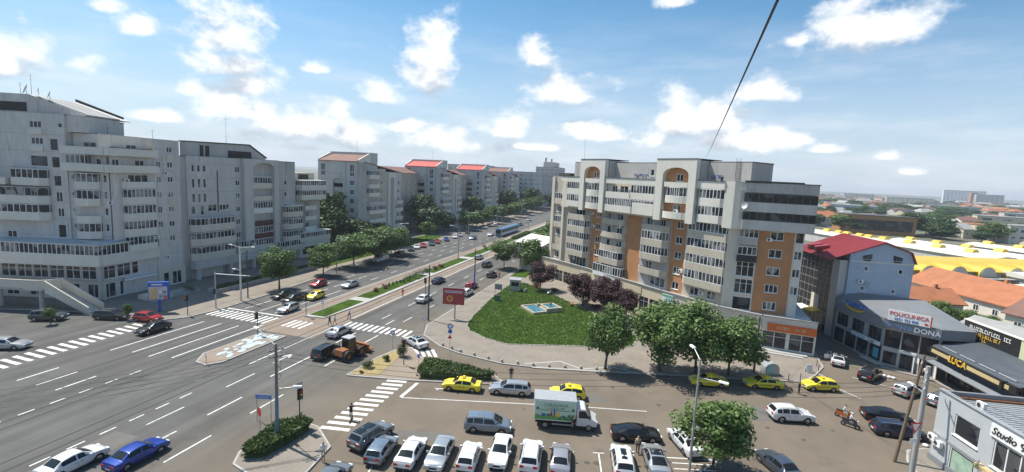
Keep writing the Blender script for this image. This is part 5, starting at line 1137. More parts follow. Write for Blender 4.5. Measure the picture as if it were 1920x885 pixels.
for kind, col, px, py, hd, l, kw in (
 ('mpv','c_bgrey',915,806,R(13),'blue grey people carrier double parked behind the front row',{}),
 ('coupe','c_black',1191,822,R(14),'long black saloon right of the box truck',{}),
 ('sedan','c_white',1283,838,R(115),'white saloon half hidden by the car park tree',{}),
 ('sedan','c_slate',1458,882,R(118),'slate blue saloon at the bottom edge right of the tree',{}),
 ('suv','c_white',1481,787,R(15),'white crossover driving across the open asphalt',{}),
 ('wagon','c_silver',956,737,R(193),'silver estate car queuing between two yellow taxis',{}),
 ('sedan','c_white',(27.3,78.4),0,R(72),'white saloon with its door open by the shady alley',{'roof':True}),
 ('suv','c_black',(29.6,73.7),0,R(53),'black off-roader in front of the corner clinic',{}),
 ('wagon','c_silver',(32.5,69.9),0,R(40),'silver estate car left of the leaning pole',{}),
 ('wagon','c_grey',(35.1,68.1),0,R(42),'grey estate car right of the leaning pole',{}),
 ('coupe','c_black',(26.4,60.4),0,R(2),'black saloon parked side by side with a dark estate',{}),
 ('wagon','c_dblue',(26.1,57.0),0,R(4),'dark blue estate car parked nearest the grey studio',{}),
 ('sedan','c_white',780,648,R(150),'white convertible turning out of the slip lane',{'roof':True}),
 ('sedan','c_black',288,622,DN,'black estate-shaped car driving past the left zebra crossing',{}),
 ('hatch','c_red',278,602,R(10),'red hatchback parked at the podium corner',{}),
 ('wagon','c_black',210,598,R(18),'black car parked in front of the outside stair',{}),
 ('suv','c_dgrey',92,600,R(25),'dark grey car parked under the raised walkway',{}),
 ('wagon','c_silver',14,653,R(24),'silver car cut by the left edge of the picture',{}),
 ('sedan','c_blue',258,862,R(89),'bright blue saloon driving up the near right lane',{}),
 ('sedan','c_white',138,877,R(89),'white saloon beside the bright blue one',{})):
    p = sp(px, py); o_ = car(kind, col, p.x, p.y, hd, l, **kw)
    if 'door open' in l:
        d_ = ob('open_door', MB().extr([(0,.3),(1.0,.3),(1.0,.9),(.75,.95),(.3,1.35),(0,1.35)], 1, -.04, .04).mesh('open_door','c_white'), o_, (.75,.9,0), R(125)); ob('pane', MB().extr([(.08,.95),(.7,.95),(.35,1.3),(.08,1.3)], 1, -.046, .046).mesh('pane','carglass'), d_)
for kind, px, py, hd, l in (('sedan',866,730,R(191),'yellow taxi saloon waiting at the island hedge'),('hatch',1063,745,R(194),'yellow taxi hatchback half hidden by the box truck'),('sedan',1327,722,R(194),'yellow taxi under the leafy trees, first in the rank'),('sedan',1430,726,R(195),'yellow taxi in the middle of the rank'),('hatch',1536,730,R(196),'yellow taxi with a man standing at its bonnet')):
    p = sp(px, py); car(kind,'c_yellow',p.x,p.y,hd,l,'taxi',gt,taxi=True,name='taxi')
for kind, col, px, py, hd, l, c2 in (('sedan','c_black',530,558,DN,'black car in the kerb lane at the far stop line','car'),('sedan','c_black',549,565,DN,'black car in the middle lane at the far stop line','car'),('hatch','c_silver',541,584,DN,'silver hatchback first at the far stop line','car'),('hatch','c_red',597,537,DN,'red car in the kerb lane behind the black ones','car'),
 ('sedan','c_silver',657,538,DN,'silver saloon in the lane beside the median','car'),('wagon','c_black',748,480,DN,'dark car standing behind the white van','car'),('sedan','c_silver',636,628,UP,'silver saloon driving away beside the tram island','car'),('mpv','c_black',613,667,UP,'black people carrier beside the wheel loader','car'),('sedan','c_dblue',822,530,UP,'dark blue car driving away past the pole','car'),('sedan','c_white',795,565,UP,'white car just beyond the right crossing','car'),
 ('hatch','c_silver',898,486,UP,'silver car farther up the right carriageway','car'),('suv','c_dgrey',913,500,UP,'dark grey car parked before the corner tree','car'),('hatch','c_black',922,519,UP,'black car parked on the right kerb','car'),('hatch','c_red',884,540,UP,'red car parked on the right kerb','car'),('hatch','c_white',875,553,UP,'white car parked on the right kerb nearest the billboard','car'),('hatch','c_bgrey',887,449,DN,'blue grey car coming down the far left lanes','car')):
    p = sp(px, py); car(kind, col, p.x, p.y, hd, l, c2, ga)
p = sp(592,560); car('hatch','c_yellow',p.x,p.y,DN,'yellow taxi in the lane beside the median','taxi',gt,taxi=True,name='taxi')
p = sp(714,490); car('van','c_white',p.x,p.y,DN,'white delivery van standing at the left kerb','van',name='van')
for i, (px, py, col) in enumerate(((770,470,'c_black'),(781,466,'c_white'),(793,463.5,'c_red'),(809,459.5,'c_dgrey'),(820,456,'c_red'),(837,451.5,'c_blue'),(852,446.5,'c_white'),(862,443,'c_silver'),(876,438,'c_black'),(893,433,'c_grey'),(905,429,'c_silver'),(917,425,'c_dgrey'),(928,421.5,'c_white'))):
    p = sp(px, py); nm = ('black','white','red','dark grey','deep red','blue','white','silver','black','grey','silver','dark','white')[i]
    car(('hatch','sedan','sedan','wagon')[i % 4], col, p.x, p.y, R(-60), '%s car in the far left angled row, %s from the near end' % (nm, 'first second third fourth fifth sixth seventh eighth ninth tenth eleventh twelfth thirteenth'.split()[i]), group=gf)
for i, (x, y, col, hd) in enumerate(((-63.8,185,'c_white',DN),(-67,205,'c_grey',DN),(-64.5,232,'c_black',DN),(-41,180,'c_white',UP),(-44.5,215,'c_dgrey',UP),(-42.4,246,'c_silver',UP),(-67.8,262,'c_silver',DN),(-36.6,160,'c_white',UP),(-36.8,168,'c_silver',UP),(-37,176,'c_white',UP),(-37.4,186,'c_grey',UP))):
    car(('sedan','hatch','wagon')[i % 3], col, x, y, hd, 'tiny distant %s car far up the avenue, %s of its %s carriageway' % ({'c_white':'white','c_grey':'grey','c_black':'black','c_dgrey':'dark grey','c_silver':'silver'}[col], 'nearest second third nearest second third last kerbside-first kerbside-second kerbside-third kerbside-last'.split()[i], 'left' if x < -50 else 'right'), group='distant cars on the avenue')
# ---------------------------------------------------------------- box truck
p = sp(1058,797); tk = thing('box_truck', 'white cab truck with a pale green box body painted with a caravan scene', 'truck', (p.x,p.y,0), R(13))
M['mint'] = mat('mint_box_panel', (.47,.60,.47), .5, .05, .6); M['leafprint'] = mat('printed_green', (.13,.34,.08), .6, .2, 2); M['darkprint'] = mat('printed_dark_green', (.05,.16,.10), .6)
ob('box', MB().box(-3.15,1.0,-1.08,1.08,.95,3.05).mesh('box','white'), tk); ob('box_roof', MB().box(-3.2,1.05,-1.12,1.12,3.06,3.12).mesh('box_roof','metal'), tk)
sd = ob('side_panel', MB().box(-3.05,.92,-1.115,-1.085,1.05,2.92).mesh('side_panel','mint'), tk)
ob('printed_meadow', MB().extr([(-3.04,1.06),(.91,1.06),(.91,1.62),(.2,1.5),(-.6,1.42),(-1.4,1.55),(-2.2,1.4),(-3.04,1.6)], 1, -1.128, -1.117).mesh('printed_meadow','leafprint'), sd)
m = MB(); g = random.Random(5)
for i in range(26):
    x = g.uniform(-.6,.85); z = g.uniform(1.12,1.75-.3*abs(x-.5)); r = g.uniform(.05,.13); m.extr([(x+r*math.cos(t*.9),z+r*math.sin(t*.9)) for t in range(7)], 1, -1.134-.0003*i, -1.129)
ob('printed_bush', m.mesh('printed_bush','darkprint'), sd, kind='stuff')
for x, z, w_, h_, c_ in ((-1.2,1.45,.14,.75,'blue'),(-1.0,1.45,.14,.5,'yellow'),(-.8,1.4,.2,.4,'yellow'),(-2.4,1.4,.4,.28,'blue'),(-1.9,1.4,.4,.28,'darkprint'),(-1.5,1.4,.16,.55,'red')): ob('printed_wagon', MB().box(x,x+w_,-1.14,-1.135,z,z+h_).mesh('printed_wagon',c_), sd)
letters(sd, 'CARAVANA', -1.0, 2.58, .46, 'darkprint', -1.13, depth=.003); scribble(sd, -1.95, -.05, 2.27, .15, 'darkprint', -1.117, sd, 8)
ob('banner', MB().box(-2.6,.4,-1.13,-1.117,2.02,2.07).mesh('banner','darkprint'), sd)
for x in (-2.8,.72): ob('printed_tree', MB().extr([(x-.14,2.05),(x+.14,2.05),(x+.16,2.2),(x,2.38),(x-.16,2.2)], 1, -1.132, -1.119).mesh('printed_tree','darkprint'), sd)
cabm = MB(); prof = [(1.12,.55),(3.1,.55),(3.16,.75),(3.12,1.05),(2.55,1.35),(2.0,2.2),(1.85,2.28),(1.2,2.32),(1.12,2.2)]
for a_, b_, ins in ((-.98,.98,0),): cabm.extr(prof, 1, a_, b_)
ob('cab', cabm.mesh('cab','c_white'), tk); nn = Vector((.85,0,.55)).normalized()
ob('windscreen', MB().poly([(2.56,-.86,1.38),(2.56,.86,1.38),(2.04,.80,2.17),(2.04,-.80,2.17)]).mesh('windscreen','carglass'), tk).location = (.02,0,.014)
for s in (1,-1):
    ob('side_window', MB().poly([(1.3,s*.99,1.38),(2.38,s*.99,1.38),(1.95,s*.99,2.12),(1.3,s*.99,2.12)]).mesh('side_window','carglass'), tk)
    ob('mirror', MB().box(2.3,2.42,min(s*1.02,s*1.3),max(s*1.02,s*1.3),1.4,1.8).mesh('mirror','plastic'), tk); ob('headlight', MB().box(3.02,3.18,s*.75-.18,s*.75+.18,.82,1.02).mesh('headlight','lamp_w'), tk)
    for x in (2.35,-2.0):
        q = ob('wheel', MB().tube((0,-.13,0),(0,.13,0),.37,.37,18).mesh('wheel','tyre',True,40), tk, (x,s*.85,.37)); ob('rim', MB().tube((0,-.14,0),(0,.14,0),.22,.22,14).mesh('rim','rim'), q)
ob('chassis', MB().box(-3.0,3.0,-.5,.5,.4,.94).mesh('chassis','plastic'), tk); ob('bumper', MB().box(3.0,3.22,-.95,.95,.4,.7).mesh('bumper','plastic'), tk); ob('side_guard', MB().box(-1.3,1.0,-1.0,-.95,.5,.62).mesh('side_guard','metal'), tk)
# ---------------------------------------------------------------- wheel loader
p = sp(658,668); ld = thing('wheel_loader', 'rusty orange wheel loader with its bucket raised in front, on the avenue', 'wheel loader', (p.x,p.y,0), R(80))
M['rust'] = mat('rusty_orange_paint', (.26,.10,.035), .8, .3, 3)
ob('rear_body', MB().extr([(-2.2,.7),(-.3,.6),(-.2,1.5),(-2.1,1.45)], 1, -.7, .7).mesh('rear_body','rust'), ld); ob('front_frame', MB().extr([(-.1,.6),(1.5,.55),(1.5,1.0),(.2,1.4)], 1, -.5, .5).mesh('front_frame','rust'), ld)
cb = ob('cab', MB().extr([(-1.0,1.45),(.3,1.45),(.15,2.7),(-.9,2.7)], 1, -.6, .6).mesh('cab','carglass'), ld)
for x, x2 in ((-1.0,-.9),(.3,.15)):
    for s in (1,-1): ob('pillar', MB().tube((x,s*.61,1.45),(x2,s*.61,2.72),.05).mesh('pillar','rust'), cb)
ob('roof', MB().box(-1.05,.3,-.7,.7,2.73,2.85).mesh('roof','metal'), cb); ob('exhaust', MB().tube((-1.6,.4,1.4),(-1.6,.4,2.3),.05).mesh('exhaust','metal_d'), ld)
for s in (1,-1):
    ob('lift_arm', MB().extr([(.2,1.3),(.4,1.45),(2.2,.9),(2.1,.7)], 1, s*.45-.08, s*.45+.08).mesh('lift_arm','rust'), ld)
    for x in (-1.5,.8):
        q = ob('wheel', MB().tube((0,-.25,0),(0,.25,0),.68,.68,18).mesh('wheel','tyre',True,40), ld, (x,s*.95,.68)); ob('rim', MB().tube((0,-.26,0),(0,.26,0),.34,.3,12).mesh('rim','rust'), q)
ob('bucket', MB().extr([(2.0,.3),(3.1,.35),(3.1,.42),(2.3,.5),(2.15,1.0),(2.35,1.25),(2.0,1.2)], 1, -1.15, 1.15).mesh('bucket','rust'), ld)
# ---------------------------------------------------------------- tram far up the avenue
M['tram'] = mat('tram_blue', (.10,.20,.30), .4)
tr = thing('tram', 'blue and white tram far up the avenue', 'tram', (-60.0,196,0), UP)
ob('body', MB().extr([(-1.2,.35),(1.2,.35),(1.25,1.6),(1.2,3.0),(.8,3.35),(-.8,3.35),(-1.2,3.0),(-1.25,1.6)], 0, -13, 13).mesh('body','tram'), tr)
for s in (1,-1):
    for i in range(12): ob('window', MB().box(-12.4+2.08*i,-10.8+2.08*i,s*1.26-.01,s*1.26+.01,1.6,2.7).mesh('window','glass_d'), tr)
    ob('windscreen', MB().box(13*s-.02,13*s+.02,-1,1,1.5,2.9).mesh('windscreen','glass_d'), tr); ob('stripe', MB().box(-12.9,12.9,s*1.265-.01,s*1.265+.01,.9,1.4).mesh('stripe','white'), tr)
for x in (-9,-6,6,9): ob('bogie', MB().box(x-.8,x+.8,-.9,.9,.05,.5).mesh('bogie','plastic'), tr)
ob('pantograph', MB().path([(0,0,3.35),(1.2,0,4.2),(0,0,5.0)],.04).box(-.05,.05,-.8,.8,5.0,5.06).mesh('pantograph','metal_d'), tr)
# ---------------------------------------------------------------- right side: glass and blue house with the red roof
r2 = thing('office_building', 'office house with dark glass curtain wall, pale blue gable and red metal roof', 'office building', (33,95,0))
M['bluewall'] = mat('pale_blue_plaster', (.40,.47,.56), .85, .06, .4, var2=.04, scale2=3, dirt=((.34,.39,.46), .5, .6))
gb = Wing(r2, (31.8,92.1), 8); gw = Wing(r2, (27.3,105), -76)
gb.put('wall', MB().extr([(0,.1),(9.7,.1),(9.7,13.7),(9.0,15.35),(5,16.75),(0,14.75)], 1, 0, 13), 'bluewall')
gb.put('string_course', MB().box(.3,9.8,-.08,-.002,13.4,13.6), 'plaster_w')
for u, z, a, b in ((2.6,12.4,.7,.8),(7.8,12.2,.7,.8),(2.4,9.0,.7,.8),(7.1,8.8,.7,.8)): gb.window(u, z, a, b, 1, '', -.06, gl='glass_d')
for sx, u in ((1,2.6),(-1,7.2)): 
    o_ = gb.put('attic_window', MB().extr([(u-.7,14.0),(u+.7,14.0),(u+.7*1,14.5+(.35 if sx > 0 else 0)),(u-.7,14.5+(0 if sx > 0 else .35))], 1, -.05, -.004), 'glass_d'); gb.put('attic_window', MB().box(u-.55,u+.55,-.052,-.005,13.62+.0,13.9), 'glass_d')
gb.put('roof', MB().extr([(5,16.78),(-3.2,13.5),(-3.2,13.62),(5,17.0),(9.1,15.55),(10.0,13.6),(9.85,13.6),(8.95,15.38)], 1, -.35, 13.5), 'rooftile_r')
mb = MB()
for i in range(26): mb.extr([(-3.2+.02,13.62),(5,17.0),(5,17.07),(-3.2,13.68)], 1, -.3+.53*i, -.26+.53*i)
gb.put('roof_seam', mb, 'rooftile_r', kind='stuff')
for v in (6.2,8.6): 
    o_ = gb.put('dormer', MB().extr([(-2.4,13.9),(-.4,14.75),(-.4,15.3),(-2.5,14.9)], 1, v, v+1.2), 'rooftile_r'); gb.put('pane', MB().box(-2.56,-2.5,v+.15,v+1.05,14.05,14.75), 'glass_d', parent=o_)
for z in (10.2,6.8): gb.ac(1.9, z, -.4)
dish(r2, gb.P(2.9,-.3,9.0), .35)
gw.put('core', MB().box(0,11.4,.25,4,.1,13.35), 'metal_d')
cw = gw.put('curtain_wall', MB().box(-.1,11.5,.06,.2,.1,13.4), 'metal_d'); nx, nz = 9, 9
M['glass_k'] = mat('black_curtain_glass', (.010,.012,.015), .12, spec=.4)
pm = MB().box(.05,1.2,-.02,.02,.06,1.38).mesh('pane','glass_k')
for i in range(nx):
    for j in range(nz): ob('pane', pm, cw, (i*1.265+.02, .03, .25+j*1.46))
mb = MB()
for i in range(nx+1): mb.box(i*1.265-.028,i*1.265+.028,-.05,.05,.2,13.4)
for j in range(nz+1): mb.box(0,11.4,-.045,.045,.22+j*1.46,.27+j*1.46)
gw.put('mullions', mb, 'alu', parent=cw); gw.put('banner', MB().box(6.4,8.8,-.12,-.06,3.6,6.4), 'plaster')
gw.put('corner_pier', MB().box(11.45,13.3,-.1,1.5,.1,13.5), 'alu')
gw.put('awning', MB().extr([(-2.2,3.0),(-2.2,3.1),(0,3.5),(0,3.4)], 0, 3.5, 7), 'plaster_w'); gw.put('awning', MB().extr([(-1.8,3.4),(-1.8,3.5),(0,3.9),(0,3.8)], 0, 7.2, 9.8), 'yellow')
# ---------------------------------------------------------------- grey corner clinic and pharmacy
r3 = thing('clinic_building', 'two storey grey corner building with dark glass and clinic and pharmacy signs', 'clinic', (35,83,0))
M['antra'] = mat('grey_cladding', (.20,.21,.225), .6, .05, .5); M['roof_s'] = mat('slate_grey_roof', (.17,.18,.19), .65, .08, .4)
fr = Wing(r3, (33.4,80.7), -32); lf = Wing(r3, (30.2,90.3), -71.5); rt = Wing(r3, (38.6,77.45), 12)
ob('core', MB().prism([(p[0]-35,p[1]-83) for p in ((33.7,81),(38.5,77.9),(42.5,78.6),(42.3,90),(31.2,92),(30.7,90.2))], .1, 6.9).mesh('core','antra'), r3)
for wg, L in ((fr,6.1),(lf,10.1),(rt,4.0)):
    n = max(1, round(L/2.0))
    if wg is rt: wg.wall(0, L, .13, 5.6, [(L/2,4.2,L-.5,2.5,2)], 'antra', gl='glass_d', frame='frame_d', sill=False)
    elif wg is lf: wg.wall(0, L, .13, 5.6, [((j+.5)*L/3,4.2,L/3-.9,2.0,3,'t') for j in range(3)]+[((j+.5)*L/4,1.5,L/4-.3,2.4,2) for j in range(4)], 'metal', gl='glass_d', frame='frame_d', sill=False)
    else: wg.wall(0, L, .13, 5.6, [((j+.5)*L/n,4.15,L/n-.12,2.6,1) for j in range(n)]+[(1.0,1.3,1.6,1.9,1),(2.9,1.25,1.5,2.2,2),(5.0,1.2,1.7,2.1,2)], 'metal', gl='glass_d', frame='frame_d', sill=False)
    wg.put('fascia', MB().box(-.1,L+.1,-.35,.1,5.62,7.0), 'antra')
ob('roof', MB().poly([(33.1-35,80.4-83,7.02),(38.6-35,77.1-83,7.02),(42.8-35,78.0-83,7.02),(42,9,7.9) if False else (7.6,8.5,8.2),(-2.2,9.6,8.2),(-4.9,7.5,7.02)]).mesh('roof','roof_s'), r3)
bd = fr.put('sign_board', MB().box(.2,4.9,-.5,-.4,6.95,8.5), 'white'); fr.put('board_edge', MB().box(4.91,5.05,-.52,-.38,6.95,8.5), 'red', parent=bd)
letters(fr, 'POLICLINICA', 2.55, 8.0, .74, 'red', -.52, parent=bd); letters(fr, '0251 733 808', 2.3, 7.3, .48, 'blue', -.52, parent=bd)
fr.put('emblem', MB().extr([(4.5+.22*math.cos(t*.52),7.3+.14*math.sin(t*.52)) for t in range(12)], 1, -.53, -.5), 'red', parent=bd)
M['bluesign'] = mat('blue_sign_letters', (.16,.27,.50), .4); M['palesign'] = mat('pale_sign_letters', (.62,.68,.76), .4)
letters(fr, 'farmacia', 1.5, 6.3, .95, 'bluesign', -.42, 'sign_lettering'); letters(fr, 'DONA', 4.7, 6.2, .95, 'palesign', -.42, 'sign_lettering')
bs = lf.put('sign_arc', MB().extr([(4.6+2.4*math.cos(t),7.6+1.2*math.sin(t)) for t in [3.4+.22*i for i in range(12)]]+[(4.6+2.4*math.cos(t),7.85+1.2*math.sin(t)) for t in [3.4+.22*i for i in range(11,-1,-1)]], 1, -.5, -.4), 'yellow'); letters(lf, 'FLANCO', 4.7, 7.35, 1.15, 'blue', -.5, 'sign_lettering', bs, .05)
sg = lf.put('shop_fascia', MB().box(4.6,10.1,-.5,-.36,2.75,3.3), 'white'); scribble(lf, 5.0, 7.6, 3.02, .34, 'bluesign', -.51, sg, 2); scribble(lf, 7.9, 9.4, 3.02, .34, 'antra', -.51, sg, 3)
lf.put('window_sticker', MB().box(8.6,9.6,-.06,-.01,.7,2.2), mat('cyan_sticker', (.10,.36,.48), .5)); lf.put('step', MB().box(7.5,11,-1.2,-.02,.13,.27), 'kerb')
fr.put('door_sign', MB().box(1.9,3.9,-.2,-.02,2.45,2.8), 'white')
for u in (3.6,4.1,6.0): fr.put('open_door', MB().extr([(0,.15),(.9,.15),(.9,2.3),(0,2.3)], 1, -.03, .03), 'frame').matrix_local = Matrix.Translation(fr.P(u,-.05,0)) @ Matrix.Rotation(fr.a-R(70),4,'Z')
# ---------------------------------------------------------------- black bakery
r4 = thing('bakery', 'black single storey bakery with corrugated roof and golden lettering', 'bakery', (42,72,0))
lw = Wing(r4, (39.6,77.3), -82); lb = Wing(r4, (40.9,65.8), 4); M['gold'] = mat('gold_letters', (.78,.47,.06), .4); M['woodfascia'] = mat('pale_wood_fascia', (.55,.42,.22), .6, .1, 2)
M['corr'] = mat('corrugated_sheet', (.16,.18,.20), .5, .06, .5)
lw.put('wall', MB().box(0,11.6,0,6,.13,4.0), 'black'); lb.put('wall', MB().box(.1,16,.1,6,.13,4.0), 'black')
for j in range(5): lw.window(1.3+2.2*j, 1.7, 1.9, 2.3, 2, '', -.08, 'frame_d', 'glass_d', False)
lw.put('awning', MB().extr([(-2.6,2.5),(-2.6,2.62),(0,3.2),(0,3.05)], 0, .2, 11.5), 'antra')
fs = lw.put('fascia', MB().box(-.2,13.2,-2.2,-1.9,3.7,4.6), 'black'); lw.put('fascia_panel', MB().box(.3,3.4,-2.27,-2.21,3.95,4.4), 'woodfascia', parent=fs); lw.put('fascia_panel', MB().box(6.4,12.4,-2.27,-2.21,3.95,4.4), 'woodfascia', parent=fs); letters(lw, 'LUCA', 4.9, 4.15, 1.15, 'gold', -2.3, parent=fs, depth=.06)
fs = lb.put('fascia', MB().box(-2.2,16,-.35,-.05,3.7,4.7), 'black'); letters(lb, 'LUCA', 1.8, 4.2, 1.15, 'gold', -.42, parent=fs, depth=.06)
lb.window(1.5, 1.8, 1.8, 2.4, 2, '', -.08, 'frame_d', 'glass_d', False); lb.window(4.5, 1.8, 2.6, 2.4, 2, '', -.08, 'frame_d', 'glass_d', False)
for u in (.8,2.6): lb.put('menu_disc', MB().extr([(u+.55*math.cos(t*.45),2.9+.55*math.sin(t*.45)) for t in range(14)], 1, -.3, -.2), 'antra')
rf = lw.put('roof', MB().extr([(-1.9,4.62),(3.6,5.6),(3.6,5.7),(-1.9,4.72)], 0, -.2, 13.3), 'corr'); mb = MB()
for i in range(44): mb.extr([(-1.9,4.72),(3.6,5.7),(3.6,5.77),(-1.9,4.79)], 0, -.1+.305*i, .0+.305*i)
lw.put('corrugation', mb, 'corr', parent=rf, kind='stuff')
for u in (2.2,5.2,8.2,11): lw.put('snow_guard', MB().tube((u-1.2,-1.4,4.95),(u+1.2,-1.4,4.95),.07), 'metal', parent=rf)
sb = lw.put('sign_wall', MB().box(-3.2,16,3.65,3.9,4.0,8.0), 'black'); lw.put('wall_cap', MB().box(-3.3,16,3.55,4.0,8.02,8.15), 'plaster_w', parent=sb)
scribble(lw, -2.2, 4.6, 7.3, .5, 'white', 3.64, sb, 11); scribble(lw, -2.2, 3.0, 6.65, .42, 'gold', 3.64, sb, 12); scribble(lw, -2.2, 1.0, 6.1, .42, 'gold', 3.64, sb, 13)
pb = lw.put('poster', MB().box(5.8,12,3.58,3.645,4.6,7.9), mat('pale_poster', (.55,.56,.36), .6, .1, 1), parent=sb)
for u, z, r_, c_ in ((7.6,6.2,.9,'gold'),(9.2,5.7,.7,'leafprint'),(8.6,6.7,.55,'red'),(10.6,6.3,.8,'gold')): lw.put('printed_pastry', MB().extr([(u+r_*math.cos(t*.52),z+r_*.5*math.sin(t*.52)) for t in range(12)], 1, 3.56-.004*u, 3.576), c_, parent=sb)
# ---------------------------------------------------------------- grey studio at the near right corner
r5 = thing('studio_building', 'small grey flat fronted studio with white sign at the lower right corner', 'studio', (30,49,0))
sw = Wing(r5, (26.9,52.8), -80); M['greyplaster'] = mat('grey_plaster', (.42,.44,.455), .8, .05, .5, var2=.03, scale2=4)
ob('core', MB().prism([(-2.4,3.3),(8,4.8),(9,-12),(-.2,-12),(-2.1,1)], .1, 6.4).mesh('core','greyplaster'), r5)
sw.wall(0, 14, .13, 7.0, [(3.45,4.75,2.65,1.9,1),(3.45,1.55,2.65,2.1,1),(7.9,4.4,3.5,2.3,3)], 'greyplaster', gl='glass_d', th=.2)
sw.put('parapet_cap', MB().box(-.1,14,-.1,.35,7.02,7.1), 'metal'); bk = Wing(r5, (26.9,52.8), 9); bk.put('parapet', MB().box(.3,11,-.28,0,6.2,7.0), 'antra'); bk.put('rust_strip', MB().box(.6,11,-.5,-.3,6.42,6.6), 'rust')
sg = sw.put('sign_panel', MB().box(5.8,10.5,-.14,-.02,5.72,6.75), 'white'); letters(sw, 'Studio', 7.0, 6.25, .85, 'black', -.17, parent=sg, depth=.02, shear=.35); letters(sw, '9G', 9.0, 6.2, .9, 'black', -.17, parent=sg, depth=.02)
mb = MB()
for i in range(28): mb.box(.4,9.5,-.9-.42*i,-.78-.42*i,6.43,6.5)
bk.put('corrugation', mb, 'metal', kind='stuff'); bk.put('roof', MB().box(.4,9.5,-13,-.6,6.41,6.44), 'metal')
sw.put('band', MB().box(0,14,-.06,-.002,2.75,2.95), 'metal'); sw.put('plinth', MB().box(-.1,14,-.12,-.003,.13,.7), 'antra')
sw.put('window_poster', MB().box(2.4,4.6,.02,.055,.7,2.4), mat('green_poster', (.30,.42,.33), .5, .25, 1.5)); sw.ac(1.1, 2.2, -.4); sw.ac(.5, 2.5, -.5); sw.ac(3.2, 7.1, .9)
sw.put('flower_box', MB().box(5.4,8,-.6,-.1,2.6,3.0), 'woodfascia')
# ---------------------------------------------------------------- low roofs, market and town behind
def house(x, y, a, b, h, rz, wall, roof, label, hip=False, rh=None, group=None, win=True, name='house'):
    o = thing(name, label, 'house', (x,y,0), R(rz), group); rh = rh or b*.28
    ob('wall', MB().extr([(-b/2,0),(b/2,0),(b/2,h),(0,h+rh*.96),(-b/2,h)], 0, -a/2, a/2).mesh('wall',wall) if not hip else MB().box(-a/2,a/2,-b/2,b/2,0,h).mesh('wall',wall), o)
    e = .5
    if hip: r_ = MB(); R0 = [(-a/2-e,-b/2-e,h),(a/2+e,-b/2-e,h),(a/2+e,b/2+e,h),(-a/2-e,b/2+e,h)]; p, q = (-a/2+b*.4,0,h+rh), (a/2-b*.4,0,h+rh); r_.poly([R0[0],R0[1],q,p]).poly([R0[1],R0[2],q]).poly([R0[2],R0[3],p,q]).poly([R0[3],R0[0],p]).poly(R0[::-1])
    else: r_ = MB().extr([(-b/2-e,h-.28),(0,h+rh),(b/2+e,h-.28),(b/2+e,h-.08),(0,h+rh+.22),(-b/2-e,h-.08)], 0, -a/2-e, a/2+e)
    ro = ob('roof', r_.mesh('roof',roof), o)
    ob('chimney', MB().box(a*.2,a*.2+.6,-.3,.3,h+rh*.5,h+rh+.9).mesh('chimney','brick'), ro)
    if win:
        n = max(2, int(a/4)); k_ = (n, a, b, h)
        for j in range(n):
            f, p_, s_ = win_meshes(1.2, 1.3, 2, '', 'frame', 'glass_d'); q = ob('window', f, o, (-a/2+(j+.5)*a/n, -b/2-.07, h*.55)); ob('pane', p_, q)
    return o
house(70,129,24,13,4.2,-73,'plaster_w','rooftile_o','long white house with big orange tiled roof behind the blue gable',rh=3.2)
house(55,119,10,8,3.6,15,'plaster','rooftile_o','small orange roofed annex against the blue gable building',rh=2.2)
house(72,105,16,10,4.2,-60,'plaster_w','rooftile_b','house with worn brown tiled roof at the right edge',rh=2.4)
house(58,96,12,7,3.2,-62,'plaster','roof_grey','low grey roofed shed behind the black bakery',rh=1.2)
M['ymarket'] = mat('yellow_market_roof', (.58,.40,.05), .5, .06, .4); M['cream'] = mat('cream_sheet_roof', (.66,.62,.48), .6, .08, .2)
mk = thing('market_hall', 'market hall with long yellow roof and a row of arched grey windows', 'market hall', (66,152,0), R(22))
ob('wall', MB().box(0,62,0,26,0,4.6).mesh('wall','concrete'), mk); ob('roof', MB().extr([(-1,4.9),(-1,5.1),(7,6.6),(15,6.7),(24,5.4),(24,5.2),(15,6.5),(7,6.4)], 0, -1, 63).mesh('roof','ymarket'), mk)
for i in range(7):
    u = 5+8.6*i; v = ob('vault', MB().extr([(u+2.6*math.cos(t),3.9+2.6*math.sin(t)) for t in [math.pi*j/12 for j in range(13)]], 1, -1.6, 7).mesh('vault','ymarket'), mk)
    ob('arched_window', MB().extr([(u+2.35*math.cos(t),3.9+2.35*math.sin(t)) for t in [math.pi*j/12 for j in range(13)]], 1, -1.75, -1.62).mesh('arched_window','alu'), v)
ob('gutter_roof', MB().box(-1,63,-4,-1.8,3.5,3.7).mesh('gutter_roof','roof_grey'), mk)
for i, (x, y, a, b, rz, m_, l) in enumerate(((98,232,70,14,-62,'cream','long cream market shed behind the yellow hall'),(122,222,70,12,-62,'plaster_w','long white market shed beside the cream one'),(84,258,46,12,-62,'cream','cream market shed nearest the brown office'),(150,232,60,14,-62,'cream','pale market shed toward the right edge'),(112,168,40,10,22,'plaster_w','white low roof right of the yellow hall'),(88,140,46,7,22,'plaster_w','white flat strip roof before the yellow hall'),(140,190,46,14,20,'concrete','grey white roof with air units at the right edge'))):
    s_ = thing('market_shed', l, 'market shed', (x,y,0), R(rz), 'market sheds'); ob('wall', MB().box(-a/2,a/2,-b/2,b/2,0,4.4).mesh('wall','concrete'), s_)
    ob('roof', MB().extr([(-b/2-.5,4.4),(-b/4,5.3),(0,5.6),(b/4,5.3),(b/2+.5,4.4),(b/2+.5,4.25),(-b/2-.5,4.25)], 0, -a/2-.5, a/2+.5).mesh('roof',m_), s_)
    if i < 4:
        for j in range(int(a/11)): ob('skylight', MB().extr([(1.6*math.cos(t),5.2+1.5*math.sin(t)) for t in [math.pi*q/8 for q in range(9)]], 0, -a/2+3+11*j, -a/2+6+11*j).mesh('skylight','ymarket'), s_)
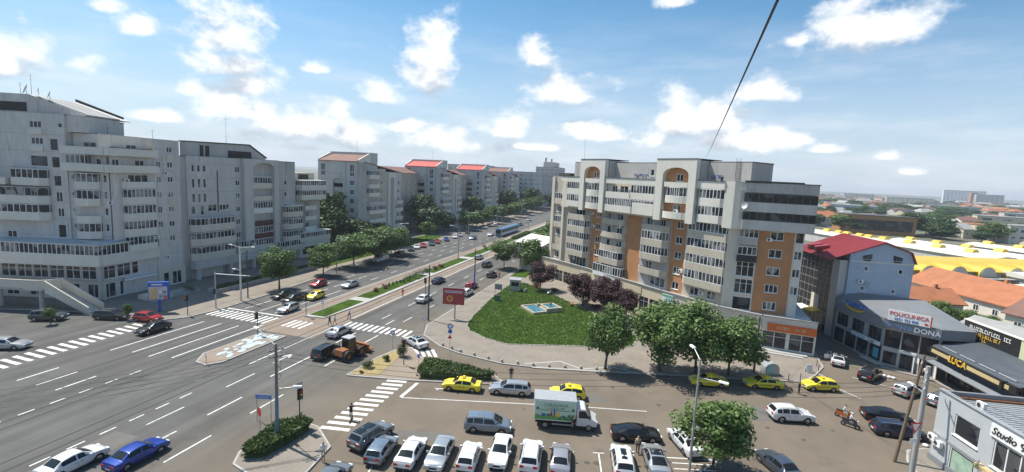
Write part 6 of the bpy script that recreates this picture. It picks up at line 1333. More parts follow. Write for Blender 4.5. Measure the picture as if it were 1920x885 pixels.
for i in range(5):
    a_ = thing('air_unit', 'white rooftop air unit at the right edge, %s of a row' % 'first second third fourth fifth'.split()[i], 'air unit', (128+4*i,182+1.5*i,5.6), R(20), 'rooftop air units'); ob('case', MB().box(-.9,.9,-.5,.5,0,1.3).mesh('case','white'), a_); ob('fan', MB().tube((0,-.52,.65),(0,-.5,.65),.4,.4,12).mesh('fan','metal_d'), a_)
of = far_block(112,337,36,22,11,'woodfascia','brown office with dark glazed front beyond the market', 2, 'bitumen', nf=2, nw=2); M['brownoff'] = mat('brown_office_cladding', (.36,.185,.075), .7, .06, .3)
for ch in KIDS[of.name]:
    if ch.name.startswith('wall'): setmat(ch, 'brownoff')
ob('glazed_front', MB().box(2,34,-.5,-.02,2.5,8.6).mesh('glazed_front','glass_d'), of)
far_block(186,356,12,14,8.6,'yellow' if False else 'beige','yellow plastered house in the middle distance on the right', 18, 'rooftile_o', nf=2, nw=2)
wh = far_block(192,338,30,12,10,'plaster_w','white two storey house with ribbon windows beside the yellow house', 18, 'roof_grey', nf=2, nw=6)
def town_spot(px, dist): d = ray(px, 420); L = math.hypot(d.x, d.y); return d.x/L*dist, d.y/L*dist
for px, dist, w_, d_, h, m_, l, nf in ((1552,640,42,30,10,'bluewall','pale blue hall with grey roof right behind the brick block',2),(1655,1500,90,30,16,'cream','long cream building with red roof near the horizon',4),(1725,900,60,20,11,'concrete_d','dark modern office with white flat roof',3),(1760,2300,110,30,46,'white','white tower block on the horizon',10),(1790,2400,70,30,38,'plaster_w','second white tower block on the horizon',9),(1822,2000,60,30,34,'concrete_d','dark grey tower block on the right horizon',8),(1812,2050,14,30,38,'brick','slim red tower block on the right horizon',8),(1830,520,34,18,11,'beige','beige villa with round gable on the right',3),(1880,620,40,20,12,'concrete','grey apartment house at the right edge',4),(1575,1900,80,30,18,'plaster','pale block on the left part of the right horizon',4)):
    x, y = town_spot(px, dist); far_block(x, y, w_, d_, h, m_, l, -18, 'rooftile_r' if 'red roof' in l else 'roof_grey', nf=nf, nw=max(3,int(w_/9)))
def band(dist, px):
    a = 'just beyond the market' if dist < 480 else 'in the middle of the town' if dist < 900 else 'far back in the town' if dist < 1600 else 'close under the horizon'
    b = 'beside the brick block' if px < 1600 else 'above the red roof' if px < 1700 else 'below the white towers' if px < 1810 else 'near the right edge'
    return a+', '+b
g = random.Random(21); roofs = ['rooftile_o','rooftile_b','rooftile_b','roof_grey','roof_grey','rooftile_b','bitumen']; rn = {'rooftile_o':'orange','rooftile_b':'brown','rooftile_r':'red','roof_grey':'grey','bitumen':'dark'}
walls = ['plaster_w','plaster','beige','plaster_w','render_tan']; wn_ = {'plaster_w':'white','plaster':'cream','beige':'yellowish','render_tan':'tan'}
for i in range(150):
    px = g.uniform(1480,1990); dist = 300*(2600/300)**(g.random()**.75); x, y = town_spot(px, dist)
    if 60 < x < 180 and y < 380: continue
    ro = g.choice(roofs); wl_ = g.choice(walls); a = g.uniform(12,26); b = g.uniform(9,13)
    hip_ = g.random() < .4
    if dist > 900: a *= 1.7; b *= 1.4
    house(x, y, a, b, g.uniform(3.5,7.5), g.choice((-62,28,-75,15,40)), wl_, ro, '%s house with %s %s roof, %s' % (wn_[wl_], rn[ro], 'hipped' if hip_ else 'gabled', band(dist, px)), hip=hip_, group='houses of the town on the right', win=dist < 700)
for i in range(230):
    px = g.uniform(1490,1990); dist = 260*(2600/260)**(g.random()**.8); x, y = town_spot(px, dist)
    if 60 < x < 175 and y < 335: continue
    kd = g.choice(('dark','round','dark'))
    tree(kd, x, y, g.uniform(7,12), g.uniform(5,9)*(1 if dist < 700 else 2.2), '%s green tree of the town, %s' % (kd, band(dist, px)), group='trees of the town on the right')
# ---------------------------------------------------------------- poles, lamps, signals, signs
def lamp_head(root, p, yaw, s=1.0):
    return ob('lamp_head', MB().extr([(-.14,0),(.14,0),(.1,.12),(-.1,.12)], 0, 0, .75*s).mesh('lamp_head','white'), root, p, yaw)
def pole(x, y, h, label, r0=.16, r1=.10, m_='pole', arms=(), cat='pole', name='utility_pole', lean=(0,0), band=None, cross=(), z=.12, group=None):
    o = thing(name, label, cat, (x,y,z), 0, group); tp = Vector((lean[0],lean[1],h))
    ob('shaft', MB().tube((0,0,-.15),tp,r0,r1,10).mesh('shaft',m_,True,40), o)
    if band: ob('painted_band', MB().tube(tp*(band[0]/h),tp*(band[1]/h),r0*1.06,r0*1.0,10).mesh('painted_band',band[2],True,40), o)
    for ah, yaw, L, rise in arms:
        b = Vector((math.cos(yaw)*L,math.sin(yaw)*L,rise)); a = tp*(ah/h); arm = ob('arm', MB().tube(a,a+b,.045,.035,7).mesh('arm','metal'), o); lamp_head(arm, a+b, yaw)
    for ch, yaw, L in cross:
        d = Vector((math.cos(yaw),math.sin(yaw),0))*L/2; a = tp*(ch/h); c_ = ob('cross_arm', MB().tube(a-d,a+d,.05,.05,6).mesh('cross_arm','metal_d'), o)
        for t in (-1,-.5,.5,1): ob('insulator', MB().tube(a+d*t,a+d*t+Vector((0,0,.2)),.05,.03,6).mesh('insulator','white'), c_)
    return o
def signal(x, y, h, label, yaw=0.0, sign=None, z=.12):
    o = thing('traffic_light', label, 'traffic light', (x,y,z), yaw, 'traffic lights'); ob('post', MB().tube((0,0,-.1),(0,0,h),.06,.05,8).mesh('post','metal_d'), o)
    hd = ob('signal_head', MB().box(-.17,.17,-.34,-.08,h-.95,h-.02).mesh('signal_head','plastic'), o)
    for i, c_ in enumerate(('red','yellow','darkprint')): ob('lens', MB().tube((0,-.345,h-.2-.28*i),(0,-.37,h-.2-.28*i),.1,.1,10).mesh('lens',c_), hd)
    ob('backplate', MB().box(-.26,.26,-.1,-.07,h-1.03,h+.06).mesh('backplate','black'), hd)
    if sign: ob('sign', MB().extr([(-.3,h+.1),(.3,h+.1),(.3,h+.7),(-.3,h+.7)], 1, -.07, -.05).mesh('sign',sign), o)
    return o
def road_sign(x, y, h, label, shape, cols, yaw=0.0, extra=(), z=.12, s=.32):
    o = thing('road_sign', label, 'road sign', (x,y,z), yaw, 'road signs'); ob('post', MB().tube((0,0,-.1),(0,0,h+.1),.035,.035,7).mesh('post','metal'), o)
    def plate(sh, hh, c_, k=1.0, off=0.0):
        n = {'disc':20,'square':4,'tri':3,'down':3}[sh]; ph = {'disc':0,'square':.785,'tri':1.5708,'down':-1.5708}[sh]
        return MB().extr([(s*k*1.1*math.cos(ph+6.2832*i/n),hh+s*k*1.1*math.sin(ph+6.2832*i/n)) for i in range(n)], 1, -.06-off, -.045-off).mesh('plate',c_)
    q = ob('plate', plate(shape, h, cols[0]), o)
    if len(cols) > 1: ob('symbol', plate(shape if shape in ('tri','down') else 'disc', h, cols[1], .62, .008) if shape != 'bar' else None, q)
    for sh, hh, c_ in extra: ob('plate', plate(sh, hh, c_), o)
    return o
E180 = math.pi
p = G(520,830); P1 = pole(p.x, p.y, 9.2, 'dark street pole rising from the near hedge with blue painted foot', .15, .11, mat('darker_concrete',(.19,.18,.165),.9,.15,1.5), [(9.0,R(158),3.4,.7),(5.0,R(25),1.4,.15)], 'street pole', band=(.3,4.6,mat('faded_blue_paint',(.13,.19,.28),.8,.15,2)), cross=[(8.6,R(60),1.3),(8.0,R(60),1.3)])  # shaft in an evenly darker concrete tone
P1p = Vector((p.x,p.y,0))
for t in (7.4,6.8,6.2): ob('cable_coil', MB().path([(.25+.25*math.cos(a*.7),.1*math.sin(a),t+.25*math.sin(a*.7)) for a in range(9)],.02,4).mesh('cable_coil','plastic'), P1)
p = G(562,806); signal(p.x, p.y, 4.0, 'traffic light with square sign beside the near hedge', R(70), 'metal')
p = G(488,816); road_sign(p.x, p.y, 2.2, 'red and white no entry sign at the tip of the near hedge', 'disc', ['red'], R(-25), s=.4).children
ns = thing('street_name_sign', 'blue street name board on two thin posts behind the near hedge', 'street sign', (G(495,790).x,G(495,790).y,.12), R(15)); ob('board', MB().box(-.8,.8,-.04,.0,2.2,2.65).mesh('board','bluesign'), ns)
for x in (-.7,.7): ob('post', MB().tube((x,.04,-.1),(x,.04,2.6),.035).mesh('post','metal'), ns)
scribble(ns, -.45, .55, 2.42, .14, 'palesign', -.042, ns, 7)
p = G(803,601); pole(p.x, p.y, 9.4, 'dark tram line pole between the red billboard and the avenue', .15, .1, 'metal_d', [], 'tram pole', cross=[(8.8,R(0),1.2)])
P5p = Vector((p.x,p.y,0)); p = G(889,543); pole(p.x, p.y, 8.8, 'tram line pole with blue foot beside the parked red car', .15, .1, 'metal_d', [], 'tram pole', band=(.2,3.6,'blue')); P6p = Vector((p.x,p.y,0))
p = G(452,565); pole(p.x, p.y, 10.0, 'pale concrete lamp pole with two lamps before the second block', .17, .12, 'plaster_w', [(9.8,R(0),2.6,.3),(9.8,R(180),1.6,.3),(5.6,R(180),1.0,.1)], 'street lamp', 'street_lamp'); P7p = Vector((p.x,p.y,0))
p = G(465,560); pole(p.x, p.y, 9.0, 'thin dark pole next to the pale two-lamp pole', .12, .08, 'metal_d', [], 'pole'); 
p = G(405,579); ms = pole(p.x, p.y, 6.3, 'mast arm traffic light over the left lanes', .12, .09, 'metal', [], 'traffic light', 'mast_arm_signal'); ob('mast_arm', MB().tube((0,0,6.0),(6.4,1.0,6.1),.07,.05,8).mesh('mast_arm','white'), ms)
for x, z in ((6.2,5.65),(0,3.0)): ob('signal_head', MB().box(x-.17,x+.17,-.35+.15*x,-.1+.15*x,z-.5,z+.5).mesh('signal_head','plastic'), ms)
p = G(631,512); pole(p.x, p.y, 8.4, 'street lamp between the kerbside trees left of the van', .14, .09, 'pole', [(8.2,R(0),2.6,.4)], 'street lamp', 'street_lamp')
p = G(748,474); pole(p.x, p.y, 9.0, 'white lamp pole behind the van', .14, .09, 'plaster_w', [(8.8,R(0),2.4,.3)], 'street lamp', 'street_lamp')
for i, (x, y) in enumerate(((-71.5,215),(-72.5,262),(-36,205),(-37,255),(-54,128),(-54.5,170),(-56,215),(-71,178))): pole(x, y, 9.5, 'distant slim lamp pole up the avenue, %s, %s of its line' % ('left kerb' if x < -60 else 'median' if x < -50 else 'right kerb', ('nearest but one','last','nearest','last','nearest','second','last','nearest')[i]), .13, .08, 'pole', [(9.3,R(0) if x < -60 else R(180),2.2,.3)], 'street lamp', 'street_lamp', group='distant lamp poles')
p = G(1291,895); P2 = pole(p.x, p.y, 10.6, 'tall grey lamp post in front of the car park tree', .13, .08, 'pole', [(10.5,R(110),1.2,.55),(9.0,R(-20),1.6,.1)], 'street lamp', 'street_lamp', z=0); P2p = Vector((p.x,p.y,0))
ob('spotlight', MB().ball((.35,-.1,4.6),.22).mesh('spotlight','white'), P2)
p = G(1413,700); pole(p.x, p.y, 7.8, 'dark wooden pole beside the taxi rank trees', .15, .11, 'wood_pole', [], 'utility pole', cross=[(7.5,R(30),1.0)]); P4p = Vector((p.x,p.y,0))
pole(23.4,51.0,10.2,'leaning wooden pole at the near right pavement corner',.15,.11,'wood_pole',[], 'utility pole', lean=(1.5,1.0), cross=[(9.5,R(60),1.3)], z=.12); pole(23.2,47.6,10.4,'thick concrete pole hung with cables beside the leaning one',.24,.17,'pole',[(8.0,R(100),1.2,.1)],'utility pole', lean=(.2,.4), cross=[(9.9,R(60),1.6),(9.2,R(60),1.6),(8.5,R(60),1.2)])
P3p = Vector((23.4,48.0,0)); ob_ = road_sign(22.6,46.9,5.4,'red edged give way sign on the concrete pole','down',['red','white'],R(25),s=.62,z=.1)
ob('notice', MB().box(-.35,.35,-.05,-.03,3.9,4.3).mesh('notice','plate'), ob_)
p = G(483,629); signal(p.x, p.y, 3.4, 'traffic light at the far end of the tram island', R(0))
p = G(574,594); signal(p.x, p.y, 3.6, 'traffic light at the tip of the grass median', R(0))
p = G(352,592); signal(p.x, p.y, 3.4, 'traffic light on the left pavement by the blue billboard', R(0)); p = G(797,566); signal(p.x, p.y, 4.6, 'dark traffic light hanging by the tram line pole', R(0))
p = G(757,686); signal(p.x, p.y, 3.4, 'traffic light at the edge of the island hedge', R(-20)); p = G(1548,688); 
p = G(387,684); road_sign(p.x, p.y, 1.1, 'blue keep right sign at the near tip of the tram island', 'disc', ['blue','white'], R(-30), s=.3); p = G(605,592); road_sign(p.x, p.y, 2.2, 'blue square sign on the grass median', 'square', ['blue','white'], 0)
p = G(736,653); road_sign(p.x, p.y, 2.2, 'blue round sign above the tall island shrub', 'disc', ['blue','white'], R(10)); p = G(795,627); road_sign(p.x, p.y, 2.4, 'blue crossing sign at the right end of the far zebra', 'square', ['blue','white'], R(10))
p = G(843,655); road_sign(p.x, p.y, 3.3, 'stack of blue signs at the slip lane corner', 'disc', ['blue','white'], R(15), [('square',2.55,'blue'),('tri',1.7,'red')], s=.36)
p = G(785,690); road_sign(p.x, p.y, 1.5, 'small blue sign at the end of the island hedge', 'square', ['blue'], R(-25))
# billboards
bb = thing('billboard', 'blue framed billboard with product pictures on the left pavement', 'billboard', (G(300,586).x,G(300,586).y,.13), R(38)); bb.scale = (.68,.9,.93); ob('post', MB().box(-.25,.25,-.2,.2,-.1,2.4).mesh('post','blue'), bb)
fr_ = ob('frame', MB().box(-2.1,2.1,-.3,.3,2.2,5.4).mesh('frame','blue'), bb); ob('poster', MB().box(-1.95,1.75,-.34,-.31,2.35,4.6).mesh('poster', mat('pale_poster_print',(.50,.50,.52),.5,.2,1.2)), fr_)
for x, z, w_, h_, c_ in ((-1.8,2.4,1.6,1.9,'woodfascia'),(.1,3.4,.6,.5,'palesign'),(.9,3.4,.6,.5,'antra'),(.1,2.6,.6,.5,'bluesign'),(1.0,2.4,.7,.6,'sign_o')): ob('printed_picture', MB().box(x,x+w_,-.36,-.345,z,z+h_).mesh('printed_picture',c_), fr_)
ob('headline', MB().box(-1.4,.8,-.34,-.305,4.85,5.1).mesh('headline','palesign'), fr_)
rb = thing('billboard', 'dark red billboard with a yellow flower emblem beside the lawn', 'billboard', (G(852,600).x,G(852,600).y,.13), R(12)); M['crimson'] = mat('crimson_poster', (.33,.035,.045), .5, .08, 1)
ob('post', MB().tube((0,.1,-.1),(0,.1,5.6),.14,.12).mesh('post','metal'), rb); fr_ = ob('panel', MB().box(-2.1,1.6,-.12,.05,2.6,5.4).mesh('panel','crimson'), rb)
for i in range(10):
    a = 6.2832*i/10; ob('petal', MB().extr([(-.9+.2*math.cos(a),3.6+.2*math.sin(a)),(-.9+.45*math.cos(a-.2),3.6+.45*math.sin(a-.2)),(-.9+.68*math.cos(a),3.6+.68*math.sin(a)),(-.9+.45*math.cos(a+.2),3.6+.45*math.sin(a+.2))], 1, -.14, -.122).mesh('petal','gold'), fr_)
for z in (4.9,4.65): ob('headline', MB().box(-1.8,1.3,-.14,-.122,z,z+.1).mesh('headline','palesign'), fr_)
ob('frame', MB().box(-2.2,1.7,-.05,.08,5.41,5.5).mesh('frame','metal'), fr_)
# kiosk, bins, recycling igloo, bollards
p = G(966,545); ki = thing('kiosk', 'small grey shelter kiosk at the lawn edge near the avenue', 'kiosk', (p.x,p.y,.14), R(10)); ob('wall', MB().box(-1.1,1.1,-1.1,1.1,0,2.4).mesh('wall','alu'), ki); ob('roof', MB().box(-1.3,1.3,-1.3,1.3,2.41,2.55).mesh('roof','metal'), ki); ob('window', MB().box(-.8,.8,-1.13,-1.105,1.1,2.0).mesh('window','glass_d'), ki)
p = G(932,565); bn = thing('bin', 'dark green waste container beside the lawn', 'bin', (p.x,p.y,.14), R(5)); ob('tub', MB().extr([(-.5,.1),(.5,.1),(.6,1.0),(-.6,1.0)], 1, -.4, .4).mesh('tub','darkprint'), bn); ob('lid', MB().box(-.62,.62,-.43,.43,1.01,1.1).mesh('lid','plastic'), bn)
nb_ = thing('notice_board', 'dark notice board behind the waste container', 'notice board', (G(934,552).x,G(934,552).y,.14), 0); ob('panel', MB().box(-.8,.8,-.04,.04,.9,2.1).mesh('panel','antra'), nb_); ob('post', MB().tube((-.7,0,-.05),(-.7,0,2.1),.04).mesh('post','metal_d'), nb_); ob('post', MB().tube((.7,0,-.05),(.7,0,2.1),.04).mesh('post','metal_d'), nb_)
p = G(1442,701); ig = thing('recycling_container', 'pale turquoise fronted domed glass container behind the taxis', 'container', (p.x,p.y,.13), R(15)); ob('shell', MB().extr([(-.9,0),(.9,0),(.9,1.0),(.6,1.5),(0,1.65),(-.6,1.5),(-.9,1.0)], 1, -.8, .8).mesh('shell','metal',True,30), ig); ob('front', MB().extr([(-.8,.3),(-.05,.3),(-.05,1.5),(-.5,1.45),(-.8,.95)], 1, -.83,-.805).mesh('front', mat('turquoise',(.25,.52,.50),.5)), ig)
kb = [(-28,61),(-24.6,59.7),(-18,58.5),(-13.7,59),(-5.6,61.1),(3.2,63.7)]; pos = []
for a, b in zip(kb, kb[1:]):
    a = Vector(a); b = Vector(b); n = max(1,int((b-a).length/1.75))
    for i in range(n): d = (b-a).normalized(); pos.append(a+(b-a)*i/n+Vector((-d.y,d.x))*.45)
bmesh_ = MB().ball((0,0,.22),.2,10,6).mesh('ball','kerb',True); bst = MB().tube((0,0,-.05),(0,0,.12),.12,.1,8).mesh('foot','metal_d')
for i, q in enumerate(pos[:14]): o_ = thing('bollard','round stone bollard of the slip lane kerb row, %s from its avenue end' % 'first second third fourth fifth sixth seventh eighth ninth tenth eleventh twelfth thirteenth fourteenth'.split()[i],'bollard',(q.x,q.y,.14),0,'stone bollards along the slip lane'); ob('ball',bmesh_,o_); ob('foot',bst,o_)
for i, (px, py) in enumerate(((1478,716),(1500,715),(1531,688),(1534,697),(1538,680),(1545,672))): p = G(px,py); o_ = thing('bollard','thin dark post bollard, %s of the six by the alley mouth' % 'first second third fourth fifth sixth'.split()[i],'bollard',(p.x,p.y,.12),0,'post bollards by the alley'); ob('post',MB().tube((0,0,-.1),(0,0,.95),.05,.05,8).mesh('post','metal_d'),o_); ob('reflector',MB().tube((0,0,.7),(0,0,.82),.054,.054,8).mesh('reflector','red'),o_)
for i, (px, py) in enumerate(((1590,672),(1655,690),(1750,842),(1470,655))): pass
p = G(1516,700); ib = thing('info_board','pale folding notice stand on the pavement corner by the alley','notice stand',(p.x,p.y,.13),R(20)); ob('panel', MB().extr([(-.25,0),(.0,1.1),(.05,1.1),(-.18,0)],0,-.4,.4).mesh('panel','plate'), ib); ob('panel', MB().extr([(.3,0),(.06,1.08),(.1,1.08),(.36,0)],0,-.4,.4).mesh('panel','plate'), ib)
for i, (px, py) in enumerate(((1602,742),(1612,745),(1620,747),(1735,838))): p = G(px+55 if i < 3 else px,py-36 if i < 3 else py); o_ = thing('stone','small white kerb stone %s' % ('beside the black off-roader, left one','beside the black off-roader, middle one','beside the black off-roader, right one','at the dark blue estate bonnet')[i],'stone',(p.x,p.y,.02)); ob('block',MB().ball((0,0,.15),.28,8,5,sz=.6).mesh('block','white',True),o_)
# fountain
fo = thing('fountain','two level rectangular stone fountain with blue basins on the lawn','fountain',(-19.4,85.2,.18),R(-48)); fo.scale = (.85,.85,.85); M['water'] = mat('basin_water',(.07,.20,.25),.08,.25,2); M['stone'] = mat('fountain_stone',(.46,.37,.27),.8,.12,1.5)
def basin(x0,x1,y0,y1,h,nm):
    q = ob(nm, MB().box(x0,x1,y0,y0+.35,0,h).box(x0,x1,y1-.35,y1,0,h).box(x0,x0+.35,y0+.351,y1-.351,0,h).box(x1-.35,x1,y0+.351,y1-.351,0,h).mesh(nm,'stone'), fo); ob('water', MB().box(x0+.36,x1-.36,y0+.36,y1-.36,0,h-.14).mesh('water','water'), q); return q
basin(-3.6,2.6,-2.6,1.2,.5,'lower_basin'); basin(-1.8,2.4,1.25,4.6,1.0,'upper_basin'); ob('figure', MB().tube((.3,2.9,.8),(.3,2.9,1.5),.16,.08).ball((.3,2.9,1.6),.14).tube((.3,2.9,1.3),(.65,2.9,1.6),.05,.04).mesh('figure','metal_d'), fo)
for x,y in ((-1.9,.9),(2.4,.9)): ob('pillar', MB().box(x-.25,x+.25,y-.25,y+.25,.51,1.1).mesh('pillar','stone'), fo)
for i,(px,py,c_,l) in enumerate(((983,549,'white','small white bird figure on the lawn near the kiosk'),(1028,554,'white','white lawn figure behind the fountain'),(1071,576,'sign_o','small orange lawn figure right of the fountain'))): p = G(px,py); o_ = thing('lawn_figure',l,'figure',(p.x,p.y,.18)); ob('body', MB().ball((0,0,.35),.3,8,5).tube((.2,0,.4),(.4,0,.85),.08,.05).ball((.43,0,.9),.1,6,4).mesh('body',c_,True), o_); ob('leg', MB().tube((0,0,-.05),(0,0,.15),.04).mesh('leg','metal_d'), o_)
# ---------------------------------------------------------------- overhead wires
def wire(pts, label, r=.014, sag=.6, group='overhead wires', name='cable', m_='plastic'):
    a, b = Vector(pts[0]), Vector(pts[1]); N = 12; P = [a.lerp(b, i/N)-Vector((0,0,sag*4*(i/N)*(1-i/N))) for i in range(N+1)]; c = P[0].copy()
    o = ob(name, MB().path([q-c for q in P], r, 5).mesh(name,m_), None, c); return tag(o, label, 'cable', group)
t1 = P1p+Vector((0,0,8.6)); t5 = P5p+Vector((0,0,8.8)); t7 = P7p+Vector((0,0,8.6)); t6 = P6p+Vector((0,0,8.4)); t2 = P2p+Vector((0,0,9.6)); t3 = P3p+Vector((0,0,9.4)); t4 = P4p+Vector((0,0,7.4))
for i in range(5): wire((t1+Vector((0,0,-.25*i)), Vector((-62+.8*i,6,8.5-.5*i))), 'black cable from the hedge pole to the lower left, %s from the top' % 'first second third fourth fifth'.split()[i], .016, .8)
for i in range(3): wire((t1+Vector((0,0,-.4*i)), t2+Vector((0,0,-.6*i))), 'black cable between hedge pole and tall lamp post, %s from the top' % 'first second third'.split()[i], .015, 1.0)
for i in range(4): wire((t2+Vector((0,0,-.5*i)), t3+Vector((0,0,-.4*i))), 'black cable between tall lamp post and concrete pole, %s from the top' % 'first second third fourth'.split()[i], .016, .7)
for i in range(3): wire((t3+Vector((0,0,-.4*i)), t4+Vector((0,0,-.3*i))), 'black cable between concrete pole and wooden pole, %s from the top' % 'first second third'.split()[i], .014, .8)
for i in range(2): wire((t3+Vector((0,0,-.3*i)), Vector((30,40,9-.5*i))), 'thin cable from the concrete pole over the studio, %s one' % ('upper','lower')[i], .014, .3)
wire((t1, t5), 'thin cable from the near hedge pole to the dark tram line pole', .012, .8); wire((t4, Vector((22,81,5.2))), 'thin cable from the wooden pole to the orange shop', .012, .3)
wire((t5, t7), 'tram span wire across the avenue at the crossing', .012, .5); wire((t6, Vector((-70.5,112,8.2))), 'tram span wire farther up the avenue', .012, .5)
for x in (-55.8,-48.1): wire((Vector((x,5,6.0)), Vector((x,92,6.0))), 'tram contact wire above the %s track' % ('left' if x < -50 else 'right'), .012, .25); 
e_ = ray(1458,0).normalized()*2.6+Vector((0,0,CAM_H)); wire((e_, Vector(w.A if False else (7.6,93.5,29.3))), 'dark cable slanting from the sky to the brick block roof', .0065, .25, None)
# ---------------------------------------------------------------- people
def person_mesh(pose, shirt, trousers, hair='black', sleeves=False, hat=None):
    J = {'pel':(0,0,.95),'chest':(0,0,1.28),'neck':(0,0,1.47),'head':(.02,0,1.62),'top':(.02,0,1.74)}
    s_ = {'walk':.24,'stand':.05,'ride':0,'lean':.1}[pose]; fwd = .12 if pose in ('ride','lean') else .02
    for k_ in ('chest','neck','head','top'): x, y, z = J[k_]; J[k_] = (x+fwd*(z-.95)*1.2, y, z)
    for sd, sg in (('l',1),('r',-1)):
        a = s_*sg
        if pose == 'ride': J.update({'hip'+sd:(0,.1*sg,.9),'knee'+sd:(.40,.17*sg,.80),'ank'+sd:(.30,.17*sg,.38),'toe'+sd:(.46,.17*sg,.33)})
        else: J.update({'hip'+sd:(0,.095*sg,.9),'knee'+sd:(a*.55+.03,.10*sg,.5),'ank'+sd:(a,.10*sg,.09),'toe'+sd:(a+.17,.115*sg,.04)})
        sh = Vector(J['neck'])+Vector((0,.19*sg,-.06)); J['sh'+sd] = tuple(sh)
        if pose in ('ride','lean'): J['el'+sd] = tuple(sh+Vector((.20,.06*sg,-.22))); J['wr'+sd] = tuple(sh+Vector((.44,.05*sg,-.26))); J['hd'+sd] = tuple(sh+Vector((.53,.04*sg,-.27)))
        else: J['el'+sd] = tuple(sh+Vector((-a*.4,.06*sg,-.29))); J['wr'+sd] = tuple(sh+Vector((-a*.5+.08,.07*sg,-.54))); J['hd'+sd] = tuple(sh+Vector((-a*.5+.11,.07*sg,-.64)))
    rad = {'pel':.15,'chest':.165,'neck':.06,'head':.105,'top':.07,'hip':.095,'knee':.062,'ank':.045,'toe':.04,'sh':.065,'el':.045,'wr':.033,'hd':.036}
    ks = list(J); idx = {k_:i for i, k_ in enumerate(ks)}; E = [('pel','chest'),('chest','neck'),('neck','head'),('head','top')]
    for d in 'lr': E += [('pel','hip'+d),('hip'+d,'knee'+d),('knee'+d,'ank'+d),('ank'+d,'toe'+d),('chest','sh'+d),('sh'+d,'el'+d),('el'+d,'wr'+d),('wr'+d,'hd'+d)]
    me = bpy.data.meshes.new('body'); me.from_pydata([J[k_] for k_ in ks], [(idx[a], idx[b]) for a, b in E], []); o = bpy.data.objects.new('body', me)
    o.modifiers.new('skin','SKIN'); o.modifiers.new('sub','SUBSURF').levels = 1
    for k_ in ks: v = me.skin_vertices[0].data[idx[k_]]; r_ = rad[k_.rstrip('lr') if k_.rstrip('lr') in rad else k_[:-1] if k_[:-1] in rad else k_]; v.radius = (r_, r_); v.use_root = k_ == 'pel'
    out = evaluated(o)
    out.materials.clear()
    for m_ in ('skin', shirt, trousers, hair, 'plastic'): out.materials.append(M[m_])
    ps = {k_:Vector(v) for k_, v in J.items()}
    seg = [(1,'pel','chest'),(1,'chest','neck'),(0,'neck','head'),(0,'head','top')]
    for d in 'lr': seg += [(2,'pel','hip'+d),(2,'hip'+d,'knee'+d),(2,'knee'+d,'ank'+d),(4,'ank'+d,'toe'+d),(1,'sh'+d,'el'+d),(1 if sleeves else 0,'el'+d,'wr'+d),(0,'wr'+d,'hd'+d),(1,'chest','sh'+d)]
    for f in out.polygons:
        c = f.center; best = None
        for mi, a, b in seg:
            A, B_ = ps[a], ps[b]; t = max(0, min(1, (c-A).dot(B_-A)/((B_-A).length_squared+1e-9))); dd = (c-(A+(B_-A)*t)).length
            if best is None or dd < best[0]: best = (dd, mi)
        mi = best[1]; h = ps['head']
        if c.z > h.z-.06 and (c.x < h.x-.02 or c.z > h.z+.075): mi = 3
        f.material_index = mi; f.use_smooth = True
    return out
M['cl_white'] = mat('white_cloth',(.68,.67,.64),.85); M['cl_black'] = mat('black_cloth',(.025,.025,.028),.9); M['cl_navy'] = mat('navy_cloth',(.03,.04,.08),.9); M['cl_beige'] = mat('beige_cloth',(.42,.34,.24),.9); M['cl_orange'] = mat('orange_vest',(.62,.12,.02),.8); M['cl_red'] = mat('red_cloth',(.45,.04,.04),.85); M['hair'] = mat('dark_hair',(.03,.02,.015),.7)
def person(px, py, yaw, pose, shirt, trousers, label, sleeves=False, hair='hair', z=.02, at=None):
    p = G(px, py) if at is None else Vector((*at,0)); o = thing('person', label, 'person', (p.x,p.y,z), yaw, 'people')
    ob('body', person_mesh(pose, shirt, trousers, hair, sleeves), o); return o
person(658,789,R(110),'lean','cl_black','cl_black','person in black riding a kick scooter over the near zebra crossing',True,z=.12); p = G(658,789)
ks = thing('kick_scooter','black kick scooter under the rider on the near zebra crossing','scooter',(p.x,p.y,0),R(110)); ob('deck', MB().box(-.4,.45,-.08,.08,.1,.135).mesh('deck','plastic'), ks); ob('handlebar', MB().tube((.48,0,.1),(.40,0,1.1),.025).tube((.40,-.25,1.1),(.40,.25,1.1),.02).mesh('handlebar','metal_d'), ks)
for x in (-.45,.52): ob('wheel', MB().tube((x,-.03,.11),(x,.03,.11),.11,.11,12).mesh('wheel','tyre'), ks)
person(606,866,R(-60),'stand','cl_white','cl_beige','pedestrian in a white shirt at the near pavement corner',z=.13); person(1074,812,R(-30),'stand','cl_black','cl_black','person in dark clothes standing by the truck cab')
person(1195,850,R(-90),'walk','cl_beige','cl_black','person in a beige top walking between the parked cars'); person(1497,739,R(-30),'stand','cl_black','cl_black','man in black standing at the bonnet of the last taxi',True)
person(1733,712,R(-120),'stand','cl_white','cl_navy','man in a white shirt at the clinic door',z=.13); person(618,611,R(0),'walk','cl_black','cl_navy','pedestrian in dark clothes on the tram crossing',True); person(628,610,R(180),'walk','cl_white','cl_beige','pedestrian in pale clothes on the tram crossing')
person(655,598,R(170),'walk','cl_white','cl_navy','pedestrian in white beside the grass median',z=.02); person(755,556,R(90),'stand','cl_orange','cl_orange','worker in an orange suit on the right tram track',True); person(936,523,R(60),'walk','cl_red','cl_navy','pedestrian in red on the avenue pavement',z=.14); person(958,712,R(-80),'stand','cl_black','cl_black','small dark figure standing behind the silver estate',True)
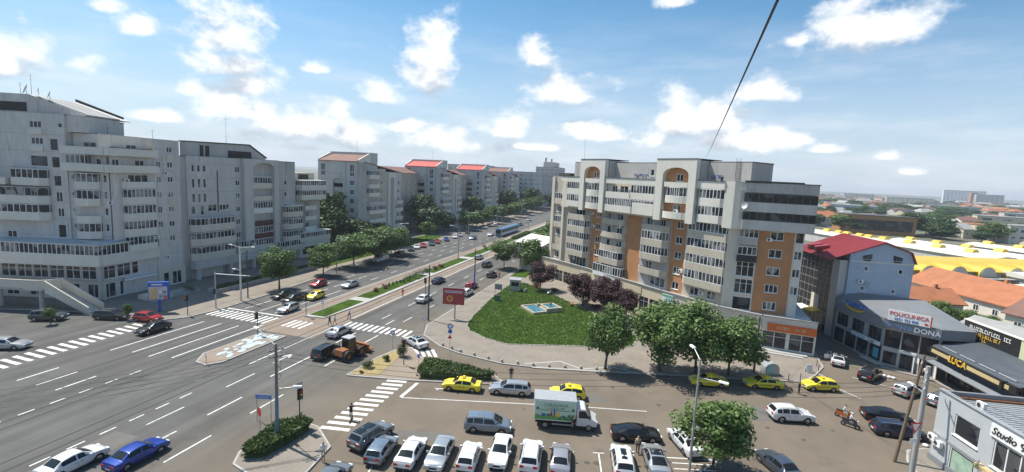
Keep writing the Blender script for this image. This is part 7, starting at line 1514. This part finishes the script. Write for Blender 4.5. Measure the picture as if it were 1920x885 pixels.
for px, py, c_, l in ((273,543,'cl_white','pale dressed visitor at the shaded shop door'),(262,541,'cl_black','dark dressed visitor at the shaded shop door')): person(px, py, R(30), 'stand', c_, 'cl_navy', l, z=.14)
for i, (px, py, c_, l) in enumerate(((1581,784,'cl_white','first rider in a white shirt on an orange moped'),(1593,801,'cl_white','second rider in a white shirt and helmet on a dark moped'))):
    p = G(px, py); a = R(-28 if i == 0 else -30); person(px, py, a, 'ride', c_, 'cl_beige' if i == 0 else 'cl_navy', l, hair='hair' if i == 0 else 'white', z=-.05)
    mo = thing('moped', ('orange','dark')[i]+' moped ridden by the %s white shirted rider' % ('first','second')[i], 'moped', (p.x,p.y,0), a, 'mopeds'); m_ = ('sign_o','c_dgrey')[i]
    ob('frame', MB().extr([(-.55,.35),(.1,.28),(.55,.35),(.62,.9),(.52,.92),(.3,.5),(-.1,.5),(-.2,.74),(-.75,.78),(-.7,.5)],1,-.13,.13).mesh('frame',m_), mo); ob('saddle', MB().box(-.72,-.08,-.13,.13,.76,.86).mesh('saddle','plastic'), mo)
    ob('handlebar', MB().tube((.62,0,.35),(.5,0,1.02),.035).tube((.48,-.32,1.04),(.48,.32,1.04),.02).mesh('handlebar','metal_d'), mo); ob('headlight', MB().ball((.64,0,.88),.09,8,5).mesh('headlight','lamp_w'), mo)
    for x in (-.6,.68): q = ob('wheel', MB().tube((x,-.06,.25),(x,.06,.25),.25,.25,14).mesh('wheel','tyre'), mo); ob('rim', MB().tube((x,-.065,.25),(x,.065,.25),.13,.13,10).mesh('rim','rim'), q)
# ---------------------------------------------------------------- summer haze over the whole town
hz = ob('haze', MB().box(-3500,3500,-400,4200,-1.0,52).mesh('haze','white'), kind='stuff'); hm = bpy.data.materials.new('haze_air'); hm.use_nodes = True; ht = hm.node_tree; ht.nodes.clear()
ho = ht.nodes.new('ShaderNodeOutputMaterial'); hv = ht.nodes.new('ShaderNodeVolumePrincipled'); hv.inputs['Color'].default_value = (.86,.91,1,1); hv.inputs['Density'].default_value = .00019; hv.inputs['Anisotropy'].default_value = .2; ht.links.new(hv.outputs[0], ho.inputs['Volume']); hz.data.materials.clear(); hz.data.materials.append(hm)
